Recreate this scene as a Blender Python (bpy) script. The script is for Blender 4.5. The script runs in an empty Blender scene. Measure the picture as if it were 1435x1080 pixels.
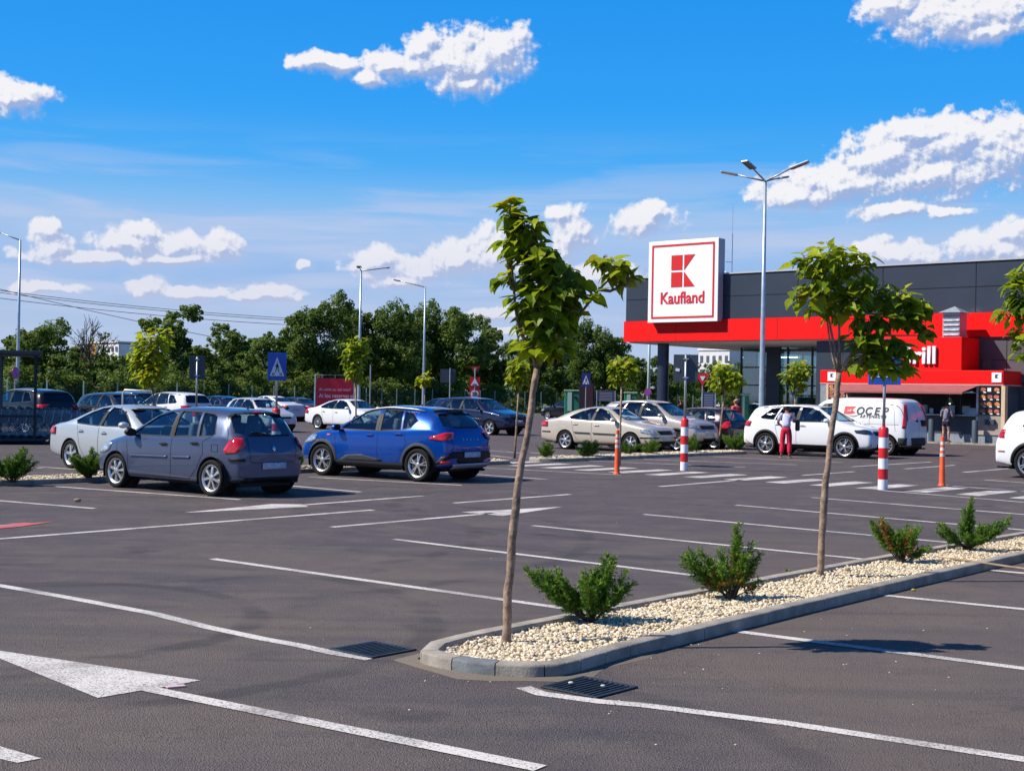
import bpy, bmesh, math, random
from mathutils import Vector, Matrix
from mathutils.bvhtree import BVHTree
R = math.radians
S = bpy.context.scene
C = S.collection

# ------------------------------------------------------------------ camera
FPX, ROLL, HOR, CAMH = 1887.0, 0.0186, 552.0, 1.80
PITCH = math.atan((HOR - 540) / FPX)
cam_d = bpy.data.cameras.new('camera')
cam = bpy.data.objects.new('camera', cam_d); C.objects.link(cam); S.camera = cam
cam_d.sensor_width = 36.0; cam_d.lens = FPX / 1435 * 36.0
cam_d.clip_start = 0.1; cam_d.clip_end = 6000
_f = Vector((0, math.cos(PITCH), math.sin(PITCH)))
_r = Vector((1, 0, 0)); _u = _r.cross(_f)
_ri = _r * math.cos(ROLL) + _u * math.sin(ROLL)      # image right axis in the world
_ui = -_r * math.sin(ROLL) + _u * math.cos(ROLL)
M = Matrix((_ri, _ui, -_f)).transposed().to_4x4(); M.translation = Vector((0, 0, CAMH))
cam.matrix_world = M

def ray(u, v):
    d = _f * FPX + _ri * (u - 717.5) - _ui * (v - 540)
    return d.normalized()
def G(u, v, z=0.0):                                   # ground point of the survey grid
    d = ray(u, v); t = (z - CAMH) / d.z
    return Vector((d.x * t, d.y * t, z))
def AT(u, v, Y):                                      # point at forward distance Y
    d = ray(u, v); t = Y / d.y
    return Vector((d.x * t, Y, CAMH + d.z * t))

# ------------------------------------------------------------------ sun and sky
SUN_EL = R(45); SUN_DIR = Vector((-math.cos(SUN_EL) * .986, -math.cos(SUN_EL) * .165, math.sin(SUN_EL)))  # towards the sun
sd = bpy.data.lights.new('sun', 'SUN'); sd.energy = 5.0; sd.angle = R(0.53); sd.color = (1, .94, .84)
so = bpy.data.objects.new('sun', sd); C.objects.link(so)
so.rotation_euler = SUN_DIR.to_track_quat('Z', 'Y').to_euler(); so.location = (-30, -5, 40)
S.view_settings.view_transform = 'Standard'; S.view_settings.look = 'None'
S.view_settings.gamma = 1; S.view_settings.exposure = 0.38
S.cycles.max_bounces = 7; S.cycles.diffuse_bounces = 3; S.cycles.glossy_bounces = 3
S.cycles.transmission_bounces = 4; S.cycles.transparent_max_bounces = 12
S.cycles.use_adaptive_sampling = True; S.cycles.adaptive_threshold = 0.015
S.cycles.use_denoising = True; S.cycles.caustics_reflective = False; S.cycles.caustics_refractive = False
S.cycles.sample_clamp_indirect = 6

W = bpy.data.worlds.new('World'); S.world = W; W.use_nodes = True
nt = W.node_tree; nt.nodes.clear()
def N_(tree, typ, **kw):
    n = tree.nodes.new(typ)
    for k, v in kw.items():
        if k == 'inp':
            for kk, vv in v.items(): n.inputs[kk].default_value = vv
        else: setattr(n, k, v)
    return n
def L_(tree, a, b): tree.links.new(a, b)
def math_(tree, op, a, b=None, c=None, clamp=False):
    n = tree.nodes.new('ShaderNodeMath'); n.operation = op; n.use_clamp = clamp
    for i, x in enumerate((a, b, c)):
        if x is None: continue
        if isinstance(x, (int, float)): n.inputs[i].default_value = x
        else: tree.links.new(x, n.inputs[i])
    return n.outputs[0]
def azel(u, v):
    d = ray(u, v); return math.degrees(math.atan2(d.x, d.y)), math.degrees(math.asin(d.z))
PXD = math.degrees(1 / FPX)
CLOUDS = [  # image-survey of each cumulus puff: centre, radii (turned into azimuth / elevation)
 (640,88,105,44),(545,92,48,26),(455,88,62,17),(700,72,66,42),(655,118,70,28),(590,66,40,22),(520,112,34,14),
 (14,138,56,30),
 (76,346,34,30),(75,325,22,20),(185,342,62,28),(190,328,36,22),(250,345,50,24),(310,346,30,27),(135,362,120,14),(235,362,95,12),
 (213,404,28,20),(265,412,60,13),(385,411,52,17),(345,415,30,11),
 (530,374,46,30),(590,380,50,26),(640,365,54,34),(690,352,50,42),(800,325,40,44),(785,300,24,20),(750,372,70,28),(560,392,60,14),
 (905,310,62,26),(925,298,26,18),
 (1345,200,112,44),(1240,222,78,42),(1180,256,95,34),(1300,246,150,42),(1120,276,80,26),(1405,215,80,58),(1290,185,70,28),
 (1250,296,72,20),(1320,296,40,12),(1258,360,76,22),(1228,350,36,18),(1400,350,78,32),(1420,328,40,24),
 (1350,22,130,40),(1245,8,60,26),(1390,40,80,22),(835,388,80,24),(715,462,40,10),(425,369,14,8),(330,420,26,9),(60,405,50,12),(700,440,60,10)]
grp = bpy.data.node_groups.new('cloud_density', 'ShaderNodeTree')
grp.interface.new_socket('P', in_out='INPUT', socket_type='NodeSocketVector')
grp.interface.new_socket('D', in_out='OUTPUT', socket_type='NodeSocketFloat'); grp.interface.new_socket('B', in_out='OUTPUT', socket_type='NodeSocketFloat')
gi = grp.nodes.new('NodeGroupInput'); go = grp.nodes.new('NodeGroupOutput')
wn = N_(grp, 'ShaderNodeTexNoise', inp={'Scale': .55, 'Detail': 3.0, 'Roughness': .5})
L_(grp, gi.outputs[0], wn.inputs['Vector'])
w0 = N_(grp, 'ShaderNodeVectorMath', operation='SUBTRACT'); L_(grp, wn.outputs['Color'], w0.inputs[0]); w0.inputs[1].default_value = (.5, .5, .5)
w1 = N_(grp, 'ShaderNodeVectorMath', operation='MULTIPLY_ADD'); L_(grp, w0.outputs[0], w1.inputs[0]); w1.inputs[1].default_value = (1.6, .8, 0); L_(grp, gi.outputs[0], w1.inputs[2])
cur = None
for (u, v, ru, rv) in CLOUDS:
    a, e = azel(u, v)
    s = N_(grp, 'ShaderNodeVectorMath', operation='SUBTRACT'); L_(grp, w1.outputs[0], s.inputs[0]); s.inputs[1].default_value = (a, e, 0)
    m = N_(grp, 'ShaderNodeVectorMath', operation='MULTIPLY'); L_(grp, s.outputs[0], m.inputs[0]); m.inputs[1].default_value = (1 / (ru * PXD), 1 / (rv * PXD), 0)
    l = N_(grp, 'ShaderNodeVectorMath', operation='LENGTH'); L_(grp, m.outputs[0], l.inputs[0])
    o = l.outputs['Value']
    cur = o if cur is None else math_(grp, 'SMOOTH_MIN', cur, o, .25)
n1 = N_(grp, 'ShaderNodeTexNoise', inp={'Scale': 1.15, 'Detail': 3.0, 'Roughness': .5, 'Lacunarity': 2.1})
n2 = N_(grp, 'ShaderNodeTexNoise', inp={'Scale': 5.0, 'Detail': 6.0, 'Roughness': .58, 'Distortion': .3}); L_(grp, gi.outputs[0], n2.inputs['Vector'])
L_(grp, gi.outputs[0], n1.inputs['Vector'])
v1 = N_(grp, 'ShaderNodeTexVoronoi', feature='SMOOTH_F1', inp={'Scale': 2.2, 'Smoothness': .6}); v1.voronoi_dimensions = '2D'
vv = N_(grp, 'ShaderNodeVectorMath', operation='MULTIPLY_ADD'); L_(grp, wn.outputs['Color'], vv.inputs[0]); vv.inputs[1].default_value = (.5, .5, 0); L_(grp, gi.outputs[0], vv.inputs[2])
L_(grp, vv.outputs[0], v1.inputs['Vector'])
d = math_(grp, 'MULTIPLY', math_(grp, 'SUBTRACT', 1.0, cur), 1.35)
d = math_(grp, 'MAXIMUM', d, -1.6)
d = math_(grp, 'MULTIPLY_ADD', math_(grp, 'SUBTRACT', n1.outputs[0], .5), 1.9, d)
d = math_(grp, 'MULTIPLY_ADD', math_(grp, 'SUBTRACT', n2.outputs[0], .5), .52, d)
d = math_(grp, 'MULTIPLY_ADD', math_(grp, 'SUBTRACT', .36, v1.outputs['Distance']), .26, d)
L_(grp, d, go.inputs[0]); L_(grp, cur, go.inputs[1])

tc = N_(nt, 'ShaderNodeTexCoord'); sx = N_(nt, 'ShaderNodeSeparateXYZ'); L_(nt, tc.outputs['Generated'], sx.inputs[0])
az = math_(nt, 'DEGREES', math_(nt, 'ARCTAN2', sx.outputs[0], sx.outputs[1]))
el = math_(nt, 'DEGREES', math_(nt, 'ARCSINE', sx.outputs[2]))
P = N_(nt, 'ShaderNodeCombineXYZ'); L_(nt, az, P.inputs[0]); L_(nt, el, P.inputs[1])
def dens(off):
    g = N_(nt, 'ShaderNodeGroup'); g.node_tree = grp
    a = N_(nt, 'ShaderNodeVectorMath', operation='ADD'); L_(nt, P.outputs[0], a.inputs[0]); a.inputs[1].default_value = off
    L_(nt, a.outputs[0], g.inputs[0]); return g.outputs
Q0 = dens((0, 0, 0)); Q1 = dens((-.25, .40, 0)); Q2 = dens((-.12, .18, 0)); D0, D1 = Q0[0], Q2[0]
big = math_(nt, 'SUBTRACT', Q1[1], Q0[1])
def smooth(tree, x, a, b):
    n = N_(tree, 'ShaderNodeMapRange', interpolation_type='SMOOTHSTEP', inp={'From Min': a, 'From Max': b}); L_(tree, x, n.inputs['Value']); return n.outputs[0]
edge = N_(nt, 'ShaderNodeMapRange', interpolation_type='SMOOTHSTEP'); L_(nt, D0, edge.inputs['Value']); edge.inputs['From Min'].default_value = -.08
L_(nt, math_(nt, 'MULTIPLY_ADD', smooth(nt, math_(nt, 'MULTIPLY', big, -1.0), -.25, .45), .55, .40), edge.inputs['From Max']); alpha = edge.outputs[0]
lit = smooth(nt, math_(nt, 'MULTIPLY_ADD', big, .75, math_(nt, 'MULTIPLY', math_(nt, 'SUBTRACT', D0, D1), 1.6)), -.46, .48)
# blue sky by elevation over a Nishita base
sky = N_(nt, 'ShaderNodeTexSky', sky_type='NISHITA', sun_disc=False, sun_elevation=SUN_EL, sun_rotation=math.atan2(SUN_DIR.x, SUN_DIR.y), altitude=80, air_density=1.0, dust_density=.6, ozone_density=2.0)
rp = N_(nt, 'ShaderNodeValToRGB'); cr = rp.color_ramp
def lin(c):
    return tuple(((x / 255 + .055) / 1.055) ** 2.4 if x > 10 else x / 255 / 12.92 for x in c)
stops = [(0.0,(192,204,230)),(1.2,(182,200,231)),(3.5,(170,194,232)),(5.0,(146,186,236)),(6.6,(164,196,238)),(8.0,(124,187,243)),(9.5,(72,172,247)),(12.0,(42,160,247)),(16.5,(26,148,241)),(30,(20,96,180)),(90,(14,60,130))]
for i, (e, c) in enumerate(stops):
    x = (e / 90) ** .5
    k = cr.elements[0] if i == 0 else (cr.elements[1] if i == 1 else cr.elements.new(x))
    k.position = x; k.color = (*lin(c), 1)
L_(nt, math_(nt, 'SQRT', math_(nt, 'DIVIDE', math_(nt, 'MAXIMUM', el, 0.0), 90.0)), rp.inputs[0])
# thin high veils, stretched along the horizon
pm = N_(nt, 'ShaderNodeMapping', inp={'Scale': (.05, .55, 1), 'Rotation': (0, 0, .03)}); L_(nt, P.outputs[0], pm.inputs[0])
vn = N_(nt, 'ShaderNodeTexNoise', inp={'Scale': 1.6, 'Detail': 6.0, 'Roughness': .55, 'Distortion': .5}); L_(nt, pm.outputs[0], vn.inputs['Vector'])
veil = math_(nt, 'MULTIPLY', smooth(nt, vn.outputs[0], .44, .66), smooth(nt, math_(nt, 'MULTIPLY', el, -1.0), -11.5, -6.0))
veil = math_(nt, 'MULTIPLY', veil, .8)
halo = math_(nt, 'MULTIPLY', math_(nt, 'MULTIPLY', smooth(nt, math_(nt, 'MULTIPLY', Q0[1], -1.0), -2.2, -.7), smooth(nt, math_(nt, 'MULTIPLY', el, -1.0), -10.0, -5.0)), .30)
veil = math_(nt, 'MAXIMUM', veil, halo)
def mixc(tree, f, a, b):
    n = N_(tree, 'ShaderNodeMix', data_type='RGBA')
    for s_, x in ((0, f), (6, a), (7, b)):
        if isinstance(x, (int, float)): n.inputs[s_].default_value = x
        elif isinstance(x, tuple): n.inputs[s_].default_value = x
        else: L_(tree, x, n.inputs[s_])
    return n.outputs[2]
SKYK = 7.7
base = mixc(nt, veil, rp.outputs[0], (*lin((188, 203, 236)), 1))
cloudc = mixc(nt, lit, (*lin((158, 178, 220)), 1), (*lin((250, 248, 250)), 1))
warm = smooth(nt, math_(nt, 'MULTIPLY', el, -1.0), -9.0, -3.0)
cloudc = mixc(nt, math_(nt, 'MULTIPLY', warm, .35), cloudc, (*lin((228, 216, 228)), 1))
vis = mixc(nt, math_(nt, 'MULTIPLY', alpha, math_(nt, 'SUBTRACT', .97, math_(nt, 'MULTIPLY', warm, .30))), base, cloudc)
sc_ = N_(nt, 'ShaderNodeVectorMath', operation='SCALE'); L_(nt, vis, sc_.inputs[0]); sc_.inputs['Scale'].default_value = SKYK
fin = mixc(nt, .05, sc_.outputs[0], sky.outputs[0])
bg = N_(nt, 'ShaderNodeBackground'); bg.inputs['Strength'].default_value = .1; L_(nt, fin, bg.inputs['Color'])
wo = N_(nt, 'ShaderNodeOutputWorld'); L_(nt, bg.outputs[0], wo.inputs['Surface'])
W.cycles.sampling_method = 'MANUAL'; W.cycles.sample_map_resolution = 512

# ------------------------------------------------------------------ materials
MATS = {}
def mat(name, col=(.5, .5, .5), rough=.5, metal=0.0, coat=0.0, noise=0.0, nscale=8.0, bump=0.0, bscale=40.0, spec=.5, emit=None, trans=0.0):
    if name in MATS: return MATS[name]
    m = bpy.data.materials.new(name); m.use_nodes = True; t = m.node_tree
    b = t.nodes['Principled BSDF']; b.inputs['Base Color'].default_value = (*col, 1)
    b.inputs['Roughness'].default_value = rough; b.inputs['Metallic'].default_value = metal
    b.inputs['Coat Weight'].default_value = coat; b.inputs['Coat Roughness'].default_value = .03
    b.inputs['Specular IOR Level'].default_value = spec
    if noise or bump:
        c = N_(t, 'ShaderNodeTexCoord')
        n = N_(t, 'ShaderNodeTexNoise', inp={'Scale': nscale, 'Detail': 6.0, 'Roughness': .6}); L_(t, c.outputs['Object'], n.inputs['Vector'])
        if noise:
            lo = tuple(max(0, x * (1 - noise)) for x in col) + (1,); hi = tuple(min(1, x * (1 + noise)) for x in col) + (1,)
            L_(t, mixc(t, smooth(t, n.outputs[0], .3, .7), lo, hi), b.inputs['Base Color'])
        if bump:
            n2 = N_(t, 'ShaderNodeTexNoise', inp={'Scale': bscale, 'Detail': 4.0}); L_(t, c.outputs['Object'], n2.inputs['Vector'])
            bp = N_(t, 'ShaderNodeBump', inp={'Strength': bump, 'Distance': .01}); L_(t, n2.outputs[0], bp.inputs['Height']); L_(t, bp.outputs[0], b.inputs['Normal'])
    if emit: b.inputs['Emission Color'].default_value = (*emit[0], 1); b.inputs['Emission Strength'].default_value = emit[1]
    MATS[name] = m; return m
def paint(name, col, metal=.35, rough=.32):
    m = mat(name, col, rough=rough, metal=metal, coat=.9, spec=.2)
    t = m.node_tree; b = t.nodes['Principled BSDF']
    c = N_(t, 'ShaderNodeTexCoord'); n = N_(t, 'ShaderNodeTexNoise', inp={'Scale': 3.0, 'Detail': 8.0, 'Roughness': .65}); L_(t, c.outputs['Object'], n.inputs['Vector'])
    mr = N_(t, 'ShaderNodeMapRange', inp={'To Min': rough * .8, 'To Max': rough * 1.4}); L_(t, n.outputs[0], mr.inputs['Value']); L_(t, mr.outputs[0], b.inputs['Roughness'])
    # road film: a little dust on the lower panels
    s = N_(t, 'ShaderNodeSeparateXYZ'); L_(t, c.outputs['Object'], s.inputs[0])
    f = math_(t, 'MULTIPLY', smooth(t, math_(t, 'MULTIPLY', s.outputs[2], -1.0), -.62, -.2), math_(t, 'MULTIPLY', n.outputs[0], .08))
    L_(t, mixc(t, f, (*col, 1), (.22, .19, .16, 1)), b.inputs['Base Color'])
    return m
def schlick(t, f0):
    g = N_(t, 'ShaderNodeNewGeometry'); d_ = N_(t, 'ShaderNodeVectorMath', operation='DOT_PRODUCT'); L_(t, g.outputs['Normal'], d_.inputs[0]); L_(t, g.outputs['Incoming'], d_.inputs[1])
    c = math_(t, 'SUBTRACT', 1.0, math_(t, 'ABSOLUTE', d_.outputs['Value']), clamp=True)
    return math_(t, 'MULTIPLY_ADD', math_(t, 'POWER', c, 5.0), 1 - f0, f0)
def glass_mat():
    m = bpy.data.materials.new('car_glass'); m.use_nodes = True; t = m.node_tree; t.nodes.clear()
    tr = N_(t, 'ShaderNodeBsdfTransparent', inp={'Color': (.62, .78, .80, 1)})
    gl = N_(t, 'ShaderNodeBsdfGlossy', inp={'Roughness': .02, 'Color': (.9, .95, 1, 1)})
    mx = N_(t, 'ShaderNodeMixShader'); L_(t, schlick(t, .15), mx.inputs[0]); L_(t, tr.outputs[0], mx.inputs[1]); L_(t, gl.outputs[0], mx.inputs[2])
    o = N_(t, 'ShaderNodeOutputMaterial'); L_(t, mx.outputs[0], o.inputs[0]); MATS['car_glass'] = m; return m
GLASS = glass_mat()
def dark_glass():
    m = bpy.data.materials.new('tinted_glass'); m.use_nodes = True; t = m.node_tree; t.nodes.clear()
    tr = N_(t, 'ShaderNodeBsdfTransparent', inp={'Color': (.10, .12, .13, 1)})
    gl = N_(t, 'ShaderNodeBsdfGlossy', inp={'Roughness': .02, 'Color': (.9, .95, 1, 1)})
    mx = N_(t, 'ShaderNodeMixShader'); L_(t, schlick(t, .055), mx.inputs[0]); L_(t, tr.outputs[0], mx.inputs[1]); L_(t, gl.outputs[0], mx.inputs[2])
    o = N_(t, 'ShaderNodeOutputMaterial'); L_(t, mx.outputs[0], o.inputs[0]); return m
TINT = dark_glass()
def leaf_mat(name, stops, transl=.35, rough=.5):
    m = bpy.data.materials.new(name); m.use_nodes = True; t = m.node_tree; t.nodes.clear()
    a = N_(t, 'ShaderNodeAttribute', attribute_name='tint')
    r = N_(t, 'ShaderNodeValToRGB')
    for i, (p, c) in enumerate(stops):
        k = r.color_ramp.elements[i] if i < 2 else r.color_ramp.elements.new(p)
        k.position = p; k.color = (*c, 1)
    L_(t, a.outputs['Fac'], r.inputs[0])
    p = N_(t, 'ShaderNodeBsdfPrincipled', inp={'Roughness': rough}); L_(t, r.outputs[0], p.inputs['Base Color'])
    p.inputs['Specular IOR Level'].default_value = .35
    tl = N_(t, 'ShaderNodeBsdfTranslucent')
    L_(t, mixc(t, .35, r.outputs[0], (.30, .42, .02, 1)), tl.inputs[0])
    mx = N_(t, 'ShaderNodeMixShader', inp={0: transl}); L_(t, p.outputs[0], mx.inputs[1]); L_(t, tl.outputs[0], mx.inputs[2])
    o = N_(t, 'ShaderNodeOutputMaterial'); L_(t, mx.outputs[0], o.inputs[0]); MATS[name] = m; return m

# ------------------------------------------------------------------ mesh helpers
class MB:
    def __init__(s): s.v = []; s.f = []; s.m = []; s.tint = None
    def quad(s, *p, m=0):
        n = len(s.v); s.v += [tuple(x) for x in p]; s.f.append(tuple(range(n, n + len(p)))); s.m.append(m)
    def grid(s, rows, closed=False, m=0):
        n = len(s.v); w = len(rows[0])
        for r in rows: s.v += [tuple(x) for x in r]
        for i in range(len(rows) - 1):
            for j in range(w if closed else w - 1):
                k = (j + 1) % w
                s.f.append((n + i * w + j, n + i * w + k, n + (i + 1) * w + k, n + (i + 1) * w + j)); s.m.append(m)
    def box(s, c, d, rot=0.0, m=0, mat_=None):
        c = Vector(c); n = len(s.v); ca, sa = math.cos(rot), math.sin(rot)
        for z in (-1, 1):
            for y, x in ((-1, -1), (-1, 1), (1, 1), (1, -1)):
                p = Vector((x * d[0] / 2, y * d[1] / 2, z * d[2] / 2))
                if mat_ is not None: p = mat_ @ p
                else: p = Vector((p.x * ca - p.y * sa, p.x * sa + p.y * ca, p.z))
                s.v.append(tuple(c + p))
        for f in ((0, 3, 2, 1), (4, 5, 6, 7), (0, 1, 5, 4), (1, 2, 6, 5), (2, 3, 7, 6), (3, 0, 4, 7)):
            s.f.append(tuple(n + i for i in f)); s.m.append(m)
    def tube(s, pts, r, seg=8, m=0, cap=True):
        pts = [Vector(p) for p in pts]
        if not isinstance(r, (list, tuple)): r = [r] * len(pts)
        rows = []; prev = None
        for i, p in enumerate(pts):
            t = (pts[min(i + 1, len(pts) - 1)] - pts[max(i - 1, 0)]).normalized()
            a = prev if prev is not None else (Vector((1, 0, 0)) if abs(t.x) < .8 else Vector((0, 1, 0)))
            a = (a - t * a.dot(t)).normalized(); prev = a; b = t.cross(a)
            rows.append([p + (a * math.cos(q) + b * math.sin(q)) * r[i] for q in [2 * math.pi * j / seg for j in range(seg)]])
        n = len(s.v); s.grid(rows, closed=True, m=m)
        if cap:
            s.f.append(tuple(n + j for j in reversed(range(seg)))); s.m.append(m)
            e = n + (len(pts) - 1) * seg; s.f.append(tuple(e + j for j in range(seg))); s.m.append(m)
    def lathe(s, prof, seg=24, axis='z', c=(0, 0, 0), m=0):
        rows = []
        for (r_, h) in prof:
            row = []
            for j in range(seg):
                q = 2 * math.pi * j / seg; x, y = r_ * math.cos(q), r_ * math.sin(q)
                p = (x, y, h) if axis == 'z' else ((h, x, y) if axis == 'x' else (y, h, x))
                row.append((c[0] + p[0], c[1] + p[1], c[2] + p[2]))
            rows.append(row)
        s.grid(rows, closed=True, m=m)
    def prism(s, poly, z0, z1, m=0):
        n = len(s.v); k = len(poly)
        s.v += [(p[0], p[1], z0) for p in poly] + [(p[0], p[1], z1) for p in poly]
        s.f.append(tuple(n + i for i in reversed(range(k)))); s.m.append(m)
        s.f.append(tuple(n + k + i for i in range(k))); s.m.append(m)
        for i in range(k):
            j = (i + 1) % k; s.f.append((n + i, n + j, n + k + j, n + k + i)); s.m.append(m)
    def build(s, name, mats, parent=None, smooth_=False, bevel=0.0, loc=None, auto=None):
        me = bpy.data.meshes.new(name); me.from_pydata(s.v, [], s.f)
        if not isinstance(mats, (list, tuple)): mats = [mats]
        for m in mats: me.materials.append(m)
        if len(mats) > 1: me.polygons.foreach_set('material_index', s.m)
        if s.tint is not None:
            at = me.attributes.new('tint', 'FLOAT', 'FACE'); at.data.foreach_set('value', s.tint)
        me.validate(); me.update()
        if smooth_: me.shade_smooth()
        o = bpy.data.objects.new(name, me); C.objects.link(o)
        if parent is not None: o.parent = parent
        if loc is not None: o.location = loc
        if bevel:
            b = o.modifiers.new('b', 'BEVEL'); b.width = bevel; b.segments = 2; b.limit_method = 'ANGLE'
        if auto is not None:
            me.shade_smooth()
            try: me.set_sharp_from_angle(angle=R(auto))
            except Exception: pass
        return o
def tag(o, label=None, cat=None, group=None, kind=None):
    if label: o['label'] = label
    if cat: o['category'] = cat
    if group: o['group'] = group
    if kind: o['kind'] = kind
    return o
def thing(name, label, cat, loc=(0, 0, 0), rz=0.0, group=None):
    o = bpy.data.objects.new(name, None); C.objects.link(o); o.location = loc; o.rotation_euler = (0, 0, rz)
    o.empty_display_size = .3
    return tag(o, label, cat, group)
def copy_tree(o, parent=None):
    c = o.copy(); C.objects.link(c)
    if parent is not None: c.parent = parent
    for ch in list(o.children): copy_tree(ch, c)
    return c
def text_mb(txt, size, mats, name, parent, depth=.01, align='CENTER', bold=0.0, shear=0.0):
    cu = bpy.data.curves.new('t', 'FONT'); cu.body = txt; cu.size = size; cu.extrude = depth / 2; cu.align_x = align; cu.offset = bold; cu.shear = shear
    ob = bpy.data.objects.new('t', cu); C.objects.link(ob)
    dg = bpy.context.evaluated_depsgraph_get(); me = bpy.data.meshes.new_from_object(ob.evaluated_get(dg))
    bpy.data.objects.remove(ob); me.name = name
    me.materials.clear(); me.materials.append(mats)
    o = bpy.data.objects.new(name, me); C.objects.link(o)
    if parent is not None: o.parent = parent
    return o
def basis(o, origin, xdir, zdir=(0, 0, 1)):         # text plane: x along xdir, y along zdir
    x = Vector(xdir).normalized(); y = Vector(zdir).normalized(); n = x.cross(y)
    m = Matrix((x, y, n)).transposed().to_4x4(); m.translation = Vector(origin); o.matrix_local = m

NV = Vector((.758, -.652, 0)); RV = Vector((.652, .758, 0))      # stall direction, row direction
HN = math.atan2(NV.y, NV.x); HR = math.atan2(RV.y, RV.x)
# ------------------------------------------------------------------ ground
rng = random.Random(7)
def asphalt():
    m = bpy.data.materials.new('asphalt'); m.use_nodes = True; t = m.node_tree; b = t.nodes['Principled BSDF']
    c = N_(t, 'ShaderNodeTexCoord'); o = c.outputs['Object']
    big = N_(t, 'ShaderNodeTexNoise', inp={'Scale': .22, 'Detail': 4.0, 'Roughness': .55}); L_(t, o, big.inputs['Vector'])
    mid = N_(t, 'ShaderNodeTexNoise', inp={'Scale': 1.7, 'Detail': 6.0, 'Roughness': .6, 'Distortion': .6}); L_(t, o, mid.inputs['Vector'])
    fine = N_(t, 'ShaderNodeTexNoise', inp={'Scale': 95.0, 'Detail': 3.0, 'Roughness': .7}); L_(t, o, fine.inputs['Vector'])
    vor = N_(t, 'ShaderNodeTexVoronoi', inp={'Scale': 110.0}); L_(t, o, vor.inputs['Vector'])
    # rolled lanes: streaks along the row direction
    mp = N_(t, 'ShaderNodeMapping', inp={'Rotation': (0, 0, -HR), 'Scale': (.10, 1.3, 1)}); L_(t, o, mp.inputs['Vector'])
    st = N_(t, 'ShaderNodeTexNoise', inp={'Scale': 1.5, 'Detail': 5.0, 'Roughness': .6, 'Distortion': .4}); L_(t, mp.outputs[0], st.inputs['Vector'])
    far_ = N_(t, 'ShaderNodeSeparateXYZ'); L_(t, o, far_.inputs[0])
    bf = math_(t, 'ADD', smooth(t, big.outputs[0], .36, .64), smooth(t, far_.outputs[1], 9.0, 24.0), clamp=True)   # patches, and everything further out, turn cooler and darker
    a = mixc(t, bf, (.138, .106, .086, 1), (.084, .066, .072, 1))
    a = mixc(t, math_(t, 'MULTIPLY', smooth(t, mid.outputs[0], .42, .68), .55), a, (.150, .118, .098, 1))
    a = mixc(t, math_(t, 'MULTIPLY', smooth(t, st.outputs[0], .46, .70), .55), a, (.052, .048, .055, 1))
    a = mixc(t, math_(t, 'MULTIPLY', smooth(t, fine.outputs[0], .50, .66), .75), a, (.235, .20, .17, 1))
    a = mixc(t, math_(t, 'MULTIPLY', smooth(t, fine.outputs[0], .50, .34), .0), a, (.02, .02, .02, 1))
    a = mixc(t, smooth(t, math_(t, 'MULTIPLY', vor.outputs['Distance'], -1.0), -.13, -.04), a, (.028, .025, .025, 1))
    # small pale grit
    g = N_(t, 'ShaderNodeTexVoronoi', inp={'Scale': 6.5, 'Randomness': 1.0}); L_(t, o, g.inputs['Vector'])
    a = mixc(t, smooth(t, math_(t, 'MULTIPLY', g.outputs['Distance'], -1.0), -.045, -.03), a, (.30, .27, .22, 1))
    # turning marks of tyres: arcs about a few centres
    for (cx_, cy_, r_, k_) in ((-3.9, 10.4, 2.05, .55), (-3.9, 10.4, 3.45, .5), (-1.2, 6.2, 2.9, .35), (-5.5, 17.0, 5.2, .45), (-5.5, 17.0, 6.6, .45), (4.0, 22.0, 6.0, .4), (4.0, 22.0, 7.5, .4)):
        dd = N_(t, 'ShaderNodeVectorMath', operation='DISTANCE'); L_(t, o, dd.inputs[0]); dd.inputs[1].default_value = (cx_, cy_, 0)
        e_ = math_(t, 'ABSOLUTE', math_(t, 'SUBTRACT', math_(t, 'MULTIPLY_ADD', mid.outputs[0], .25, dd.outputs['Value']), r_))
        a = mixc(t, math_(t, 'MULTIPLY', math_(t, 'MULTIPLY', smooth(t, math_(t, 'MULTIPLY', e_, -1.0), -.14, -.05), k_), smooth(t, st.outputs[0], .35, .6)), a, (.040, .035, .036, 1))
    # repair seams
    wv = N_(t, 'ShaderNodeTexNoise', inp={'Scale': .35, 'Detail': 8.0, 'Roughness': .7}); L_(t, o, wv.inputs['Vector'])
    cr_ = math_(t, 'ABSOLUTE', math_(t, 'SUBTRACT', wv.outputs[0], .5)); a = mixc(t, math_(t, 'MULTIPLY', smooth(t, math_(t, 'MULTIPLY', cr_, -1.0), -.0022, -.0008), .6), a, (.03, .026, .025, 1))
    # oil spots and tyre marks
    q = N_(t, 'ShaderNodeTexNoise', inp={'Scale': .9, 'Detail': 3.0}); L_(t, o, q.inputs['Vector'])
    a = mixc(t, math_(t, 'MULTIPLY', smooth(t, q.outputs[0], .62, .74), .55), a, (.03, .028, .03, 1))
    L_(t, a, b.inputs['Base Color']); b.inputs['Roughness'].default_value = .78; b.inputs['Specular IOR Level'].default_value = .35
    bp = N_(t, 'ShaderNodeBump', inp={'Strength': 1.0, 'Distance': .010})
    h = math_(t, 'MULTIPLY_ADD', vor.outputs['Distance'], .8, fine.outputs[0]); L_(t, h, bp.inputs['Height']); L_(t, bp.outputs[0], b.inputs['Normal'])
    return m
ASPH = asphalt()
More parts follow.
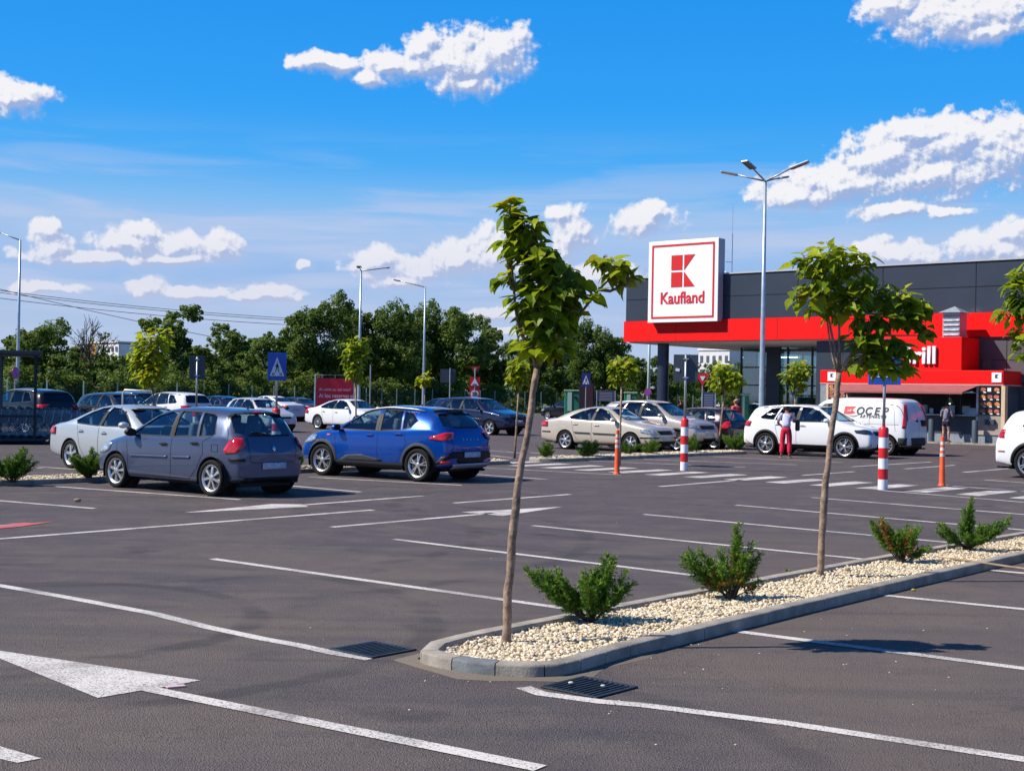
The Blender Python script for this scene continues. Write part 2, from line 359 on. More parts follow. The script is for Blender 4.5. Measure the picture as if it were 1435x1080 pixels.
def marking_mat(name, col):
    m = bpy.data.materials.new(name); m.use_nodes = True; t = m.node_tree; b = t.nodes['Principled BSDF']
    c = N_(t, 'ShaderNodeTexCoord'); o = c.outputs['Object']
    f = N_(t, 'ShaderNodeTexNoise', inp={'Scale': 75.0, 'Detail': 4.0, 'Roughness': .7}); L_(t, o, f.inputs['Vector'])
    g = N_(t, 'ShaderNodeTexNoise', inp={'Scale': 1.3, 'Detail': 5.0, 'Roughness': .6}); L_(t, o, g.inputs['Vector'])
    w = math_(t, 'ADD', f.outputs[0], math_(t, 'MULTIPLY', math_(t, 'SUBTRACT', g.outputs[0], .5), .28))
    a = mixc(t, smooth(t, w, .515, .60), (*col, 1), (.12, .105, .098, 1))
    a = mixc(t, math_(t, 'MULTIPLY', smooth(t, g.outputs[0], .46, .66), .5), a, (.26, .23, .21, 1))
    L_(t, a, b.inputs['Base Color']); b.inputs['Roughness'].default_value = .7
    bp = N_(t, 'ShaderNodeBump', inp={'Strength': .5, 'Distance': .005}); L_(t, f.outputs[0], bp.inputs['Height']); L_(t, bp.outputs[0], b.inputs['Normal'])
    return m
WHITE = marking_mat('road_paint_white', (.62, .58, .54)); REDP = marking_mat('road_paint_red', (.55, .10, .10))
dirt = mat('field_grass', (.12, .125, .045), rough=.95, noise=.45, nscale=.35, bump=.5, bscale=6)
b = MB(); b.quad((-1500, -300, -.06), (1500, -300, -.06), (1500, 3000, -.06), (-1500, 3000, -.06)); tag(b.build('ground', dirt), kind='structure')
# car park: near edge behind the camera, far edge along the fence line
b = MB(); far = [(-75, -30), (70, -30), (75, 60), (40, 100), (24, 120), (9, 134), (-2, 118), (-14, 96), (-26, 68), (-40, 46), (-75, 20)]
b.quad(*[(x, y, 0) for x, y in far]); tag(b.build('asphalt_parking_lot', ASPH), kind='structure')

mk = MB(); Z1 = .004
def strip(pts, w=.11, mb=mk, z=Z1):
    pts = [Vector((p[0], p[1], 0)) for p in pts]; rows = []
    for i, p in enumerate(pts):
        t = (pts[min(i + 1, len(pts) - 1)] - pts[max(i - 1, 0)]).normalized(); n = Vector((-t.y, t.x, 0)) * w / 2
        rows.append([(p.x - n.x, p.y - n.y, z), (p.x + n.x, p.y + n.y, z)])
    mb.grid(rows)
def poly(px, mb=mk, z=Z1): mb.quad(*[(G(*q).x, G(*q).y, z) for q in px])
def gl(*px, w=.11, mb=mk): strip([G(*q) for q in px], w, mb)
# stall lines between the camera and the gravel island
for a_, b_ in (((298, 783), (803, 854)), ((552, 755.5), (1005, 810)), ((745.4, 736.3), (1225, 785)), ((901.9, 720.5), (1345, 761.5)), ((1030.5, 707.5), (1445, 743.5)), ((1137, 697), (1500, 726)), ((1237, 687.3), (1500, 709)),
               ((1324.8, 680), (1500, 693.5)), ((1237.4, 834), (1560, 866)), ((1020, 883), (1600, 958)), ((1388.5, 799), (1560, 814))):
    gl(a_, b_)
gl((-60, 811), (0, 820.5), (110, 840), (216, 860), (292, 879), (370, 895.5), (418, 904), (467, 915), (520, 923.5))
gl((733, 963), (758, 972), (840, 983), (900, 988), (1100, 1013), (1435, 1064), (1600, 1090))
poly([(-43, 905.6), (0, 912), (280.5, 953.5), (228, 963), (196, 968), (137, 978), (0, 923)])
strip([G(205, 965), G(757, 1077)], .12, z=.0055)
poly([(-60, 1030), (0, 1046), (58, 1063), (24, 1069), (-60, 1050)])
# stall lines on the far side of the lane
for a_, b_ in (((78.4, 681.6), (336.2, 700)), ((-80, 695), (132.4, 712.5)), ((345, 675), (505.4, 689.4)), ((433, 668.3), (647, 679.9)), ((560, 657), (767, 671.6)),
               ((800, 644.5), (1044, 654.6)), ((903, 643.5), (1117, 651.2)), ((1000, 640), (1182, 647.9)), ((640, 627), (732, 635)), ((640, 632), (718, 641.7)), ((743, 634), (798, 639)),
               ((1380, 672.3), (1500, 681)), ((55, 654), (200, 664)), ((-60, 649), (60, 656))):
    gl(a_, b_)
gl((-120, 764.5), (0, 755), (523, 714.5), w=.12)
gl((425, 707.5), (593, 694.8), w=.12); poly([(256, 718.5), (380, 706.2), (425, 706.5), (432, 710)])
gl((465, 738.6), (692, 718.8), w=.12); poly([(646, 717.6), (789, 710), (704.4, 722.9), (684, 720.8)])
gl((636, 704.8), (799, 692.6), w=.12)
gl((-120, 745), (20, 735.2), w=.12); gl((924, 681.7), (1040, 672.3), w=.12); gl((1125, 666), (1197, 660.8)); gl((1194, 653.9), (1305, 647.2)); gl((1268, 656.9), (1338.4, 651.8)); gl((1350, 661.8), (1420, 655.9))
# zebra crossing
O0 = Vector((3.08, 31.11, 0)); DZ = Vector((.79, -.69, 0)); RZ = RV * 2.08
for k in range(-5, 11):
    p = O0 + DZ * k
    if k > 0: p += Vector((.012, .004, 0)) * k
    q = DZ.normalized() * .47
    mk.quad(*[(x.x, x.y, Z1) for x in (p, p + q, p + q + RZ, p + RZ)])
gl((678, 655.3), (870, 665.3), w=.10)
tag(mk.build('road_markings', WHITE), kind='structure')
rm = MB(); gl((20, 735.0), (45, 733.2), w=.30, mb=rm); poly([(-60, 741.5), (78, 730.5), (30, 738), (-60, 746)], mb=rm, z=.0065)
tag(rm.build('red_road_marking', REDP), kind='structure')

# ------------------------------------------------------------------ kerbs and gravel islands
CONC = mat('kerb_concrete', (.30, .265, .22), rough=.85, noise=.28, nscale=5, bump=.5, bscale=60)
CONCD = mat('kerb_concrete_dark', (.13, .14, .15), rough=.8, noise=.25, nscale=9, bump=.5, bscale=60)
def resample(pts, step):
    out = [Vector(pts[0])]; acc = 0
    for i in range(len(pts) - 1):
        a, b_ = Vector(pts[i]), Vector(pts[i + 1]); L = (b_ - a).length; d_ = step - acc
        while d_ <= L: out.append(a + (b_ - a) * (d_ / L)); d_ += step
        acc = L - (d_ - step)
    return out
def kerb(pts, name, w=.13, h=.09, curved=0, side=1, dark=()):
    """kerb stones along the outer base line pts; the inner side lies to side*left"""
    mb = MB(); pts = [Vector((p[0], p[1], 0)) for p in pts]; i = 0; n = 0
    fine = resample(pts, .04); step = []
    k = 0
    while k < len(fine) - 2:
        ln = 8 if (curved and curved[0] <= k * .04 <= curved[1]) else 25
        e = min(k + ln, len(fine) - 1); seg = fine[k:e + 1]; rows = []
        for j, p in enumerate(seg):
            if 0 < j < len(seg) - 1 and ln == 25 and j % 8: continue
            gi_ = k + j; t = (fine[min(gi_ + 2, len(fine) - 1)] - fine[max(gi_ - 2, 0)]).normalized(); nn = Vector((-t.y, t.x, 0)) * side
            q = p + (t * .004 if j == 0 else (-t * .004 if j == len(seg) - 1 else Vector()))
            dz = rng.uniform(-.001, .001)
            prof = [(0, -.05), (0, h - .018), (.004, h - .007), (.013, h), (w - .008, h), (w, h - .01), (w, -.05)]
            rows.append([q + nn * a + Vector((0, 0, z + (dz if z > 0 else 0))) for a, z in prof])
        if len(rows) > 1:
            mi = 1 if dark and (Vector((sum((q_.x for q_ in seg)) / len(seg), sum((q_.y for q_ in seg)) / len(seg))) - Vector(dark)).length < .14 else 0
            mb.grid(rows, m=mi); 
            for rr in (rows[0], rows[-1]): mb.quad(*rr, m=mi)
        k = e; n += 1
    return tag(mb.build(name, [CONC, CONCD], auto=40), kind='structure')
NE = [(-0.6, 9.06), (-.56, 8.9), (-0.43, 8.75), (-0.24, 8.62), (-0.07, 8.55), (0.15, 8.53), (0.33, 8.58), (0.46, 8.72), (.60, 8.93), (0.88, 9.32)]
near_line = [NE[-1], (2.47, 11.30), (4.15, 13.33), (5.8, 15.3), (12.2, 22.98)]
far_line = [(-0.6, 9.06), (-.57, 9.2), (-0.5, 9.36), (-0.22, 9.77), (0.19, 10.27), (0.91, 11.15), (2.29, 12.80), (4.03, 14.85), (6.87, 18.05), (11.5, 23.5)]
outline = list(reversed(far_line)) + NE[1:] + near_line[1:]
LF = sum((Vector(far_line[i + 1]) - Vector(far_line[i])).length for i in range(len(far_line) - 1))
kerb(outline, 'kerb', side=1, curved=(LF - .6, LF + 1.9), dark=tuple(G(640, 941))[:2])
def inset_poly(pts, d_, side=1):
    P_ = [Vector((p[0], p[1], 0)) for p in pts]; out = []
    for i, p in enumerate(P_):
        t = (P_[min(i + 1, len(P_) - 1)] - P_[max(i - 1, 0)]).normalized(); out.append(p + Vector((-t.y, t.x, 0)) * side * d_)
    return out
inner = inset_poly(outline, .125)
GRAV = mat('gravel_bed', (.40, .35, .26), rough=.95, noise=.5, nscale=40, bump=1.0, bscale=45)
b = MB(); b.quad(*[(p.x, p.y, .045) for p in inner]); tag(b.build('gravel_base', GRAV), kind='structure')
def inpoly(x, y, P_):
    c = False; j = len(P_) - 1
    for i in range(len(P_)):
        if (P_[i].y > y) != (P_[j].y > y) and x < (P_[j].x - P_[i].x) * (y - P_[i].y) / (P_[j].y - P_[i].y) + P_[i].x: c = not c
        j = i
    return c
def pebble_mat():
    m = bpy.data.materials.new('marble_gravel'); m.use_nodes = True; t = m.node_tree; b = t.nodes['Principled BSDF']
    a = N_(t, 'ShaderNodeAttribute', attribute_name='tint'); r = N_(t, 'ShaderNodeValToRGB')
    for i, (p, c) in enumerate(((0, (.56, .43, .25)), (.25, (.70, .59, .40)), (.6, (.76, .68, .53)), (.85, (.58, .43, .27)), (.97, (.28, .22, .17)))):
        k = r.color_ramp.elements[i] if i < 2 else r.color_ramp.elements.new(p); k.position = p; k.color = (*c, 1)
    L_(t, a.outputs['Fac'], r.inputs[0]); L_(t, r.outputs[0], b.inputs['Base Color']); b.inputs['Roughness'].default_value = .75; return m
PEB = pebble_mat()
ico = bmesh.new(); bmesh.ops.create_icosphere(ico, subdivisions=1, radius=1.0)
ICV = [v.co.copy() for v in ico.verts]; ICF = [tuple(v.index for v in f.verts) for f in ico.faces]; ico.free()
def pebbles(P_, dens_fn, zb, name, smin, smax, n):
    mb = MB(); mb.tint = []; xs = [p.x for p in P_]; ys = [p.y for p in P_]; cnt = 0
    while cnt < n:
        x, y = rng.uniform(min(xs), max(xs)), rng.uniform(min(ys), max(ys))
        if rng.random() > dens_fn(x, y) or not inpoly(x, y, P_): continue
        cnt += 1; s = rng.uniform(smin, smax); tn = rng.random()
        e = Matrix.Rotation(rng.uniform(0, 6.28), 3, 'Z') @ Matrix.Rotation(rng.uniform(-.6, .6), 3, 'X'); k = len(mb.v); sc = (rng.uniform(.9, 1.4), rng.uniform(.7, 1), rng.uniform(.55, .85))
        zz = zb + rng.uniform(-.2, .9) * s + .012 * math.sin(x * 5.1 + y * 2) * math.sin(y * 3.7)
        for v in ICV:
            p = e @ Vector((v.x * sc[0], v.y * sc[1], v.z * sc[2])) * s * rng.uniform(.82, 1.1); mb.v.append((x + p.x, y + p.y, zz + p.z))
        for f in ICF: mb.f.append(tuple(k + i for i in f)); mb.m.append(0); mb.tint.append(tn)
    return tag(mb.build(name, PEB), kind='stuff')
pebbles([p for p in inner if p.y < 24], lambda x, y: 1.0 if y < 12.5 else (.62 if y < 15.5 else .30), .050, 'gravel', .009, .0185, 16500)
# scattered stones that rolled off, next to the kerb
sc_ = MB(); sc_.tint = []
for _ in range(70):
    t = rng.random(); a = rng.choice([G(rng.uniform(380, 1400), rng.uniform(700, 1050)), G(rng.uniform(850, 1400), rng.uniform(850, 1020)), G(rng.uniform(560, 800), rng.uniform(925, 960))]); s = rng.uniform(.003, .007)
    k = len(sc_.v)
    for v in ICV: sc_.v.append((a.x + v.x * s * 1.3, a.y + v.y * s, .003 + v.z * s * .6))
    for f in ICF: sc_.f.append(tuple(k + i for i in f)); sc_.m.append(0); sc_.tint.append(t)
tag(sc_.build('loose_gravel', PEB), kind='stuff')
# second island, in front of the cars across the lane
def line_pt(p, t): return (p[0] + RV.x * t, p[1] + RV.y * t)
B0 = (-8.95, 24.0)
def Bp(t, off=0): # along row direction from B0; off to the far side
    return (B0[0] + .645 * t - .764 * off, B0[1] + .764 * t + .645 * off)
for (t0, t1, nm) in ((-9, 14.3, 'a'), (15.6, 26.2, 'b')):
    o_ = [Bp(t0, 1.15), Bp(t0, 0), Bp(t1 - .5, 0), Bp(t1, .35), Bp(t1, .85), Bp(t1 - .5, 1.15), Bp(t0, 1.15)] if nm == 'a' else [Bp(t0 + .5, 1.15), Bp(t0, .85), Bp(t0, .35), Bp(t0 + .5, 0), Bp(t1 - .5, 0), Bp(t1, .35), Bp(t1, .85), Bp(t1 - .5, 1.15), Bp(t0 + .5, 1.15)]
    kerb(o_, 'kerb', side=1)
    inn = inset_poly(o_, .12); b = MB(); b.quad(*[(p.x, p.y, .06) for p in inn[:-1]]); tag(b.build('gravel_base', GRAV), kind='structure')
    pebbles(inn, lambda x, y: 1, .065, 'gravel', .02, .035, 2600)
# dirt swept against the nose of the island
dm = bpy.data.materials.new('swept_dirt'); dm.use_nodes = True; t_ = dm.node_tree; bb = t_.nodes['Principled BSDF']; bb.inputs['Roughness'].default_value = .95
c_ = N_(t_, 'ShaderNodeTexCoord'); n_ = N_(t_, 'ShaderNodeTexNoise', inp={'Scale': 60.0, 'Detail': 5.0}); L_(t_, c_.outputs['Object'], n_.inputs['Vector'])
L_(t_, mixc(t_, n_.outputs[0], (.105, .088, .072, 1), (.20, .165, .125, 1)), bb.inputs['Base Color'])
b = MB(); rows = []
NEd = [(-.57, 9.3), (-.62, 9.06)] + NE[1:] + [(1.1, 9.6)]
for i, (x, y) in enumerate(NEd):
    tt = (Vector(NEd[min(i + 1, len(NEd) - 1)]) - Vector(NEd[max(i - 1, 0)])).normalized(); nn = Vector((tt.y, -tt.x)); k = .10 + .05 * math.sin(i * 1.9) if 0 < i < len(NEd) - 1 else .01
    rows.append([(x - nn.x * .02, y - nn.y * .02, .014), (x + nn.x * k * .5, y + nn.y * k * .5, .009), (x + nn.x * k, y + nn.y * k, .001)])
b.grid(rows); tag(b.build('dirt', dm, smooth_=True), kind='stuff')

# ------------------------------------------------------------------ drain grates
IRON = mat('cast_iron', (.045, .055, .065), rough=.5, metal=.6, noise=.3, nscale=20)
BLACK = mat('black_void', (.004, .004, .004), rough=.9)
def grate(px, label):
    P_ = [G(*q) for q in px]; c = sum(P_, Vector()) / 4
    t = thing('drain_grate', label, 'drain grate', c, HR, group='drain grates at the island nose')
    w, l = .43, .43
    a = MB(); a.box((0, 0, .0045), (l, w, .002)); a.build('pit', BLACK, t)
    f = MB()
    for s in (-1, 1): f.box((0, s * (w / 2 - .015), .0085), (l, .03, .008)); f.box((s * (l / 2 - .015), 0, .0082), (.03, w - .06, .0074))
    f.build('frame', IRON, t, bevel=.002)
    g = MB()
    for i in range(9): g.box((0, -w / 2 + .055 + i * (w - .11) / 8, .0095), (l - .06, .018, .006))
    g.build('bars', IRON, t, bevel=.002)
    return t
grate([(470, 912), (520, 898), (575, 912), (525, 922)], 'black drain grate left of the kerb nose, at the end of the curved white line')
grate([(762, 962), (812, 951), (886, 964), (845, 978)], 'black drain grate in front of the kerb with two pale stones on it')
def stone(u, v, s, col, label, z=0.0, nm='stone', cat='stone'):
    p = G(u, v, z); mb = MB()
    for q in ICV: mb.v.append((q.x * s * 1.3, q.y * s, q.z * s * .6 + s * .5))
    for f in ICF: mb.f.append(f); mb.m.append(0)
    o = mb.build(nm, col, loc=p, smooth_=True); sm = o.modifiers.new('s', 'SUBSURF'); sm.levels = sm.render_levels = 1
    return tag(o, label, cat)
PALE = mat('pale_stone', (.62, .57, .47), rough=.8, noise=.2, nscale=30); BRN = mat('brown_stone', (.26, .19, .13), rough=.9, noise=.3, nscale=30)
stone(800, 958, .018, PALE, 'white stone lying on the drain grate, the left one of the pair', .023)
stone(845, 962, .016, PALE, 'cream stone lying on the drain grate, the right one of the pair', .023)
stone(108.5, 703, .06, BRN, 'brown stone lying alone on the asphalt in front of the grey hatchback')
stone(1188, 800, .03, BRN, 'tan rock on the pale gravel beside the second young tree', .07)
stone(1280, 827.5, .022, mat('yellow_leaf', (.55, .36, .03), rough=.7), 'small yellow leaf by the kerb at the end of a stall line', nm='fallen_leaf', cat='fallen leaf')
b = MB(); p0, p1 = G(1310, 780, .07), G(1470, 801, .10); b.tube([p0, p0.lerp(p1, .3) + Vector((0, 0, .01)), p0.lerp(p1, .65), p1], [.011, .013, .012, .01], 7)
tag(b.build('stick', mat('dry_wood', (.30, .21, .13), rough=.85, noise=.2)), 'long thin brown stick lying across gravel and kerb beside the last juniper', 'stick')
p = G(246, 962.5); b = MB(); b.box((0, 0, .006), (.11, .05, .008), rot=.5); tag(b.build('paper_scrap', mat('pinkish_paper', (.62, .42, .42), rough=.6), loc=p), 'small pinkish scrap of paper beside the big white arrow', 'litter')
# ------------------------------------------------------------------ cars
TYRE = mat('tyre_rubber', (.012, .0115, .0115), spec=.25, rough=.85, noise=.3, nscale=30, bump=.3, bscale=80)
ALLOY = mat('alloy', (.62, .63, .65), rough=.28, metal=.75, coat=.4); DARKR = mat('dark_alloy', (.06, .06, .065), rough=.35, metal=.5)
DISC = mat('brake_disc', (.10, .10, .10), rough=.5, metal=.8)
TRIM = mat('black_plastic', (.008, .008, .009), spec=.3, rough=.55, noise=.2, nscale=30); GREYTRIM = mat('grey_plastic', (.040, .044, .050), spec=.3, rough=.65, noise=.15, nscale=30)
INSIDE = mat('car_interior', (.06, .062, .07), rough=.8); SEAT = mat('seat_fabric', (.17, .175, .19), rough=.9, noise=.2, nscale=30)
CHROME = mat('chrome', (.75, .76, .78), rough=.12, metal=1.0)
REDL = mat('red_lens', (.50, .012, .015), rough=.08, coat=1.0, noise=.35, nscale=14); ORNG = mat('amber_lens', (.7, .18, .03), rough=.15, coat=.5)
CLEARL = mat('headlamp_glass', (.50, .56, .60), rough=.06, metal=.55, coat=1.0, noise=.5, nscale=11); DARKL = mat('dark_headlamp', (.035, .045, .06), rough=.06, metal=.3, coat=1.0, noise=.5, nscale=9)
PLATE = mat('number_plate', (.42, .50, .62), rough=.4, noise=.35, nscale=26); SEAM = mat('panel_gap', (.008, .008, .009), rough=.9)
SILVERT = mat('silver_plastic', (.42, .43, .45), rough=.4, metal=.4)
PC = {k: paint('paint_' + k, c, metal=m_, rough=r_) for k, c, m_, r_ in (
    ('greyblue', (.070, .092, .165), .40, .28), ('blue', (.001, .055, .32), .30, .26), ('silver', (.46, .50, .53), .35, .32), ('beige', (.58, .51, .42), .35, .34),
    ('white', (.74, .75, .77), .0, .35), ('champagne', (.50, .45, .42), .45, .34), ('black', (.012, .013, .018), .3, .25), ('plum', (.020, .012, .022), .3, .25), ('navy', (.010, .016, .055), .35, .25), ('darkgrey', (.035, .042, .055), .4, .28), ('lightsilver', (.60, .61, .63), .3, .32))}
def interp(tab, x):
    if x <= tab[0][0]: return tab[0][1]
    for i in range(len(tab) - 1):
        if x <= tab[i + 1][0]:
            a, b_ = tab[i], tab[i + 1]; return a[1] + (b_[1] - a[1]) * (x - a[0]) / (b_[0] - a[0])
    return tab[-1][1]
def ev_mesh(o):
    dg = bpy.context.evaluated_depsgraph_get(); return bpy.data.meshes.new_from_object(o.evaluated_get(dg))
WHEELS = {}
def wheel_meshes(style, r, rr, w):
    key = (style, round(r, 3), round(rr, 3))
    if key in WHEELS: return WHEELS[key]
    a = MB(); h = w / 2      # tyre, axis y
    prof = [(rr, -h * .72), (rr + .012, -h * .86), (r * .86, -h), (r * .955, -h * .93), (r * .99, -h * .74), (r, -h * .5), (r - .006, -h * .27), (r, -h * .25), (r, h * .25), (r - .006, h * .27), (r, h * .5), (r * .99, h * .74), (r * .955, h * .93), (r * .86, h), (rr + .012, h * .86), (rr, h * .72)]
    a.lathe([(p[0], p[1]) for p in prof], 40, 'y'); ty = a.build('tyre', TYRE, smooth_=True); tm = ty.data; bpy.data.objects.remove(ty)
    b = MB()                 # rim: lip + spokes, outer face towards +y
    b.lathe([(rr, -h * .7), (rr - .012, -h * .5), (rr - .018, h * .35), (rr - .004, h * .74), (rr + .004, h * .80), (rr - .014, h * .72), (rr - .03, h * .5), (rr - .028, -h * .5)], 40, 'y')
    n, ws, wo, split = {'cover7': (7, .030, .062, 0), 'v10': (5, .03, .022, .16), 'star5': (5, .045, .075, 0), 'star6': (6, .04, .07, 0), 'y5': (5, .034, .026, .13), 'multi': (10, .018, .026, 0), 'steel': (9, .02, .05, 0)}[style]
    yc = h * .62
    for i in range(n):
        for s in ((-1, 1) if split else (0,)):
            q0 = 2 * math.pi * i / n; q1 = q0 + s * split; R0, R1 = .045, rr - .012
            di = Vector((math.cos(q0), 0, math.sin(q0))); do = Vector((math.cos(q1), 0, math.sin(q1)))
            pi_, po = di * R0, do * R1; t = (po - pi_).normalized(); nn = Vector((-t.z, 0, t.x)); rows = []
            for f_ in (0, .35, .7, 1):
                wd = ws + (wo - ws) * f_; p = pi_.lerp(po, f_); y = yc + h * .10 * (1 - f_) - (0 if f_ < 1 else .012)
                rows.append([p - nn * wd * .55 + Vector((0, y - .03, 0)), p - nn * wd * .42 + Vector((0, y, 0)), p + nn * wd * .42 + Vector((0, y, 0)), p + nn * wd * .55 + Vector((0, y - .03, 0))])
            b.grid(rows)
    b.lathe([(.001, yc + .022), (.03, yc + .02), (.055, yc + .008), (.062, yc - .03)], 20, 'y')
    ri = b.build('rim', ALLOY, auto=35); rm = ri.data; bpy.data.objects.remove(ri)
    c = MB(); c.lathe([(.001, h * .30), (rr * .72, h * .30), (rr * .74, h * .22), (.001, h * .22)], 28, 'y'); c.lathe([(.001, -h * .2), (rr * .98, -h * .2), (rr * .98, -h * .25), (.001, -h * .25)], 28, 'y', m=1)
    hb = c.build('wheel', [DISC, TRIM], smooth_=False); hm = hb.data; bpy.data.objects.remove(hb)
    WHEELS[key] = (hm, tm, rm); return WHEELS[key]

def make_car(name, label, cat, loc, heading, sp, group='cars parked in the lot'):
    root = thing(name, label, cat, (loc[0], loc[1], 0), heading, group)
    wb, W_, ro, fo, H_, wr = sp['wb'], sp['W'], sp['ro'], sp['fo'], sp['H'], sp['wr']
    x0, x1 = -ro, wb + fo; top, sh = sp['top'], sp['sh']; det = sp.get('det', 1); pm = PC[sp['col']]
    xs = sorted(set([p[0] for p in top] + [p[0] for p in sh])); st = []
    for i, x in enumerate(xs):
        if i and x - xs[i - 1] < .05: continue
        if i and x - (st[-1] if st else x) > .42:
            n = int((x - st[-1]) / .42) + 1; a = st[-1]; st += [a + (x - a) * j / n for j in range(1, n)]
        st.append(x)
    wtab = sp['roofw']; zb = sp.get('zb', .20); rows = []
    mid, half = (x0 + x1) / 2, (x1 - x0) / 2; pe = sp.get('plan', 5); pk = sp.get('plank', .17)
    def ring(x, shrink=1.0, dz=0):
        f = (1 - pk * abs((x - mid) / half) ** pe) * shrink; w = W_ / 2 * f
        zt = interp(top, x); zs = min(interp(sh, x), zt - .03); z0 = interp(sp['bot'], x) if 'bot' in sp else zb + .10 * abs((x - mid) / half) ** 8
        c = max(0, min(1, (zt - zs - .10) / .25)); wt = interp(wtab, x) * W_ / 2
        w5 = .76 * w * (1 - c) + min(wt, .97 * w) * c; z5 = (zs + .82 * (zt - zs)) * (1 - c) + (zt - .065) * c
        w4 = .93 * w * (1 - c) + sp.get('w4', .945) * w * c; z4 = (zs + .35 * (zt - zs)) * (1 - c) + (zs + .035) * c
        w6 = .45 * w * (1 - c) + .6 * wt * c; z6 = zt - .018 * (1 - c) - .012 * c
        if zt - z6 < .004: z6 = zt - .004
        hr = [(.88 * w, z0), (.975 * w, z0 + .07), (1.0 * w, z0 + .45 * (zs - z0)), (.985 * w, z0 + .85 * (zs - z0)), (.965 * w, zs), (w4, z4), (w5, z5), (w6, z6), (0, zt)]
        return [(x, y, z) for y, z in hr] + [(x, -y, z) for y, z in reversed(hr[:-1])]
    rr_ = [ring(x) for x in st]
    mb = MB(); mb.grid(rr_); n = len(rr_[0])
    for i in range(len(rr_) - 1):       # underside
        a = i * n; mb.f.append((a, a + n, a + n + n - 1, a + n - 1)); mb.m.append(0)
    for e, flip in ((0, 0), (len(rr_) - 1, 1)):
        a = e * n
        for j in range(n // 2 - 1):
            q = (a + j, a + n - 1 - j, a + n - 2 - j, a + j + 1); mb.f.append(q if not flip else tuple(reversed(q))); mb.m.append(0)
        j = n // 2 - 1; q = (a + j, a + n - 1 - j, a + n // 2); mb.f.append(q if not flip else tuple(reversed(q))); mb.m.append(0)
    tmp = mb.build('tmp', pm); s_ = tmp.modifiers.new('s', 'SUBSURF'); s_.levels = s_.render_levels = 2
    body_me = ev_mesh(tmp); bpy.data.objects.remove(tmp)
    bm = bmesh.new(); bm.from_mesh(body_me); bmesh.ops.recalc_face_normals(bm, faces=bm.faces); bm.to_mesh(body_me)
    bvh = BVHTree.FromBMesh(bm); bm.free()
    # ---- projection onto the skin
    def cast(frame, a, z):
        """frame: ('side',s) ('front',) ('rear',) ('c',x,y,angle): a = horizontal coordinate in the panel plane"""
        k = frame[0]
        if k == 'side': o, d = Vector((a, frame[1] * 3, z)), Vector((0, -frame[1], 0))
        elif k == 'front': o, d = Vector((x1 + 2, a, z)), Vector((-1, 0, 0))
        elif k == 'rear': o, d = Vector((x0 - 2, a, z)), Vector((1, 0, 0))
        elif k == 'top': o, d = Vector((a, z, 4)), Vector((0, 0, -1))
        else:
            an = frame[3]; d = -Vector((math.cos(an), math.sin(an), 0)); u = Vector((math.sin(an), -math.cos(an), 0))
            o = Vector((frame[1], frame[2], z)) - d * 2 + u * a
        h = bvh.ray_cast(o, d)
        if h[0] is None:
            h = bvh.find_nearest(o + d * 2)
            return h[0], h[1]
        nrm = h[1]
        if nrm.dot(d) > 0: nrm = -nrm
        return h[0], nrm
    def panel(mbx, poly_, frame, off, m=0, cuts=3, thick=0.0):
        bm = bmesh.new(); vs = [bm.verts.new((p[0], p[1], 0)) for p in poly_]; f = bm.faces.new(vs)
        bmesh.ops.triangulate(bm, faces=[f])
        for _ in range(2 if cuts >= 3 else 1): bmesh.ops.subdivide_edges(bm, edges=bm.edges[:], cuts=1, use_grid_fill=True)
        bmesh.ops.triangulate(bm, faces=bm.faces[:]); bm.verts.index_update(); k = len(mbx.v)
        for v in bm.verts:
            p, nr = cast(frame, v.co.x, v.co.y); mbx.v.append(tuple(p + nr * off))
        for f in bm.faces: mbx.f.append(tuple(k + v.index for v in f.verts)); mbx.m.append(m)
        bm.free()
    def seam(mbx, pts, frame, w=.008, off=.003, m=0, step=.05):
        P2 = [Vector((p[0], p[1])) for p in pts]; out = [P2[0]]
        for i in range(len(P2) - 1):
            n_ = max(1, int((P2[i + 1] - P2[i]).length / step)); out += [P2[i].lerp(P2[i + 1], (j + 1) / n_) for j in range(n_)]
        rows = []
        for i, p in enumerate(out):
            t = (out[min(i + 1, len(out) - 1)] - out[max(i - 1, 0)]).normalized(); nn = Vector((-t.y, t.x)) * w / 2; r_ = []
            for q in (p - nn, p + nn):
                c_, nr = cast(frame, q.x, q.y); r_.append(c_ + nr * off)
            rows.append(r_)
        mbx.grid(rows, m=m)
    # ---- the shell with real openings
    ob = bpy.data.objects.new('body', body_me); C.objects.link(ob); ob.parent = root
    so_ = ob.modifiers.new('sol', 'SOLIDIFY'); so_.thickness = .035; so_.offset = -1; so_.material_offset = 1; so_.use_even_offset = False
    body_me.materials.clear(); body_me.materials.append(pm); body_me.materials.append(INSIDE)
    arch = sp.get('arch', wr + .045); cutA = MB(); cutB = MB()
    for cx in (0, wb):
        for s in (-1, 1):
            yy = W_ / 2 - .30; n = 28
            P_ = [(cx + arch * math.cos(2 * math.pi * j / n), wr + .01 + arch * math.sin(2 * math.pi * j / n)) for j in range(n)]
            k = len(cutA.v); ya, yb = s * yy, s * (W_ / 2 + .2)
            cutA.v += [(p[0], ya, p[1]) for p in P_] + [(p[0], yb, p[1]) for p in P_]
            fa = [tuple(k + i for i in range(n)), tuple(k + n + i for i in reversed(range(n)))] + [(k + i, k + n + i, k + n + (i + 1) % n, k + (i + 1) % n) for i in range(n)]
            if s < 0: fa = [tuple(reversed(f)) for f in fa]
            cutA.f += [tuple(reversed(f)) for f in fa]; cutA.m += [0] * len(fa)
    wins = sp['win']
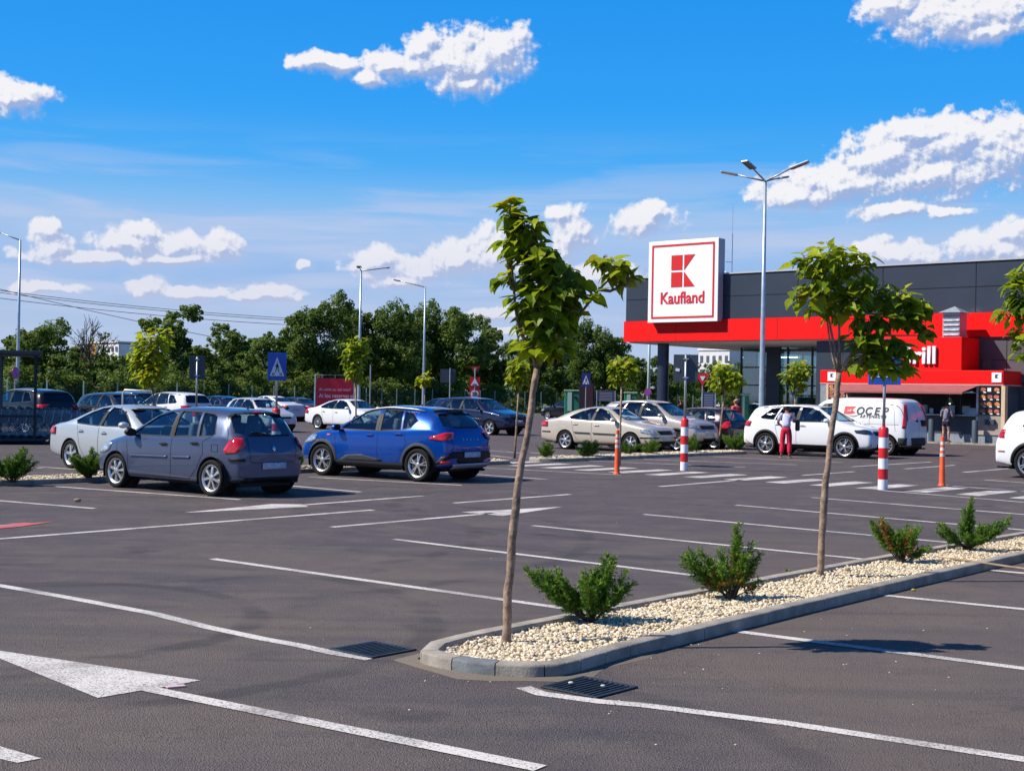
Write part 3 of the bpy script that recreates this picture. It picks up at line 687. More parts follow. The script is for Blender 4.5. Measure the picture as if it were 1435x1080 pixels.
    for pl in wins:
        for s in (-1, 1):
            k = len(cutA.v); n = len(pl); ya, yb = s * .25, s * (W_ / 2 + .15)
            cutA.v += [(p[0], ya, p[1]) for p in pl] + [(p[0], yb, p[1]) for p in pl]
            cutA.f += [tuple(k + i for i in range(n)), tuple(k + n + i for i in reversed(range(n)))] + [(k + i, k + n + i, k + n + (i + 1) % n, k + (i + 1) % n) for i in range(n)]; cutA.m += [0] * (n + 2)
    for pl, xa, xb in ((sp.get('ws'), x0 + half, x1 + .3), (sp.get('rw'), x0 - .3, x0 + half)):
        if not pl: continue
        k = len(cutB.v); n = len(pl)
        cutB.v += [(xa, p[0], p[1]) for p in pl] + [(xb, p[0], p[1]) for p in pl]
        cutB.f += [tuple(k + i for i in reversed(range(n))), tuple(k + n + i for i in range(n))] + [(k + i, k + n + i, k + n + (i + 1) % n, k + (i + 1) % n) for i in range(n)]; cutB.m += [0] * (n + 2)
    cobs = []
    for c_ in (cutA, cutB):
        if not c_.v: continue
        co = c_.build('cut', INSIDE, root); bm = bmesh.new(); bm.from_mesh(co.data); bmesh.ops.recalc_face_normals(bm, faces=bm.faces); bm.to_mesh(co.data); bm.free(); cobs.append(co)
        bo = ob.modifiers.new('bo', 'BOOLEAN'); bo.operation = 'DIFFERENCE'; bo.solver = 'EXACT'; bo.object = co; bo.use_self = False
    me = ev_mesh(ob); ob.modifiers.clear()
    if len(me.polygons) > 800: ob.data = me
    for c_ in cobs: bpy.data.objects.remove(c_)
    ob.data.shade_smooth()
    try: ob.data.set_sharp_from_angle(angle=R(32))
    except Exception: pass
    # ---- glass
    rear_tint = sp.get('tint', ())
    for i, pl in enumerate(wins):
        for s in (-1, 1):
            c = (sum(p[0] for p in pl) / len(pl), sum(p[1] for p in pl) / len(pl))
            g = MB(); panel(g, [(c[0] + (p[0] - c[0]) * 1.03, c[1] + (p[1] - c[1]) * 1.04) for p in pl], ('side', s), -.012)
            g.build('side_window', TINT if i in rear_tint else GLASS, root, smooth_=True)
    for pl, fr, nm, tn in ((sp.get('ws'), ('front',), 'windscreen', 0), (sp.get('rw'), ('rear',), 'rear_window', 'r' in rear_tint)):
        if pl:
            c = (0, sum(p[1] for p in pl) / len(pl)); g = MB(); panel(g, [(p[0] * 1.03, c[1] + (p[1] - c[1]) * 1.05) for p in pl], fr, -.012)
            g.build(nm, TINT if tn else GLASS, root, smooth_=True)
    # black window surrounds and door gaps
    sm = MB()
    for pl in wins:
        for s in (-1, 1): seam(sm, pl + [pl[0]], ('side', s), .022, .002, step=.15)
    if sp.get('ws'): seam(sm, sp['ws'] + [sp['ws'][0]], ('front',), .03, .003, step=.15)
    if sp.get('rw'): seam(sm, sp['rw'] + [sp['rw'][0]], ('rear',), .03, .003, step=.15)
    sm.build('window_seal', TRIM, root)
    if len(wins) > 1:
        for s in (1, -1):
            bp_ = MB(); panel(bp_, [wins[0][-1], wins[0][-2], wins[1][1], wins[1][0]], ('side', s), .003); bp_.build('door_pillar', TRIM, root, smooth_=True)
    if det:
        gp = MB()
        for sl in sp.get('seams', []):
            for s in (-1, 1): seam(gp, sl, ('side', s), .009)
        for sl in sp.get('rseams', []): seam(gp, sl, ('rear',), .009)
        for sl in sp.get('fseams', []): seam(gp, sl, ('front',), .009)
        if gp.v: gp.build('panel_gap', SEAM, root)
    # ---- under-body, arch liners, cabin
    ub = MB(); ub.box((wb / 2, 0, zb + .04), (wb + .62 * (ro + fo), W_ * .66, .10)); ub.box((wb / 2, 0, .22), (.6, .5, .10)); ub.box((.0, 0, .27), (.10, W_ * .7, .08)); ub.box((wb, 0, .27), (.10, W_ * .7, .08))
    ub.tube([(.3, -.35, .2), (-ro * .6, -.35, .22), (-ro - .02, -.42, .24)], .025, 8)
    ub.build('underbody', TRIM, root)
    for cx in (0, wb):
        for s in (-1, 1):
            al = MB(); n = 18; rows = [[(cx + (arch + .005) * math.cos(q), s * y, wr + .01 + (arch + .005) * math.sin(q)) for y in (W_ / 2 - .33, W_ / 2 - .022)] for q in [math.pi * (-.12 + 1.24 * j / n) for j in range(n + 1)]]
            al.grid(rows); al.quad(*[(cx + (arch + .01) * math.cos(2 * math.pi * j / 20), s * (W_ / 2 - .33), wr + (arch + .01) * math.sin(2 * math.pi * j / 20)) for j in range(20)]); al.build('wheel_arch_liner', TRIM, root)
    zf = interp(sh, wb * .5)
    xr_, xf_ = sp['cab']
    cb = MB(); rows = []
    cb.box((wb * .5 + .2, 0, zb + .16), (wb * .95, W_ * .82, .06))
    cb.box((xf_ - .25, 0, zf - .10), (.45, W_ * .80, .22)); cb.box((xf_ - .62, .36, zf - .02), (.10, .34, .05), mat_=Matrix.Rotation(-.9, 3, 'Y'))
    for sx_ in (xr_ + .55,): cb.box((sx_ - .42, 0, zf - .12), (.75, W_ * .78, .05))
    cb.build('cabin_trim', INSIDE, root)
    for rx, ys in ((xf_ - 1.15, (-.36, .36)), (xr_ + .75, (-.42, 0, .42))):
        for y in ys:
            w = .46 if len(ys) == 2 else .40
            s1 = MB(); s1.box((rx, y, zf - .32), (.5, w, .14)); s1.box((rx - .28, y, zf - .02), (.12, w, .60), mat_=Matrix.Rotation(-.22, 3, 'Y'))
            s1.build('seat', SEAT, root, bevel=.03); 
            s2 = MB(); s2.box((rx - .37, y, zf + .33), (.08, .24, .17), mat_=Matrix.Rotation(-.15, 3, 'Y')); s2.build('headrest', SEAT, root, bevel=.03)
    st_ = MB(); cpt = Vector((xf_ - .62, .36, zf + .02)); rows = []
    for j in range(20):
        q = 2 * math.pi * j / 20; dr = Vector((math.sin(q) * .35, math.cos(q), math.sin(q) * .93)); rows.append(cpt + Vector((dr.x * .17, dr.y * .19, dr.z * .18)))
    st_.tube(rows + [rows[0]], .014, 6, cap=False); st_.build('steering_wheel', INSIDE, root)
    # ---- wheels
    hm, tm, rm = wheel_meshes(sp.get('rim', 'star5'), wr, sp.get('rimr', wr * .66), sp.get('tw', .2))
    trk = W_ / 2 - sp.get('tw', .2) / 2 - .015
    for cx in (0, wb):
        for s in (1, -1):
            o = bpy.data.objects.new('wheel', hm); C.objects.link(o); o.parent = root; o.location = (cx, s * trk, wr); 
            o.rotation_euler = (0, rng.uniform(0, 6), 0 if s > 0 else math.pi)
            for nm, me_ in (('tyre', tm), ('rim', rm)):
                c_ = bpy.data.objects.new(nm, me_); C.objects.link(c_); c_.parent = o
    # ---- lights, grille, trim: ('name', material, frame, polygon, mirrored, offset)
    for it in sp.get('parts', []):
        nm, mt, fr, pl, mir = it[:5]; off = it[5] if len(it) > 5 else .004; thick = it[6] if len(it) > 6 else .0
        if nm == 'plate_text': continue
        for s in ((1, -1) if mir else (1,)):
            g = MB()
            if fr == 'side': panel(g, pl, ('side', s), off)
            elif fr in ('front', 'rear'):
                panel(g, [(p[0] * s, p[1]) for p in pl], (fr,), off)
            elif fr[0] == 'c':                       # corner: position (x, y, angle)
                panel(g, [(p[0] * s, p[1]) for p in pl], ('c', fr[1], fr[2] * s, fr[3] * s), off)
            elif fr == 'sideline': seam(g, pl, ('side', s), it[6], off)
            elif fr == 'rearline': seam(g, [(p[0] * s, p[1]) for p in pl], ('rear',), it[6], off)
            elif fr == 'frontline': seam(g, [(p[0] * s, p[1]) for p in pl], ('front',), it[6], off)
            o = g.build(nm, mt, root, smooth_=True)
            if 'line' not in str(fr) or True:
                sl = o.modifiers.new('s', 'SOLIDIFY'); sl.thickness = max(.006, off + .004); sl.offset = 0 if off < .01 else -1; sl.use_rim = True
    for (x, z, w, L) in sp.get('handles', []):
        for s in (1, -1):
            p, nr = cast(('side', s), x, z); g = MB(); g.box(p + nr * .022, (.19, .02, .028)); 
            g.box(p + nr * .002, (.12, .012, .055), m=1)
            g.build('door_handle', [sp.get('hmat', pm), TRIM], root, bevel=.006)
    mx_, mz_ = sp['mirror']
    for s in (1, -1):
        p, nr = cast(('side', s), mx_, mz_ - .03); g = MB(); q = p + Vector((.02, s * .14, .05))
        rows = []
        for j, (dx, sc) in enumerate(((-.045, .93), (-.02, 1.0), (.03, .96), (.07, .72), (.09, .35))):
            rows.append([q + Vector((dx, math.cos(a) * .115 * sc + s * 0.0, math.sin(a) * .075 * sc)) for a in [2 * math.pi * i / 14 for i in range(14)]])
        g.grid(rows, closed=True); g.quad(*rows[-1]); k = len(g.v)
        g.build('wing_mirror', sp.get('mmat', pm), root, smooth_=True).modifiers.new('s', 'SUBSURF').render_levels = 1
        gg = MB(); gg.quad(*[q + Vector((-.048, math.cos(a) * .10, math.sin(a) * .066)) for a in [2 * math.pi * i / 14 for i in range(14)]]); gg.tube([p - nr * .02, q + Vector((0, -s * .06, -.045))], .02, 6)
        gg.build('mirror_mount', TRIM, root)
    # bumper-height cladding
    if sp.get('clad'):
        cm = sp['clad']; g = MB(); hz = sp.get('cladz', .13)
        for s in (1, -1):
            zl = zb + .015; 
            panel(g, [(arch + .03, zl), (wb - arch - .03, zl), (wb - arch - .03, zl + hz), (arch + .03, zl + hz)], ('side', s), .012)
            for cx in (0, wb):
                n = 22; rows = []
                for j in range(n + 1):
                    q = math.pi * (-.06 + 1.12 * j / n); rw_ = []
                    for rr2 in (arch + .001, arch + .03, arch + .062):
                        p, nr = cast(('side', s), cx + rr2 * math.cos(q), max(zb + .02, wr + .01 + rr2 * math.sin(q))); rw_.append(Vector((p.x, p.y + s * (.018 if rr2 < arch + .06 else .004), p.z)))
                    rows.append(rw_)
                g.grid(rows)
        g.build('wheel_arch_cladding', cm, root, smooth_=True)
    if sp.get('rails'):
        g = MB(); xa, xb = sp['rails']
        for s in (1, -1):
            P_ = [];
            for j in range(9):
                x = xa + (xb - xa) * j / 8; yy = s * (interp(wtab, x) * W_ / 2 - .05); p, nr = cast(('top', ), x, yy); P_.append(p + Vector((0, 0, .045 * math.sin(math.pi * min(1, max(0, (j + .3) / 8.6))) ** .35)))
            g.tube(P_, .017, 8)
        g.build('roof_rail', sp.get('railmat', ALLOY), root, smooth_=True)
    if sp.get('antenna'):
        x = sp['antenna']; p, nr = cast(('top',), x, 0); g = MB(); g.tube([p, p + Vector((-.10, 0, .17))], [.006, .003], 6); g.lathe([(.02, 0), (.012, .02), (.001, .025)], 10, 'z', p); g.build('antenna', TRIM, root)
    root['_'] = 0; del root['_']
    return root, cast

def mirror_pts(pl): return pl
# --- spec: small hatchback seen from behind
clio = dict(wb=2.575, W=1.72, ro=.64, fo=.77, H=1.49, wr=.305, rimr=.225, rim='cover7', tw=.19, col='greyblue', zb=.17, plank=.20, plan=4, cab=(.0, 2.3), mirror=(2.02, .99), mmat=TRIM, hmat=TRIM,
    top=[(-.64, .72), (-.60, .93), (-.52, 1.04), (-.28, 1.40), (-.12, 1.455), (.5, 1.49), (1.1, 1.49), (1.62, 1.43), (2.15, 1.17), (2.50, .99), (2.9, .91), (3.18, .80), (3.345, .58)],
    sh=[(-.64, .68), (-.58, .88), (-.2, .975), (.5, .95), (1.5, .92), (2.4, .86), (3.0, .74), (3.345, .52)], roofw=[(-.3, .68), (.5, .72), (1.6, .735), (2.5, .86)],
    win=[[(2.18, .965), (2.10, 1.04), (1.66, 1.31), (1.36, 1.385), (1.15, 1.395), (1.10, .965)], [(1.0, .965), (1.05, 1.40), (.62, 1.40), (.52, 1.395), (.40, .985)], [(.36, .985), (.47, 1.39), (.22, 1.37), (.10, 1.33), (-.02, 1.04), (.04, 1.0)]],
    ws=[(-.62, 1.06), (.62, 1.06), (.50, 1.38), (-.50, 1.38)], rw=[(-.66, 1.07), (-.45, 1.02), (.45, 1.02), (.66, 1.07), (.585, 1.33), (.50, 1.385), (-.50, 1.385), (-.585, 1.33)],
    seams=[[(1.07, 1.42), (1.03, .95), (1.02, .40), (1.06, .27)], [(2.28, .88), (2.22, .60), (2.20, .27), (1.06, .27), (.55, .27), (.36, .45), (.22, .70), (.24, .90), (.02, 1.02)], [(-.10, 1.40), (-.28, 1.05), (-.30, .98)], [(2.6, .90), (2.55, .62), (2.58, .30)]],
    rseams=[[(-.50, 1.0), (-.53, .80), (-.50, .60), (-.45, .575), (.45, .575), (.50, .60), (.53, .80), (.50, 1.0)]], handles=[(1.22, .83, 0, 0), (.42, .87, 0, 0)], antenna=.05, arch=.345,
    parts=[('tail_light', REDL, ('c', -.50, .70, R(140)), [(-.10, .98), (.04, .985), (.13, .93), (.22, .78), (.19, .72), (-.02, .745), (-.13, .86)], True, .014),
           ('plate', PLATE, 'rear', [(-.26, .46), (.26, .46), (.26, .57), (-.26, .57)], False, .010),
           ('bumper_insert', TRIM, ('c', -.52, .66, R(150)), [(-.08, .60), (.16, .60), (.16, .645), (-.08, .645)], True, .010),
           ('rubbing_strip', PC['greyblue'], 'sideline', [(1.12, .615), (2.12, .60)], True, .018, .035), ('rubbing_strip', PC['greyblue'], 'sideline', [(.52, .63), (.98, .62)], True, .018, .035),
           ('high_brake_light', REDL, 'rear', [(-.12, 1.395), (.12, 1.395), (.12, 1.41), (-.12, 1.41)], False, .008),
           ('headlight', CLEARL, ('c', 3.0, .62, R(45)), [(-.25, .66), (-.05, .60), (.22, .62), (.20, .72), (-.05, .80), (-.30, .80)], True, .006),
           ('tailgate_badge', CHROME, 'rear', [(0, .745), (.035, .80), (0, .855), (-.035, .80)], False, .010),
           ('rear_diffuser', TRIM, 'rear', [(-.62, .26), (.62, .26), (.60, .33), (-.60, .33)], False, .006),
           ('wiper', TRIM, 'rearline', [(0, 1.01), (.20, 1.06), (.38, 1.07)], False, .016, .016),
           ('filler_cap_gap', SEAM, 'sideline', [(-.12, .86), (.02, .87), (.02, .75), (-.12, .74), (-.12, .86)], False, .001, .006)])
stepway = dict(wb=2.604, W=1.80, ro=.72, fo=.78, H=1.54, wr=.335, rimr=.24, rim='v10', tw=.21, col='blue', zb=.22, plank=.18, plan=4, cab=(.0, 2.3), mirror=(2.10, 1.02), clad=GREYTRIM, rails=(.05, 1.62), railmat=SILVERT, arch=.375,
    top=[(-.72, .70), (-.69, .96), (-.60, 1.10), (-.34, 1.37), (-.24, 1.44), (.3, 1.51), (1.0, 1.535), (1.55, 1.47), (2.1, 1.20), (2.46, 1.03), (2.95, .96), (3.22, .84), (3.384, .58)],
    sh=[(-.72, .66), (-.66, .92), (-.25, 1.04), (.4, 1.0), (1.5, .97), (2.4, .93), (3.0, .82), (3.384, .54)], roofw=[(-.3, .66), (.5, .72), (1.5, .735), (2.46, .86)],
    win=[[(2.14, 1.005), (2.04, 1.09), (1.62, 1.34), (1.36, 1.41), (1.18, 1.425), (1.12, .995)], [(1.0, .995), (1.06, 1.43), (.72, 1.425), (.56, 1.41), (.46, 1.03)], [(.42, 1.035), (.52, 1.405), (.28, 1.37), (.10, 1.22), (.22, 1.08)]],
    ws=[(-.64, 1.10), (.64, 1.10), (.52, 1.42), (-.52, 1.42)], rw=[(-.64, 1.13), (-.40, 1.10), (.40, 1.10), (.64, 1.13), (.56, 1.35), (.48, 1.385), (-.48, 1.385), (-.56, 1.35)],
    seams=[[(1.09, 1.45), (1.06, .98), (1.05, .42), (1.08, .30)], [(2.26, .92), (2.20, .62), (2.18, .30), (1.06, .30), (.60, .30), (.44, .50), (.30, .76), (.36, 1.0)], [(-.05, 1.40), (-.30, 1.18), (-.34, 1.08)], [(2.6, .96), (2.58, .72)]],
    rseams=[[(-.55, 1.05), (-.60, .86), (-.56, .60), (.56, .60), (.60, .86), (.55, 1.05)]], handles=[(1.26, .90, 0, 0), (.50, .94, 0, 0)],
    parts=[('tail_light', REDL, ('c', -.58, .72, R(140)), [(-.20, 1.0), (-.02, 1.0), (.26, .92), (.28, .87), (.02, .835), (-.16, .87)], True, .016),
           ('plate', PLATE, 'rear', [(-.26, .50), (.26, .50), (.26, .61), (-.26, .61)], False, .016),
           ('rear_bumper', TRIM, 'rear', [(-.80, .36), (.80, .36), (.78, .52), (.60, .62), (-.60, .62), (-.78, .52)], False, .008),
           ('skid_plate', SILVERT, 'rear', [(-.55, .30), (.55, .30), (.62, .38), (-.62, .38)], False, .016),
           ('rear_reflector', REDL, ('c', -.60, .70, R(145)), [(-.06, .40), (.10, .40), (.10, .44), (-.06, .44)], True, .022),
           ('side_trim', GREYTRIM, 'side', [(.98, .36), (.92, .40), (1.5, .50), (1.9, .47), (2.1, .36)], True, .006),
           ('roof_spoiler', TRIM, 'rear', [(-.50, 1.40), (.50, 1.40), (.46, 1.425), (-.46, 1.425)], False, .02),
           ('headlight', CLEARL, ('c', 3.05, .66, R(45)), [(-.30, .74), (-.05, .68), (.20, .68), (.20, .78), (-.05, .86), (-.32, .86)], True, .006),
           ('side_indicator', ORNG, 'side', [(2.36, .86), (2.46, .86), (2.46, .89), (2.36, .89)], True, .008),
           ('front_bumper_clad', TRIM, 'front', [(-.84, .28), (.84, .28), (.80, .42), (-.80, .42)], False, .008)])
def sedan(col, H=1.44, wb=2.68, W=1.77, L=4.6, rim='star5', wr=.315, lift=False, **kw):
    ro, fo = (L - wb) * .56, (L - wb) * .44; k = H / 1.44; e = wb + fo
    d = dict(wb=wb, W=W, ro=ro, fo=fo, H=H, wr=wr, rimr=wr * .72, rim=rim, col=col, zb=.19, plank=.17, plan=4, cab=(.0, wb * .88), mirror=(wb - .62, .99 * k), arch=wr + .04,
        top=[(-ro, .70), (-ro + .05, .92 * k), (-ro + .18, 1.01 * k), (-.40, 1.05 * k), (-.30 if not lift else -.45, 1.08 * k), (.30 if not lift else .15, 1.33 * k), (.75, 1.42 * k), (1.3, H), (wb - 1.0, 1.40 * k), (wb - .5, 1.15 * k), (wb - .15, .98 * k), (wb + .25, .91 * k), (e - .22, .80), (e, .56)],
        sh=[(-ro, .66), (-ro + .06, .88 * k), (-.3, .97 * k), (.8, .94 * k), (1.5, .91 * k), (wb - .2, .87 * k), (e - .3, .74), (e, .52)], roofw=[(-.4, .80), (.3, .70), (.9, .70), (wb - 1.0, .72), (wb - .15, .88)],
        win=[[(wb - .55, .975 * k), (wb - .62, 1.03 * k), (wb - 1.0, 1.28 * k), (wb - 1.25, 1.35 * k), (1.18, 1.365 * k), (1.13, .965 * k)], [(1.04, .965 * k), (1.09, 1.365 * k), (.80, 1.34 * k), (.55, 1.26 * k), (.30, 1.16 * k), (.12, 1.06 * k), (.22, 1.0 * k)]],
        ws=[(-.62, 1.03 * k), (.62, 1.03 * k), (.50, 1.34 * k), (-.50, 1.34 * k)], rw=[(-.60, 1.11 * k), (.60, 1.11 * k), (.50, 1.31 * k), (-.50, 1.31 * k)],
        seams=[[(1.10, 1.37 * k), (1.08, .95), (1.07, .40), (1.10, .28)], [(wb - .45, .90), (wb - .48, .60), (wb - .50, .28), (1.1, .28), (.55, .28), (.38, .50), (.32, .72), (.26, .95)], [(wb, .90), (wb - .1, .86)]],
        rseams=[[(-.52, .96), (-.50, .78), (.50, .78), (.52, .96)]], fseams=[[(-.66, .70), (-.60, .50), (.60, .50), (.66, .70)]], handles=[(1.28, .82 * k, 0, 0), (.42, .84 * k, 0, 0)],
        parts=[('tail_light', REDL, ('c', -ro + .16, W / 2 - .16, R(140)), [(-.20, .90 * k), (.16, .90 * k), (.18, .74 * k), (-.12, .74 * k)], True, .012),
               ('headlight', CLEARL, ('c', e - .28, W / 2 - .22, R(45)), [(-.26, .64), (-.05, .60), (.18, .60), (.20, .68), (-.05, .75), (-.28, .75)], True, .006),
               ('grille', TRIM, 'front', [(-.36, .58), (.36, .58), (.42, .70), (-.42, .70)], False, .006), ('lower_grille', TRIM, 'front', [(-.55, .28), (.55, .28), (.50, .38), (-.50, .38)], False, .006),
               ('plate', PLATE, 'front', [(-.26, .43), (.26, .43), (.26, .53), (-.26, .53)], False, .010), ('rear_plate', PLATE, 'rear', [(-.26, .62), (.26, .62), (.26, .72), (-.26, .72)], False, .010)])
    ex = kw.pop('xparts', []); d.update(kw); d['parts'] = d['parts'] + ex; return d
def suv(col, H=1.66, wb=2.65, W=1.84, L=4.45, rim='y5', wr=.35, **kw):
    ro, fo = (L - wb) * .50, (L - wb) * .50; k = H / 1.66; e = wb + fo
    d = dict(wb=wb, W=W, ro=ro, fo=fo, H=H, wr=wr, rimr=wr * .745, rim=rim, col=col, zb=.24, plank=.16, plan=4, cab=(-.15, wb * .88), mirror=(wb - .58, 1.13 * k), arch=wr + .045, clad=TRIM, rails=(-.2, wb - 1.15),
        top=[(-ro, .72), (-ro + .04, 1.0 * k), (-ro + .14, 1.16 * k), (-ro + .34, 1.50 * k), (-ro + .46, 1.58 * k), (.3, 1.64 * k), (1.1, H), (wb - 1.0, 1.60 * k), (wb - .5, 1.32 * k), (wb - .12, 1.10 * k), (wb + .3, 1.04 * k), (e - .22, .93 * k), (e, .62)],
        sh=[(-ro, .68), (-ro + .05, .95 * k), (-.2, 1.12 * k), (.8, 1.08 * k), (1.6, 1.05 * k), (wb - .1, 1.0 * k), (e - .3, .86 * k), (e, .56)], roofw=[(-.5, .72), (.3, .745), (wb - 1.0, .75), (wb - .12, .88)],
        win=[[(wb - .48, 1.11 * k), (wb - .56, 1.18 * k), (wb - .95, 1.46 * k), (wb - 1.2, 1.54 * k), (1.18, 1.555 * k), (1.13, 1.10 * k)], [(1.04, 1.10 * k), (1.09, 1.555 * k), (.50, 1.54 * k), (.32, 1.14 * k)], [(.27, 1.145 * k), (.44, 1.53 * k), (.12, 1.49 * k), (-.22, 1.22 * k), (-.15, 1.17 * k)]],
        ws=[(-.66, 1.16 * k), (.66, 1.16 * k), (.54, 1.55 * k), (-.54, 1.55 * k)], rw=[(-.62, 1.20 * k), (.62, 1.20 * k), (.54, 1.50 * k), (-.54, 1.50 * k)],
        seams=[[(1.10, 1.56 * k), (1.08, 1.08), (1.07, .46), (1.10, .36)], [(wb - .40, 1.03 * k), (wb - .46, .70), (wb - .48, .36), (1.1, .36), (.60, .36), (.44, .58), (.36, .85), (.32, 1.10)]],
        rseams=[[(-.60, 1.14 * k), (-.62, .90), (-.58, .62), (.58, .62), (.62, .90), (.60, 1.14 * k)]], handles=[(1.28, .98 * k, 0, 0), (.44, 1.0 * k, 0, 0)],
        parts=[('tail_light', REDL, ('c', -ro + .14, W / 2 - .18, R(140)), [(-.24, 1.08 * k), (.20, 1.07 * k), (.18, .93 * k), (-.14, .92 * k)], True, .014),
               ('headlight', DARKL, ('c', e - .28, W / 2 - .22, R(45)), [(-.30, .80 * k), (-.05, .76 * k), (.24, .76 * k), (.24, .86 * k), (-.05, .90 * k), (-.34, .88 * k)], True, .008),
               ('grille', TRIM, 'front', [(-.40, .72 * k), (.40, .72 * k), (.46, .84 * k), (-.46, .84 * k)], False, .008), ('lower_grille', TRIM, 'front', [(-.80, .28), (.80, .28), (.72, .44), (-.72, .44)], False, .01),
               ('plate', PLATE, 'front', [(-.26, .54), (.26, .54), (.26, .65), (-.26, .65)], False, .010), ('rear_plate', PLATE, 'rear', [(-.26, .76), (.26, .76), (.26, .87), (-.26, .87)], False, .012),
               ('rear_bumper', TRIM, 'rear', [(-.82, .28), (.82, .28), (.80, .46), (-.80, .46)], False, .012)])
    ex = kw.pop('xparts', []); d.update(kw); d['parts'] = d['parts'] + ex; return d
def hatch(col, H=1.44, wb=2.5, W=1.68, L=3.85, rim='steel', **kw):
    d = dict(clio); d.update(dict(col=col, H=H, wb=wb, W=W, rim=rim)); k = wb / 2.575; q = H / 1.49
    def sc(tab): return [((x * k if x > 0 else x), z * q if z > .5 else z) for x, z in tab]
    d['top'] = sc(clio['top']); d['sh'] = sc(clio['sh']); d['win'] = [sc(w) for w in clio['win']]; d['roofw'] = [(x * k, w) for x, w in clio['roofw']]
    d['ws'] = [(x, z * q) for x, z in clio['ws']]; d['rw'] = [(x, z * q) for x, z in clio['rw']]; d['seams'] = [sc(w) for w in clio['seams']]
    d['fo'] = clio['top'][-1][0] * k - wb; d['parts'] = [p for p in clio['parts'] if p[0] in ('tail_light', 'plate', 'headlight')] + [
        ('grille', TRIM, 'front', [(-.36, .58), (.36, .58), (.42, .66), (-.42, .66)], False, .006), ('lower_grille', TRIM, 'front', [(-.62, .26), (.62, .26), (.55, .36), (-.55, .36)], False, .008), ('front_plate', PLATE, 'front', [(-.26, .42), (.26, .42), (.26, .52), (-.26, .52)], False, .01)]
    ex = kw.pop('xparts', []); d.update(kw); d['parts'] = d['parts'] + ex; return d
FN = HN + math.pi      # nose pointing away from us (heading -N)
def off(p, a, b): return Vector((p[0], p[1], 0)) + NV * a + RV * b     # a along N, b along row
# the two big ones in front
r, cast = make_car('parked_car', 'grey-blue hatchback with silver wheel covers seen from behind, left of the blue crossover', 'car', (-4.50, 23.15), 2.49, clio)
r, cast = make_car('parked_car', 'bright blue crossover hatchback with grey arch cladding and silver roof rails, seen from behind', 'car', (-1.38, 27.80), 2.53, stepway)
# lettering across the blue tailgate
def rear_text(root, cast, txt, y, z, size, m=CHROME, sp=.1):
    x0 = -len(txt) / 2 * sp
    for i, ch in enumerate(txt):
        yy = y - (x0 + (i + .5) * sp); p, n = cast(('rear',), yy, z)
        o = text_mb(ch, size, m, 'tailgate_letter', root, depth=.012); up = (Vector((0, 0, 1)) - n * n.z).normalized(); xd = up.cross(n)
        basis(o, p + n * .010 - up * size * .35, xd, up)
rear_text(r, cast, 'DACIA', 0, .86, .075, sp=.12)
# far side of the island: noses towards us
sil = sedan('silver', H=1.43, wb=2.715, W=1.73, L=4.53, rim='star5', wr=.31)
make_car('parked_car', 'silver saloon with five-spoke wheels parked between shopping carts and grey hatchback', 'car', off(G(99, 656), 0, .80), HN + .02, sil)
okt = sedan('beige', H=1.46, wb=2.578, W=1.77, L=4.57, rim='star6', wr=.31, lift=True, xparts=[('rubbing_strip', TRIM, 'sideline', [(1.15, .57), (2.15, .56)], True, .014, .035), ('rubbing_strip', TRIM, 'sideline', [(.40, .58), (1.02, .57)], True, .014, .035),
    ('bumper_strip', TRIM, ('c', 3.15, .62, R(40)), [(-.30, .46), (.30, .46), (.30, .50), (-.30, .50)], True, .012), ('bumper_strip', TRIM, ('c', -.70, .62, R(140)), [(-.40, .55), (.2, .55), (.2, .59), (-.40, .59)], True, .012)])
make_car('parked_car', 'beige saloon with black side strips parked behind the orange flexible post', 'car', (2.32, 45.43), -.67, okt)
yeti = suv('champagne', H=1.69, wb=2.58, W=1.79, L=4.22, rim='star5', wr=.33)
yeti['parts'] = [(('headlight', CLEARL) + p[2:]) if p[0] == 'headlight' else p for p in yeti['parts']]
make_car('parked_car', 'champagne compact off-roader with boxy windows parked between the beige saloon and a dark hatchback', 'car', (4.05, 47.35), -.68, yeti)
make_car('parked_car', 'dark plum hatchback with red tail lights towards us beside the champagne off-roader', 'car', off((5.62, 49.3), 2.55, .1), FN, hatch('plum', H=1.46, wb=2.5, W=1.72))
tig = suv('white', H=1.65, wb=2.68, W=1.84, L=4.49, rim='v10', wr=.355, tint=(1, 2))
make_car('parked_car', 'white sport utility car with a woman in red trousers at its side', 'car', (8.72, 44.1), -.64, tig)
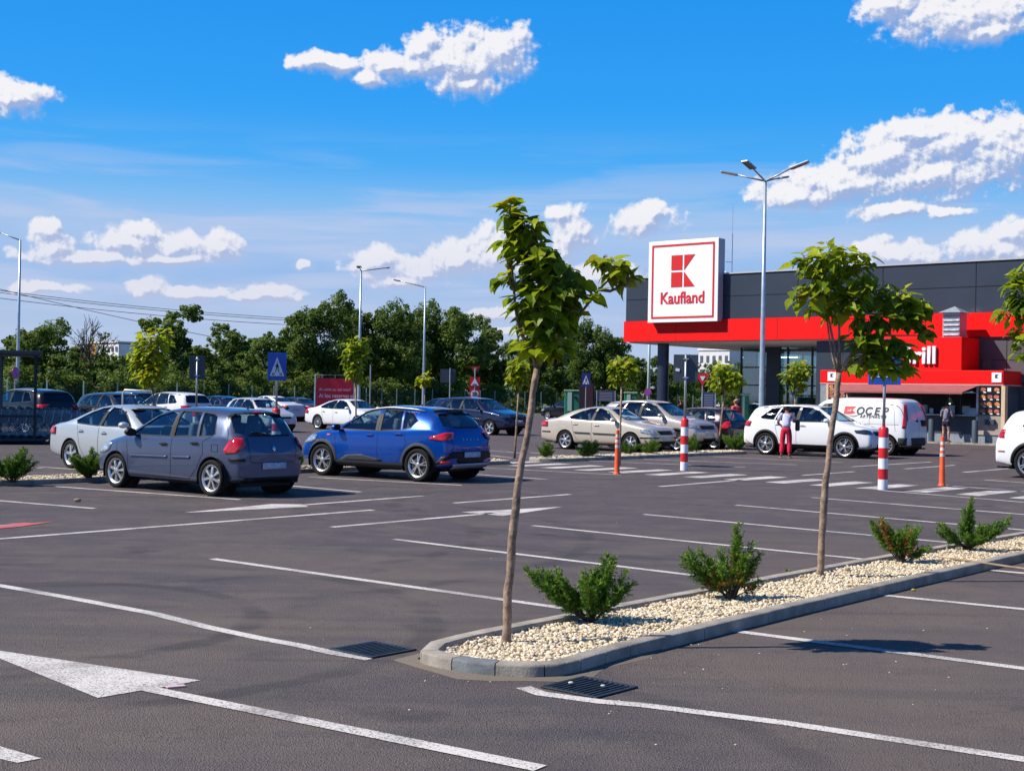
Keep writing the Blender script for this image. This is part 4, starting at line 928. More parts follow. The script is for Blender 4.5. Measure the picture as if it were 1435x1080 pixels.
# van
van = dict(wb=3.2, W=1.90, ro=.72, fo=.85, H=1.90, wr=.33, rimr=.21, rim='steel', tw=.21, col='white', zb=.24, plank=.12, plan=6, cab=(1.2, 3.0), mirror=(2.75, 1.15), arch=.39, w4=.985,
    top=[(-.72, .95), (-.70, 1.60), (-.62, 1.82), (-.50, 1.88), (.6, 1.91), (1.8, 1.91), (2.45, 1.84), (2.95, 1.45), (3.25, 1.20), (3.6, 1.08), (3.9, .92), (4.05, .65)],
    sh=[(-.72, .90), (-.66, 1.05), (2.0, 1.05), (3.0, 1.02), (3.6, .92), (4.05, .60)], roofw=[(-.7, .84), (.6, .86), (2.4, .82), (3.25, .90)],
    win=[[(2.95, 1.12), (2.62, 1.45), (2.35, 1.66), (1.95, 1.70), (1.90, 1.10)]], ws=[(-.70, 1.24), (.70, 1.24), (.62, 1.76), (-.62, 1.76)],
    seams=[[(1.82, 1.80), (1.78, 1.0), (1.80, .38)], [(3.0, 1.05), (2.92, .38), (1.80, .38)], [(.62, 1.74), (.62, .38)], [(-.30, .80), (-.22, 1.5), (-.05, 1.78), (.5, 1.80), (1.7, 1.80)], [(1.75, 1.02), (-.4, 1.02)]],
    rseams=[[(0, 1.80), (0, .45)], [(-.78, 1.75), (-.80, .45), (.80, .45), (.78, 1.75), (-.78, 1.75)]], handles=[(.82, .98, 0, 0), (2.0, .98, 0, 0)],
    parts=[('tail_light', REDL, ('c', -.62, .84, R(125)), [(-.10, 1.70), (.03, 1.70), (.05, 1.30), (.10, .92), (-.02, .90), (-.11, 1.20)], True, .014), ('rear_plate', TRIM, 'rear', [(-.62, .98), (-.18, .98), (-.18, 1.18), (-.62, 1.18)], False, .010),
           ('door_handle_box', TRIM, 'rear', [(.04, 1.12), (.16, 1.12), (.16, 1.18), (.04, 1.18)], False, .012), ('rear_bumper', GREYTRIM, 'rear', [(-.88, .36), (.88, .36), (.88, .60), (-.88, .60)], False, .02), ('side_cladding', GREYTRIM, 'side', [(-.62, .36), (-.40, .36), (-.40, .60), (-.64, .60)], True, .012),
           ('headlight', CLEARL, ('c', 3.8, .68, R(45)), [(-.25, .70), (.2, .70), (.2, .90), (-.25, .95)], True, .006)])
VANP = (13.0, 45.15)
rv, cast = make_car('parked_van', 'white delivery van with dark lettering on its side and tall red tail lights', 'van', VANP, FN - .02, van, group=None)
# lettering on the van's near (left) side
def side_text(root, cast, txt, x, z, size, m, s=1, step=None, nm='side_lettering', shear=.15, bold=.006):
    st = step or size * .8
    for i, ch in enumerate(txt):
        if ch == ' ': continue
        xx = x - i * st if s > 0 else x + i * st
        p, n = cast(('side', s), xx, z); o = text_mb(ch, size, m, nm, root, depth=.006, align='CENTER', shear=shear, bold=bold)
        up = (Vector((0, 0, 1)) - n * n.z).normalized(); basis(o, p + n * .006 - up * size * .35, up.cross(n), up)
DK = mat('lettering_dark', (.03, .035, .04), rough=.5); RD = mat('lettering_red', (.55, .03, .03), rough=.5)
side_text(rv, cast, 'OCEP', .98, 1.46, .36, DK, step=.30, bold=.012); side_text(rv, cast, 'АВТОЧАСТИ', .92, 1.27, .12, DK, step=.105)
g = MB()
for pl in ([(1.56, 1.60), (1.14, 1.60), (1.26, 1.47), (1.14, 1.38), (1.32, 1.34), (1.58, 1.34)],):
    k = len(g.v)
    for (x, z) in pl:
        p, n = cast(('side', 1), x, z); g.v.append(tuple(p + n * .006))
    g.f.append(tuple(range(k, k + len(pl)))); g.m.append(0)
g.build('logo_flag', RD, rv)
g = MB(); P_ = []
for j in range(10):
    a = j / 9; x, z = 1.45 - .45 * a, 1.33 - .06 * math.sin(a * math.pi); p, n = cast(('side', 1), x, z); P_.append(p + n * .008)
g.tube(P_, [.004 + .010 * math.sin(math.pi * j / 9) for j in range(10)], 6); g.build('logo_swoosh', RD, rv)
side_text(rv, cast, 'ck', 1.42, 1.47, .13, mat('lettering_pale', (.5, .45, .45)), step=.08)
tou = suv('white', H=1.72, wb=2.89, W=1.94, L=4.80, rim='y5', wr=.385, tint=(1, 2))
tou['parts'] = [p for p in tou['parts'] if p[0] != 'tail_light' and p[0] != 'rear_bumper'] + [('tail_light', REDL, ('c', -.80, .80, R(145)), [(-.22, .96), (.14, .96), (.10, 1.16), (-.08, 1.17), (-.18, 1.10)], True, .012),
    ('rear_reflector', REDL, ('c', -.80, .80, R(145)), [(-.30, .62), (.16, .62), (.16, .65), (-.30, .65)], True, .01)]
tou['cladz'] = .06
make_car('parked_car', 'large white car cut off by the right edge in front of the snack bar', 'car', off(G(1444, 671), 0, .88), HN, tou)
make_car('parked_car', 'white car at the gravel island with only a bumper corner in view', 'car', off(G(1494, 778), 2.95, 0), FN, hatch('white', H=1.45))
# second parking block
make_car('parked_car', 'black people carrier behind the cart shelter with its dark rear window towards us', 'car', off(G(66, 608), .0, 0), FN + .05, suv('black', H=1.70, wb=2.75, W=1.85, L=4.6, tint=(1, 2, 'r')))
make_car('parked_car', 'dark grey crossover behind the silver saloon with a paper behind its windscreen', 'car', off(G(132, 608), 0, .3), HN - .03, suv('darkgrey', H=1.60, wb=2.6, W=1.78, L=4.3, rails=None))
make_car('parked_car', 'dark estate with silver roof rails half hidden behind the dark grey crossover', 'car', off(G(198, 596), 0, 0), FN, suv('plum', H=1.62, wb=2.6, W=1.78, L=4.4))
make_car('parked_car', 'white crossover with red tail lights behind the roof of the grey-blue hatchback', 'car', off(G(264, 603), 0, 0), FN + .04, suv('white', H=1.64, wb=2.6, W=1.82, L=4.3, tint=('r',)))
make_car('parked_car', 'dark navy car between the white crossover and the silver hatchback with dark bonnet', 'car', off(G(330, 597), 0, 0), FN, sedan('navy', H=1.47))
make_car('parked_car', 'silver hatchback facing us with dark grille and a red-tinted plate, behind the grey hatchback', 'car', off(G(341, 602.5), 0, 0), HN - .12, hatch('lightsilver', H=1.45, wb=2.5))
make_car('parked_car', 'white saloon seen from behind, beyond the silver hatchback and left of the red billboard', 'car', off(G(398, 590), 0, 0), FN, sedan('white', H=1.46))
make_car('parked_car', 'dark car with a red tail light in front of the red billboard, mostly hidden', 'car', off(G(432, 590), 0, 0), FN, sedan('darkgrey', H=1.40))
make_car('parked_car', 'white saloon with multi-spoke wheels parked below the red billboard', 'car', off(G(446, 601), 0, .82), HN, sedan('white', H=1.44, wb=2.71, W=1.81, L=4.63, rim='multi', wr=.33))
c0 = G(686.4, 609.6); sm = suv('navy', H=1.64, wb=2.85, W=1.88, L=4.77, rim='star5', wr=.33, clad=None, rails=None)
make_car('parked_car', 'very dark blue people carrier facing us with five-spoke wheels, behind the blue crossover', 'car', off(c0, -2.85, .85), HN, sm)
make_car('parked_car', 'dark roofed car just behind the dark blue people carrier, left of it', 'car', off(G(645, 597), 0, 0), FN, sedan('black', H=1.52))
make_car('parked_car', 'small dark saloon far away in the lane, left of the brown totem', 'car', off(G(818, 589), 0, 0), FN, sedan('black', H=1.45))
# ------------------------------------------------------------------ supermarket
PF = Vector((21.9, 59.2, 0))                       # facade reference; s along the front, d behind it
def BW(s, d, z): return Vector((PF.x + NV.x * s + RV.x * d, PF.y + NV.y * s + RV.y * d, z))
def PL(u, v, d):
    """where the sight line to a surveyed corner meets the facade-parallel plane at depth d"""
    q = BW(0, d, 0); r = ray(u, v); t = (q.x * RV.x + q.y * RV.y) / (r.x * RV.x + r.y * RV.y)
    p = Vector((0, 0, CAMH)) + r * t; return (Vector((p.x - q.x, p.y - q.y, 0)).dot(NV), p.z)
SLATE = mat('slate_panel', (.030, .042, .064), rough=.42, metal=.2, noise=.08, nscale=.6); REDB = mat('red_panel', (.80, .005, .004), rough=.5, noise=.07, nscale=.7, spec=.2)
JOINT = mat('panel_joint', (.008, .009, .011), rough=.9); SOFFIT = mat('soffit', (.62, .62, .63), rough=.6, noise=.05, nscale=2); GREYW = mat('grey_wall_panel', (.075, .072, .082), rough=.6, noise=.08, nscale=1)
PAVE = mat('concrete_pavement', (.30, .28, .26), rough=.9, noise=.2, nscale=2.5, bump=.3, bscale=30)
NAVY = mat('navy_panel', (.035, .050, .075), rough=.5, noise=.1, nscale=2); WHITEP = mat('white_sign_face', (.82, .83, .86), rough=.35); SIGNG = mat('sign_side', (.42, .44, .47), rough=.5)
CREAM = mat('cream_frame', (.62, .46, .30), rough=.6, noise=.1); BEIGE = mat('beige_panel', (.36, .30, .25), rough=.6, noise=.1, nscale=4); PLINTH = mat('grey_plinth', (.22, .25, .29), rough=.8, noise=.15)
STEEL = mat('galvanised', (.42, .46, .50), rough=.45, metal=.6, noise=.15, nscale=6); LOGOR = mat('logo_red', (.62, .015, .015), rough=.4); INT = mat('dark_interior', (.010, .011, .013), rough=.8)
AWN = mat('awning_canvas', (.30, .095, .095), rough=.8, noise=.08, nscale=3)
def bpar(root, name, s0, s1, d0, d1, z0, z1, m, bevel=0):   # a box in facade coordinates, root placed at PF with rotation HN
    b = MB(); b.box(((s0 + s1) / 2, (d0 + d1) / 2, (z0 + z1) / 2), (abs(s1 - s0), abs(d1 - d0), z1 - z0)); return b.build(name, m, root, bevel=bevel)
b = MB(); b.quad(*[tuple(BW(s, d, .075)) for s, d in ((-16, -2.75), (40, -2.75), (40, 60), (-16, 60))]); tag(b.build('pavement', PAVE), kind='structure')
b = MB(); 
for i in range(56):
    p = BW(-16 + i, -2.75, 0); q = BW(-15.01 + i, -2.75, 0); o_ = RV * -.12
    b.quad(p + o_, q + o_, q + o_ + Vector((0, 0, .08)), p + o_ + Vector((0, 0, .08))); b.quad(p + o_ + Vector((0, 0, .08)), q + o_ + Vector((0, 0, .08)), q + Vector((0, 0, .08)), p + Vector((0, 0, .08)))
tag(b.build('kerb', CONC), kind='structure')
shop = thing('supermarket', 'large supermarket with dark slate upper cladding over a red band and glass entrance', 'supermarket', PF, HN)
SL = PL(877, 430, 0)[0]; ZT, ZR, ZB = 8.12, 5.83, 4.73; S1 = 34.0
# roof volume: the fascia runs from SL to S1
fs = MB(); fs.box(((SL + S1) / 2, 14.02, (ZR + ZT) / 2), (S1 - SL, 28, ZT - ZR)); fs.build('upper_cladding', SLATE, shop)
fr_ = MB(); fr_.box(((SL + S1) / 2 - .02, 13.98, (ZB + ZR) / 2 + .0), (S1 - SL + .08, 28.1, ZR - ZB - .004)); fr_.build('red_fascia', REDB, shop)
bpar(shop, 'soffit', SL + .15, S1, .2, 27, ZB - .06, ZB - .003, SOFFIT)
bpar(shop, 'roof_edge', SL - .06, S1, -.05, .25, ZT, ZT + .07, SIGNG)
j = MB()
zm = (ZR + ZT) / 2 + .02
j.box(((SL + S1) / 2, .012, zm), (S1 - SL, .01, .03)); j.box(((SL + S1) / 2, .012, ZR), (S1 - SL, .022, .03))
for k in range(13):
    s = SL + 1.45 + k * 4.45
    if s > S1: break
    j.box((s, .012, (ZR + ZT) / 2), (.03, .012, ZT - ZR))
for k in range(9): j.box((SL + 3.3 + 6.0 * k, -.073, (ZB + ZR) / 2), (.012, .008, ZR - ZB - .02))
j.build('panel_joints', JOINT, shop)
# column under the corner
cs, _ = PL(929, 520, 1.2); c = MB(); c.lathe([(.31, .07), (.31, ZB - .05)], 32, 'z', (cs, 1.2, 0)); c.build('column', mat('column_blue_grey', (.030, .045, .075), rough=.35, metal=.3, noise=.1, nscale=3), shop, smooth_=True)
# glass entrance, recessed
GD = 7.0; g0, _ = PL(1038, 520, GD); g1 = PL(1145, 520, GD)[0] + 6
curt = bpar(shop, 'glass_wall', g0, g1, GD, GD + .05, .1, ZB - .06, GLASS)
bpar(shop, 'glass_wall', g0, g0 + .05, GD + .05, GD + 18, .1, ZB - .06, GLASS)
mu = MB()
for s in [g0 + .04 + i * 1.48 for i in range(int((g1 - g0) / 1.48) + 1)]: mu.box((s, GD - .03, 2.4), (.07, .09, ZB - .2))
for z in (.22, 2.55, 3.55, ZB - .2): mu.box(((g0 + g1) / 2, GD - .028, z), (g1 - g0, .075, .07))
for d in [GD + 1.8 * i for i in range(1, 9)]: mu.box((g0 - .02, d, 2.4), (.08, .07, ZB - .2))
mu.build('mullions', mat('frame_dark', (.02, .022, .026), rough=.4, metal=.3), shop)
bpar(shop, 'glass_pier', g0 + 1.75, g0 + 2.6, GD - .22, GD - .08, .1, ZB - .06, SLATE)
# inside the hall: floor, back wall, shelves, lamps
bpar(shop, 'hall_floor', g0 + .2, S1 - 1, GD + .3, GD + 18, .08, .10, mat('hall_floor', (.25, .24, .23), rough=.3))
bpar(shop, 'back_wall', g0 + .2, S1 - 1, GD + 9, GD + 9.2, .1, ZB - .1, mat('hall_wall', (.30, .06, .06), rough=.6, noise=.2, nscale=.6))
sh = MB()
for i in range(7): sh.box((g0 + 2.2 + i * 1.9, GD + 4.5 + (i % 2) * 2, 1.0), (.9, 2.4, 1.8))
sh.build('shop_shelving', mat('shelving', (.12, .12, .13), rough=.7, noise=.5, nscale=5), shop)
lp = MB()
for i in range(6): lp.box((g0 + 1.8 + i * 2.3, GD + 2.0 + (i % 2) * 1.6, ZB - .55), (1.3, .09, .05))
lp.build('ceiling_lights', mat('strip_light', (.8, .8, .8), emit=((1, .97, .92), 7)), shop)
# main wall right of the entrance
bpar(shop, 'front_wall', 1.0 - 3.2, S1, .06, .3, .12, ZB - .004, GREYW); bpar(shop, 'end_wall', S1 - .3, S1 - .05, .4, 27, .1, ZB - .01, GREYW); bpar(shop, 'plinth', -2.1, S1, .03, .1, .075, .45, PLINTH)
jj = MB()
for z in (1.6, 2.65, 3.7): jj.box(((S1 - 2.0) / 2, .055, z), (S1 + 2, .012, .025))
for k in range(8): jj.box((-.2 + 4.4 * k, .055, 2.4), (.025, .014, ZB - .3))
jj.build('wall_joints', JOINT, shop)
bpar(shop, 'rear_wall', PL(1150, 520, .5)[0] - .2, -2.0, .42, .6, .1, ZB - .02, SLATE)
# big logo box
lg = thing('store_sign', 'big square white sign box with red emblem on the slate facade', 'store sign', tuple(BW(PL(957, 400, -.45)[0], -.45, 7.83)), HN)
b = MB(); b.box((0, .30, 0), (4.26, .62, 4.22)); b.build('box', SIGNG, lg, bevel=.02)
b = MB(); b.box((0, -.03, 0), (4.30, .05, 4.26)); b.build('face', WHITEP, lg, bevel=.01)
b = MB(); w, t_w, zf_ = 3.86, .10, -.066
for s in (-1, 1): b.box((s * (w / 2 - t_w / 2), zf_, 0), (t_w, .014, w)); b.box((0, zf_, s * (w / 2 - t_w / 2)), (w - 2 * t_w, .0138, t_w))
b.build('border', LOGOR, lg)
b = MB()
def flat(mb, pts, y0=-.074, y1=-.056):
    n = len(mb.v); k = len(pts); mb.v += [(x, y0, z) for x, z in pts] + [(x, y1, z) for x, z in pts]
    mb.f += [tuple(n + i for i in range(k)), tuple(n + k + i for i in reversed(range(k)))] + [(n + i, n + k + i, n + k + (i + 1) % k, n + (i + 1) % k) for i in range(k)]; mb.m += [0] * (k + 2)
def klogo(mb, cx, cz, s, y0=-.074, y1=-.056):
    a = .06 * s
    flat(mb, [(cx - .76 * s, cz + a), (cx - .02 * s, cz + a), (cx - .02 * s, cz + .90 * s), (cx - .76 * s, cz + .90 * s)], y0, y1)
    flat(mb, [(cx - .76 * s, cz - .90 * s), (cx - .02 * s, cz - .90 * s), (cx - .02 * s, cz - a), (cx - .76 * s, cz - a)], y0, y1)
    flat(mb, [(cx + .10 * s, cz + a), (cx + .12 * s, cz + a), (cx + .82 * s, cz + .90 * s), (cx + .10 * s, cz + .90 * s)], y0, y1)
    flat(mb, [(cx + .10 * s, cz - .90 * s), (cx + .82 * s, cz - .90 * s), (cx + .12 * s, cz - a), (cx + .10 * s, cz - a)], y0, y1)
klogo(b, .0, .52, .92); b.build('emblem', LOGOR, lg)
o = text_mb('Kaufland', .86, LOGOR, 'store_name', lg, depth=.02, bold=.016); basis(o, (0, -.068, -1.16), (1, 0, 0)); o.scale = (.92, 1, 1)
# roof antenna behind the sign
an = thing('roof_antenna', 'thin antenna mast on the roof just right of the white sign box', 'antenna', tuple(BW(PL(1026, 350, 6)[0], 6, ZT)))
b = MB(); b.tube([(0, 0, 0), (0, 0, 2.9)], .03, 6); b.tube([(-.35, 0, 1.3), (.0, 0, 1.3)], .02, 5); b.tube([(0, 0, 2.9), (0, 0, 4.6)], .012, 5); b.build('mast', STEEL, an)
b = MB(); b.lathe([(.001, -.3), (.14, -.26), (.16, 0), (.14, .2), (.001, .24)], 14, 'z', (-.38, 0, .55)); b.build('dome', WHITEP, an, smooth_=True)

# ------------------------------------------------------------------ snack bar kiosk built onto the front
KD = -2.1
kl, kz1 = PL(1149.8, 518.3, KD); kr, kz2 = PL(1406.3, 519.0, KD); kzb = PL(1400, 538.6, KD)[1]; kzt = (kz1 + kz2) / 2
kio = thing('snack_bar', 'red snack bar kiosk with awning and food boards on the store front', 'snack bar', PF, HN)
def kp(name, s0, s1, d0, d1, z0, z1, m, bevel=0): return bpar(kio, name, s0, s1, d0, d1, z0, z1, m, bevel)
kp('red_canopy', kl, kr, KD, -.01, kzb, kzt, REDB, .01)
bl = PL(1218, 500, KD)[0]; br = PL(1347.2, 500, KD)[0]; bt = PL(1347, 472, KD)[1]
kp('red_name_box', bl, br, KD + .02, -.08, kzt + .002, bt, REDB, .01)
kp('canopy_edge', kl - .01, kr + .01, KD - .012, -.02, kzb - .05, kzb - .003, mat('pale_trim', (.55, .35, .33), rough=.5))
o = text_mb('Grill', 1.08, WHITEP, 'kiosk_lettering', kio, depth=.10, bold=.022); zl0 = PL(1300, 509, KD)[1]
basis(o, ((bl + br) / 2 + .10, KD - .055, zl0), (1, 0, 0))
for s_ in (PL(1166, 527, KD)[0], PL(1397, 529, KD)[0]):
    b = MB(); b.box((s_, KD - .02, (kzb + kzt) / 2 + .0), (.42, .03, .42)); b.build('badge', WHITEP, kio)
    b = MB(); klogo(b, s_, (kzb + kzt) / 2 + .05, .085, KD - .046, KD - .034); b.build('badge_emblem', NAVY, kio)
xA = PL(1371, 580, KD)[0]; xB = PL(1403, 580, KD)[0]; xL = PL(1205, 560, KD)[0]
kp('side_wall', kr - .10, kr - .02, KD + .08, -.01, .45, kzb - .055, NAVY); kp('side_panel', kr - .02, kr + .02, KD + .55, -.35, 1.0, kzb - .35, mat('navy_panel_light', (.05, .07, .10), rough=.45))
kp('plinth', kl + .02, kr, KD + .04, -.01, .076, .42, PLINTH)
kp('back_wall', kl + .3, xA, -.20, -.10, .45, kzb - .06, mat('kiosk_back_wall', (.035, .035, .04), rough=.6, noise=.3, nscale=2)); kp('kiosk_floor', kl + .3, xA, KD + .2, -.2, .43, .47, INT)
kp('front_panel', xL, xA, KD + .06, KD + .14, .42, 1.22, NAVY); kp('counter', xL - .05, xA, KD - .34, KD + .3, 1.22, 1.27, STEEL, .006)
kp('upper_shelf', xL, xA, KD + .02, KD + .10, 2.20, 2.25, STEEL)
po = MB()
for s in (PL(1290, 560, KD)[0], PL(1327, 560, KD)[0], PL(1345, 560, KD)[0]): po.box((s, KD + .10, 1.9), (.06, .06, 2.0))
po.build('hatch_posts', mat('frame_black', (.012, .013, .015), rough=.5), kio)
it = MB(); r2 = random.Random(3)
for i in range(16): s = xL + .4 + i * (xA - xL - .8) / 15; it.box((s, KD + .32 + .2 * r2.random(), 1.27 + .12 + .1 * r2.random()), (.16 + .2 * r2.random(), .2, .2 + .2 * r2.random()), m=i % 3)
it.build('counter_equipment', [STEEL, TRIM, mat('white_packaging', (.6, .58, .55))], kio, bevel=.01)
kp('slanted_display', PL(1349, 590, KD)[0], PL(1368, 590, KD)[0], KD + .1, KD + .5, 1.28, 1.42, STEEL)
kp('right_pier', xA, xB, KD + .02, KD + .40, .42, kzb - .055, BEIGE); kp('frame_edge', xB, xB + .16, KD - .02, KD + .3, .42, kzb - .056, CREAM); kp('frame_edge', xA - .10, xA - .002, KD - .01, KD + .3, .42, kzb - .056, STEEL)
kp('beige_front', xA + .002, xB - .002, KD - .012, KD + .018, .43, PL(1390, 583, KD)[1], BEIGE)
kp('wall_box', PL(1382, 590, KD)[0], PL(1395, 590, KD)[0], KD - .16, KD - .014, PL(1390, 595, KD)[1], PL(1390, 587.5, KD)[1], NAVY, .01)
def menu(s0, s1, z0, z1, seed, nm):
    kp(nm, s0, s1, KD - .035, KD + .015, z0, z1, mat('menu_black', (.010, .008, .008), rough=.3)); r3 = random.Random(seed); a = MB(); c_ = MB(); w_ = MB()
    nx, nz = 3, 4; FO = mat('food_orange', (.55, .22, .08), rough=.5, noise=.6, nscale=9); FB = mat('food_brown', (.38, .12, .07), rough=.5, noise=.6, nscale=12)
    for i in range(nx):
        for k in range(nz):
            x = s0 + (i + .5) * (s1 - s0) / nx + r3.uniform(-.03, .03); z = z0 + (k + .55) * (z1 - z0) / nz; q = (s1 - s0) / nx * .36
            if i == 1 and k == nz - 1:
                w_.box((x, KD - .042, z), (.16, .012, .16)); continue
            pts = [(x + q * math.cos(t) * 1.1, z + q * math.sin(t) * .8) for t in [j * .785 + r3.random() * .2 for j in range(8)]]
            a = MB(); flat(a, pts, KD - .048, KD - .036); a.build('food_picture', FO if r3.random() < .6 else FB, kio); w_.box((x + .06, KD - .042, z - q * 1.05), (q * 1.0, .010, .05))
    w_.build('price_tag', WHITEP, kio)
menu(xA + .04, xB - .04, PL(1390, 581.5, KD)[1], kzb - .09, 5, 'menu_board')
xl0 = PL(1158, 540, KD)[0]; kp('left_pier', kl, xl0, KD + .02, KD + .35, .42, kzb - .055, PLINTH); kp('frame_edge', xl0 + .002, xl0 + .12, KD - .02, KD + .3, .42, kzb - .056, CREAM)
menu(xl0 + .14, PL(1186, 540, KD)[0], 1.9, kzb - .09, 9, 'menu_board'); kp('frame_edge', PL(1186, 540, KD)[0], PL(1188.5, 540, KD)[0], KD - .02, KD + .3, .42, kzb - .056, CREAM)
a = MB(); za = kzb - .06; s0, s1 = PL(1180, 540, KD)[0], PL(1371, 540, KD)[0]
a.grid([[(s0, KD - .01, za), (s1, KD - .01, za)], [(s0 + .05, KD - 1.2, za - .30), (s1 - .22, KD - 1.2, za - .30)], [(s0 + .05, KD - 1.2, za - .38), (s1 - .22, KD - 1.2, za - .38)]])
a.grid([[(s1, KD - .01, za - .02), (s0, KD - .01, za - .02)], [(s1 - .22, KD - 1.18, za - .33), (s0 + .05, KD - 1.18, za - .33)]]); a.build('awning', AWN, kio)
a = MB()
for s in (s0 + .3, (s0 + s1) / 2, s1 - .5): a.tube([(s, KD - .02, za - .25), (s + .5, KD - .6, za - .28), (s, KD - 1.15, za - .34)], .025, 6)
a.build('awning_arm', STEEL, kio)
a = MB(); ls = PL(1331, 560, KD + .5)[0]; a.tube([(ls, KD + .5, kzb - .06), (ls, KD + .5, kzb - .55)], .012, 5); a.lathe([(.03, .28), (.12, .12), (.16, 0)], 14, 'z', (ls, KD + .5, kzb - .85)); a.build('pendant_lamp', mat('lamp_green', (.35, .42, .30), rough=.4), kio)
a = MB(); a.lathe([(.001, -.04), (.07, 0), (.001, .05)], 12, 'z', (ls, KD + .5, kzb - .84)); a.build('lamp_bulb', mat('bulb', (.9, .9, .6), emit=((1, .95, .6), 5)), kio)
# vent on top
vs0 = PL(1321, 460, KD + .5)[0]; vs1 = PL(1344.5, 460, KD + .5)[0]; vz0, vz1 = bt, PL(1333, 438, KD + .5)[1]
vn_ = thing('roof_vent', 'louvred metal roof vent with a pyramid cap standing on the red kiosk box', 'roof vent', tuple(BW((vs0 + vs1) / 2, KD + .9, bt)), HN)
w = vs1 - vs0; hh = vz1 - vz0
b = MB(); b.box((0, 0, hh / 2), (w, .8, hh)); b.build('housing', STEEL, vn_)
b = MB()
for i in range(5): b.box((0, -.42, .12 + i * hh * .19), (w - .06, .09, .03), mat_=Matrix.Rotation(.6, 3, 'X'))
b.build('louvres', STEEL, vn_)
b = MB(); e = w / 2 + .14; q = [(-e, -.6, hh), (e, -.6, hh), (e, .6, hh), (-e, .6, hh)]; b.quad(*q)
for i in range(4): b.quad(q[i], q[(i + 1) % 4], (0, 0, hh + .30))
b.build('cap', STEEL, vn_)
bpar(shop, 'wall_hatch', PL(1377, 505, 0)[0], PL(1389, 505, 0)[0], -.05, .03, PL(1383, 517, 0)[1], PL(1383, 504, 0)[1], mat('small_window', (.10, .10, .09), rough=.2))
for u, v, lb in ((1305, 622, 'dark blue-grey bollard beside the van in front of the snack bar counter'), (1366, 624, 'dark blue-grey bollard at the right end of the snack bar counter')):
    p = BW(PL(u, v, KD - .45)[0], KD - .45, .075); b = MB(); b.lathe([(.001, 0), (.13, 0), (.13, .93), (.115, .97), (.001, .975)], 24, 'z'); tag(b.build('bollard', mat('bollard_blue_grey', (.060, .080, .105), rough=.5, noise=.15), smooth_=False, loc=p, auto=30), lb, 'bollard', 'bollards at the snack bar')
p = BW(PL(1409, 598, KD + .6)[0], KD + .6, .075); b = MB(); b.box((0, 0, .42), (.42, .42, .80)); b.box((0, 0, .84), (.46, .46, .05)); tag(b.build('waste_bin', mat('bin_red', (.5, .03, .02), rough=.5), loc=p, bevel=.02), 'red bin at the right end of the snack bar behind a white car', 'waste bin')

# ------------------------------------------------------------------ signs and posts
POLE = mat('grey_pole', (.36, .39, .42), rough=.45, metal=.5, noise=.15, nscale=5); SIGNB = mat('sign_back', (.045, .060, .080), rough=.5, noise=.1, nscale=4); BLUES = mat('sign_blue', (.010, .085, .45), rough=.35, noise=.12, nscale=3)
REDS = mat('sign_red', (.62, .015, .02), rough=.35, noise=.12, nscale=3); ORANGE = mat('flex_orange', (.80, .10, .02), rough=.5, noise=.12, nscale=5); WHT = mat('sign_white', (.78, .80, .84), rough=.4); BLK = mat('sign_black', (.015, .015, .015), rough=.5); PURP = mat('faded_violet', (.28, .10, .50), rough=.5, noise=.15)
def bands(root, n0, h, r):
    k = 6; seg = h / k
    for i in range(k):
        b = MB(); z0, z1 = i * seg, (i + 1) * seg; top_ = i == k - 1
        pr = [(r, z0), (r, z1)] if not top_ else [(r, z0), (r, z1 - .04), (r * .8, z1 - .008), (r * .35, z1)]
        if i == 0: pr = [(.001, 0)] + pr
        b.lathe(pr, 24, 'z'); b.build('red_band' if i % 2 else 'white_band', REDS if i % 2 else WHT, root, smooth_=False, auto=40)
    b = MB(); b.tube([(0, 0, h - .05), (0, 0, h + .02)], r * .4, 10); b.build('collar', REDS, root)
def crossing_face(root, z, w, h, y=-.035, m=BLUES):
    b = MB(); b.box((0, y, z), (w, .02, h)); b.build('sign_plate', m, root, bevel=.004)
    b = MB(); flat(b, [(-w * .38, z - h * .34), (w * .38, z - h * .34), (0, z + h * .34)], y - .018, y - .011); b.build('white_triangle', WHT, root)
    b = MB(); yy0, yy1 = y - .026, y - .019
    flat(b, [(w * .035 * math.cos(t), z + h * .165 + w * .035 * math.sin(t)) for t in [j * math.pi / 4 for j in range(8)]], yy0, yy1)
    flat(b, [(-w * .045, z + h * .0), (w * .05, z + h * .0), (w * .04, z + h * .11), (-w * .03, z + h * .11)], yy0, yy1)
    flat(b, [(w * .03, z + h * .09), (w * .10, z - h * .02), (w * .08, z - h * .04), (w * .02, z + h * .05)], yy0, yy1); flat(b, [(-w * .03, z + h * .09), (-w * .02, z + h * .05), (-w * .08, z - h * .02), (-w * .11, z + .0)], yy0, yy1)
    flat(b, [(-w * .04, z + .0), (w * .01, z + .0), (-w * .06, z - h * .20), (-w * .10, z - h * .20)], yy0, yy1); flat(b, [(w * .0, z + .0), (w * .05, z + .0), (w * .12, z - h * .20), (w * .075, z - h * .20)], yy0, yy1)
    for i in (-3, -2, 2, 3): flat(b, [(i * w * .082 - w * .025, z - h * .31), (i * w * .082 + w * .025, z - h * .31), (i * w * .075 + w * .018, z - h * .22), (i * w * .075 - w * .012, z - h * .22)], yy0, yy1)
    b.build('walking_figure', BLK, root)
def face_cam(p, extra=0.0):   # rotation so that local -y looks at the camera side
    return math.atan2(p[1], p[0]) - math.pi / 2 + extra
def back_face(root, z, w, h):
    b = MB(); b.box((0, .05, z), (w, .02, h)); b.build('sign_plate', SIGNB, root, bevel=.004)
    b = MB(); b.box((0, .074, z), (w * .97, .01, h * .97)); b.build('sign_front', BLUES, root)
    b = MB()
    for s in (-1, 1): b.box((0, .0, z + s * h * .34), (.14, .09, .03))
    b.build('clamp', STEEL, root)
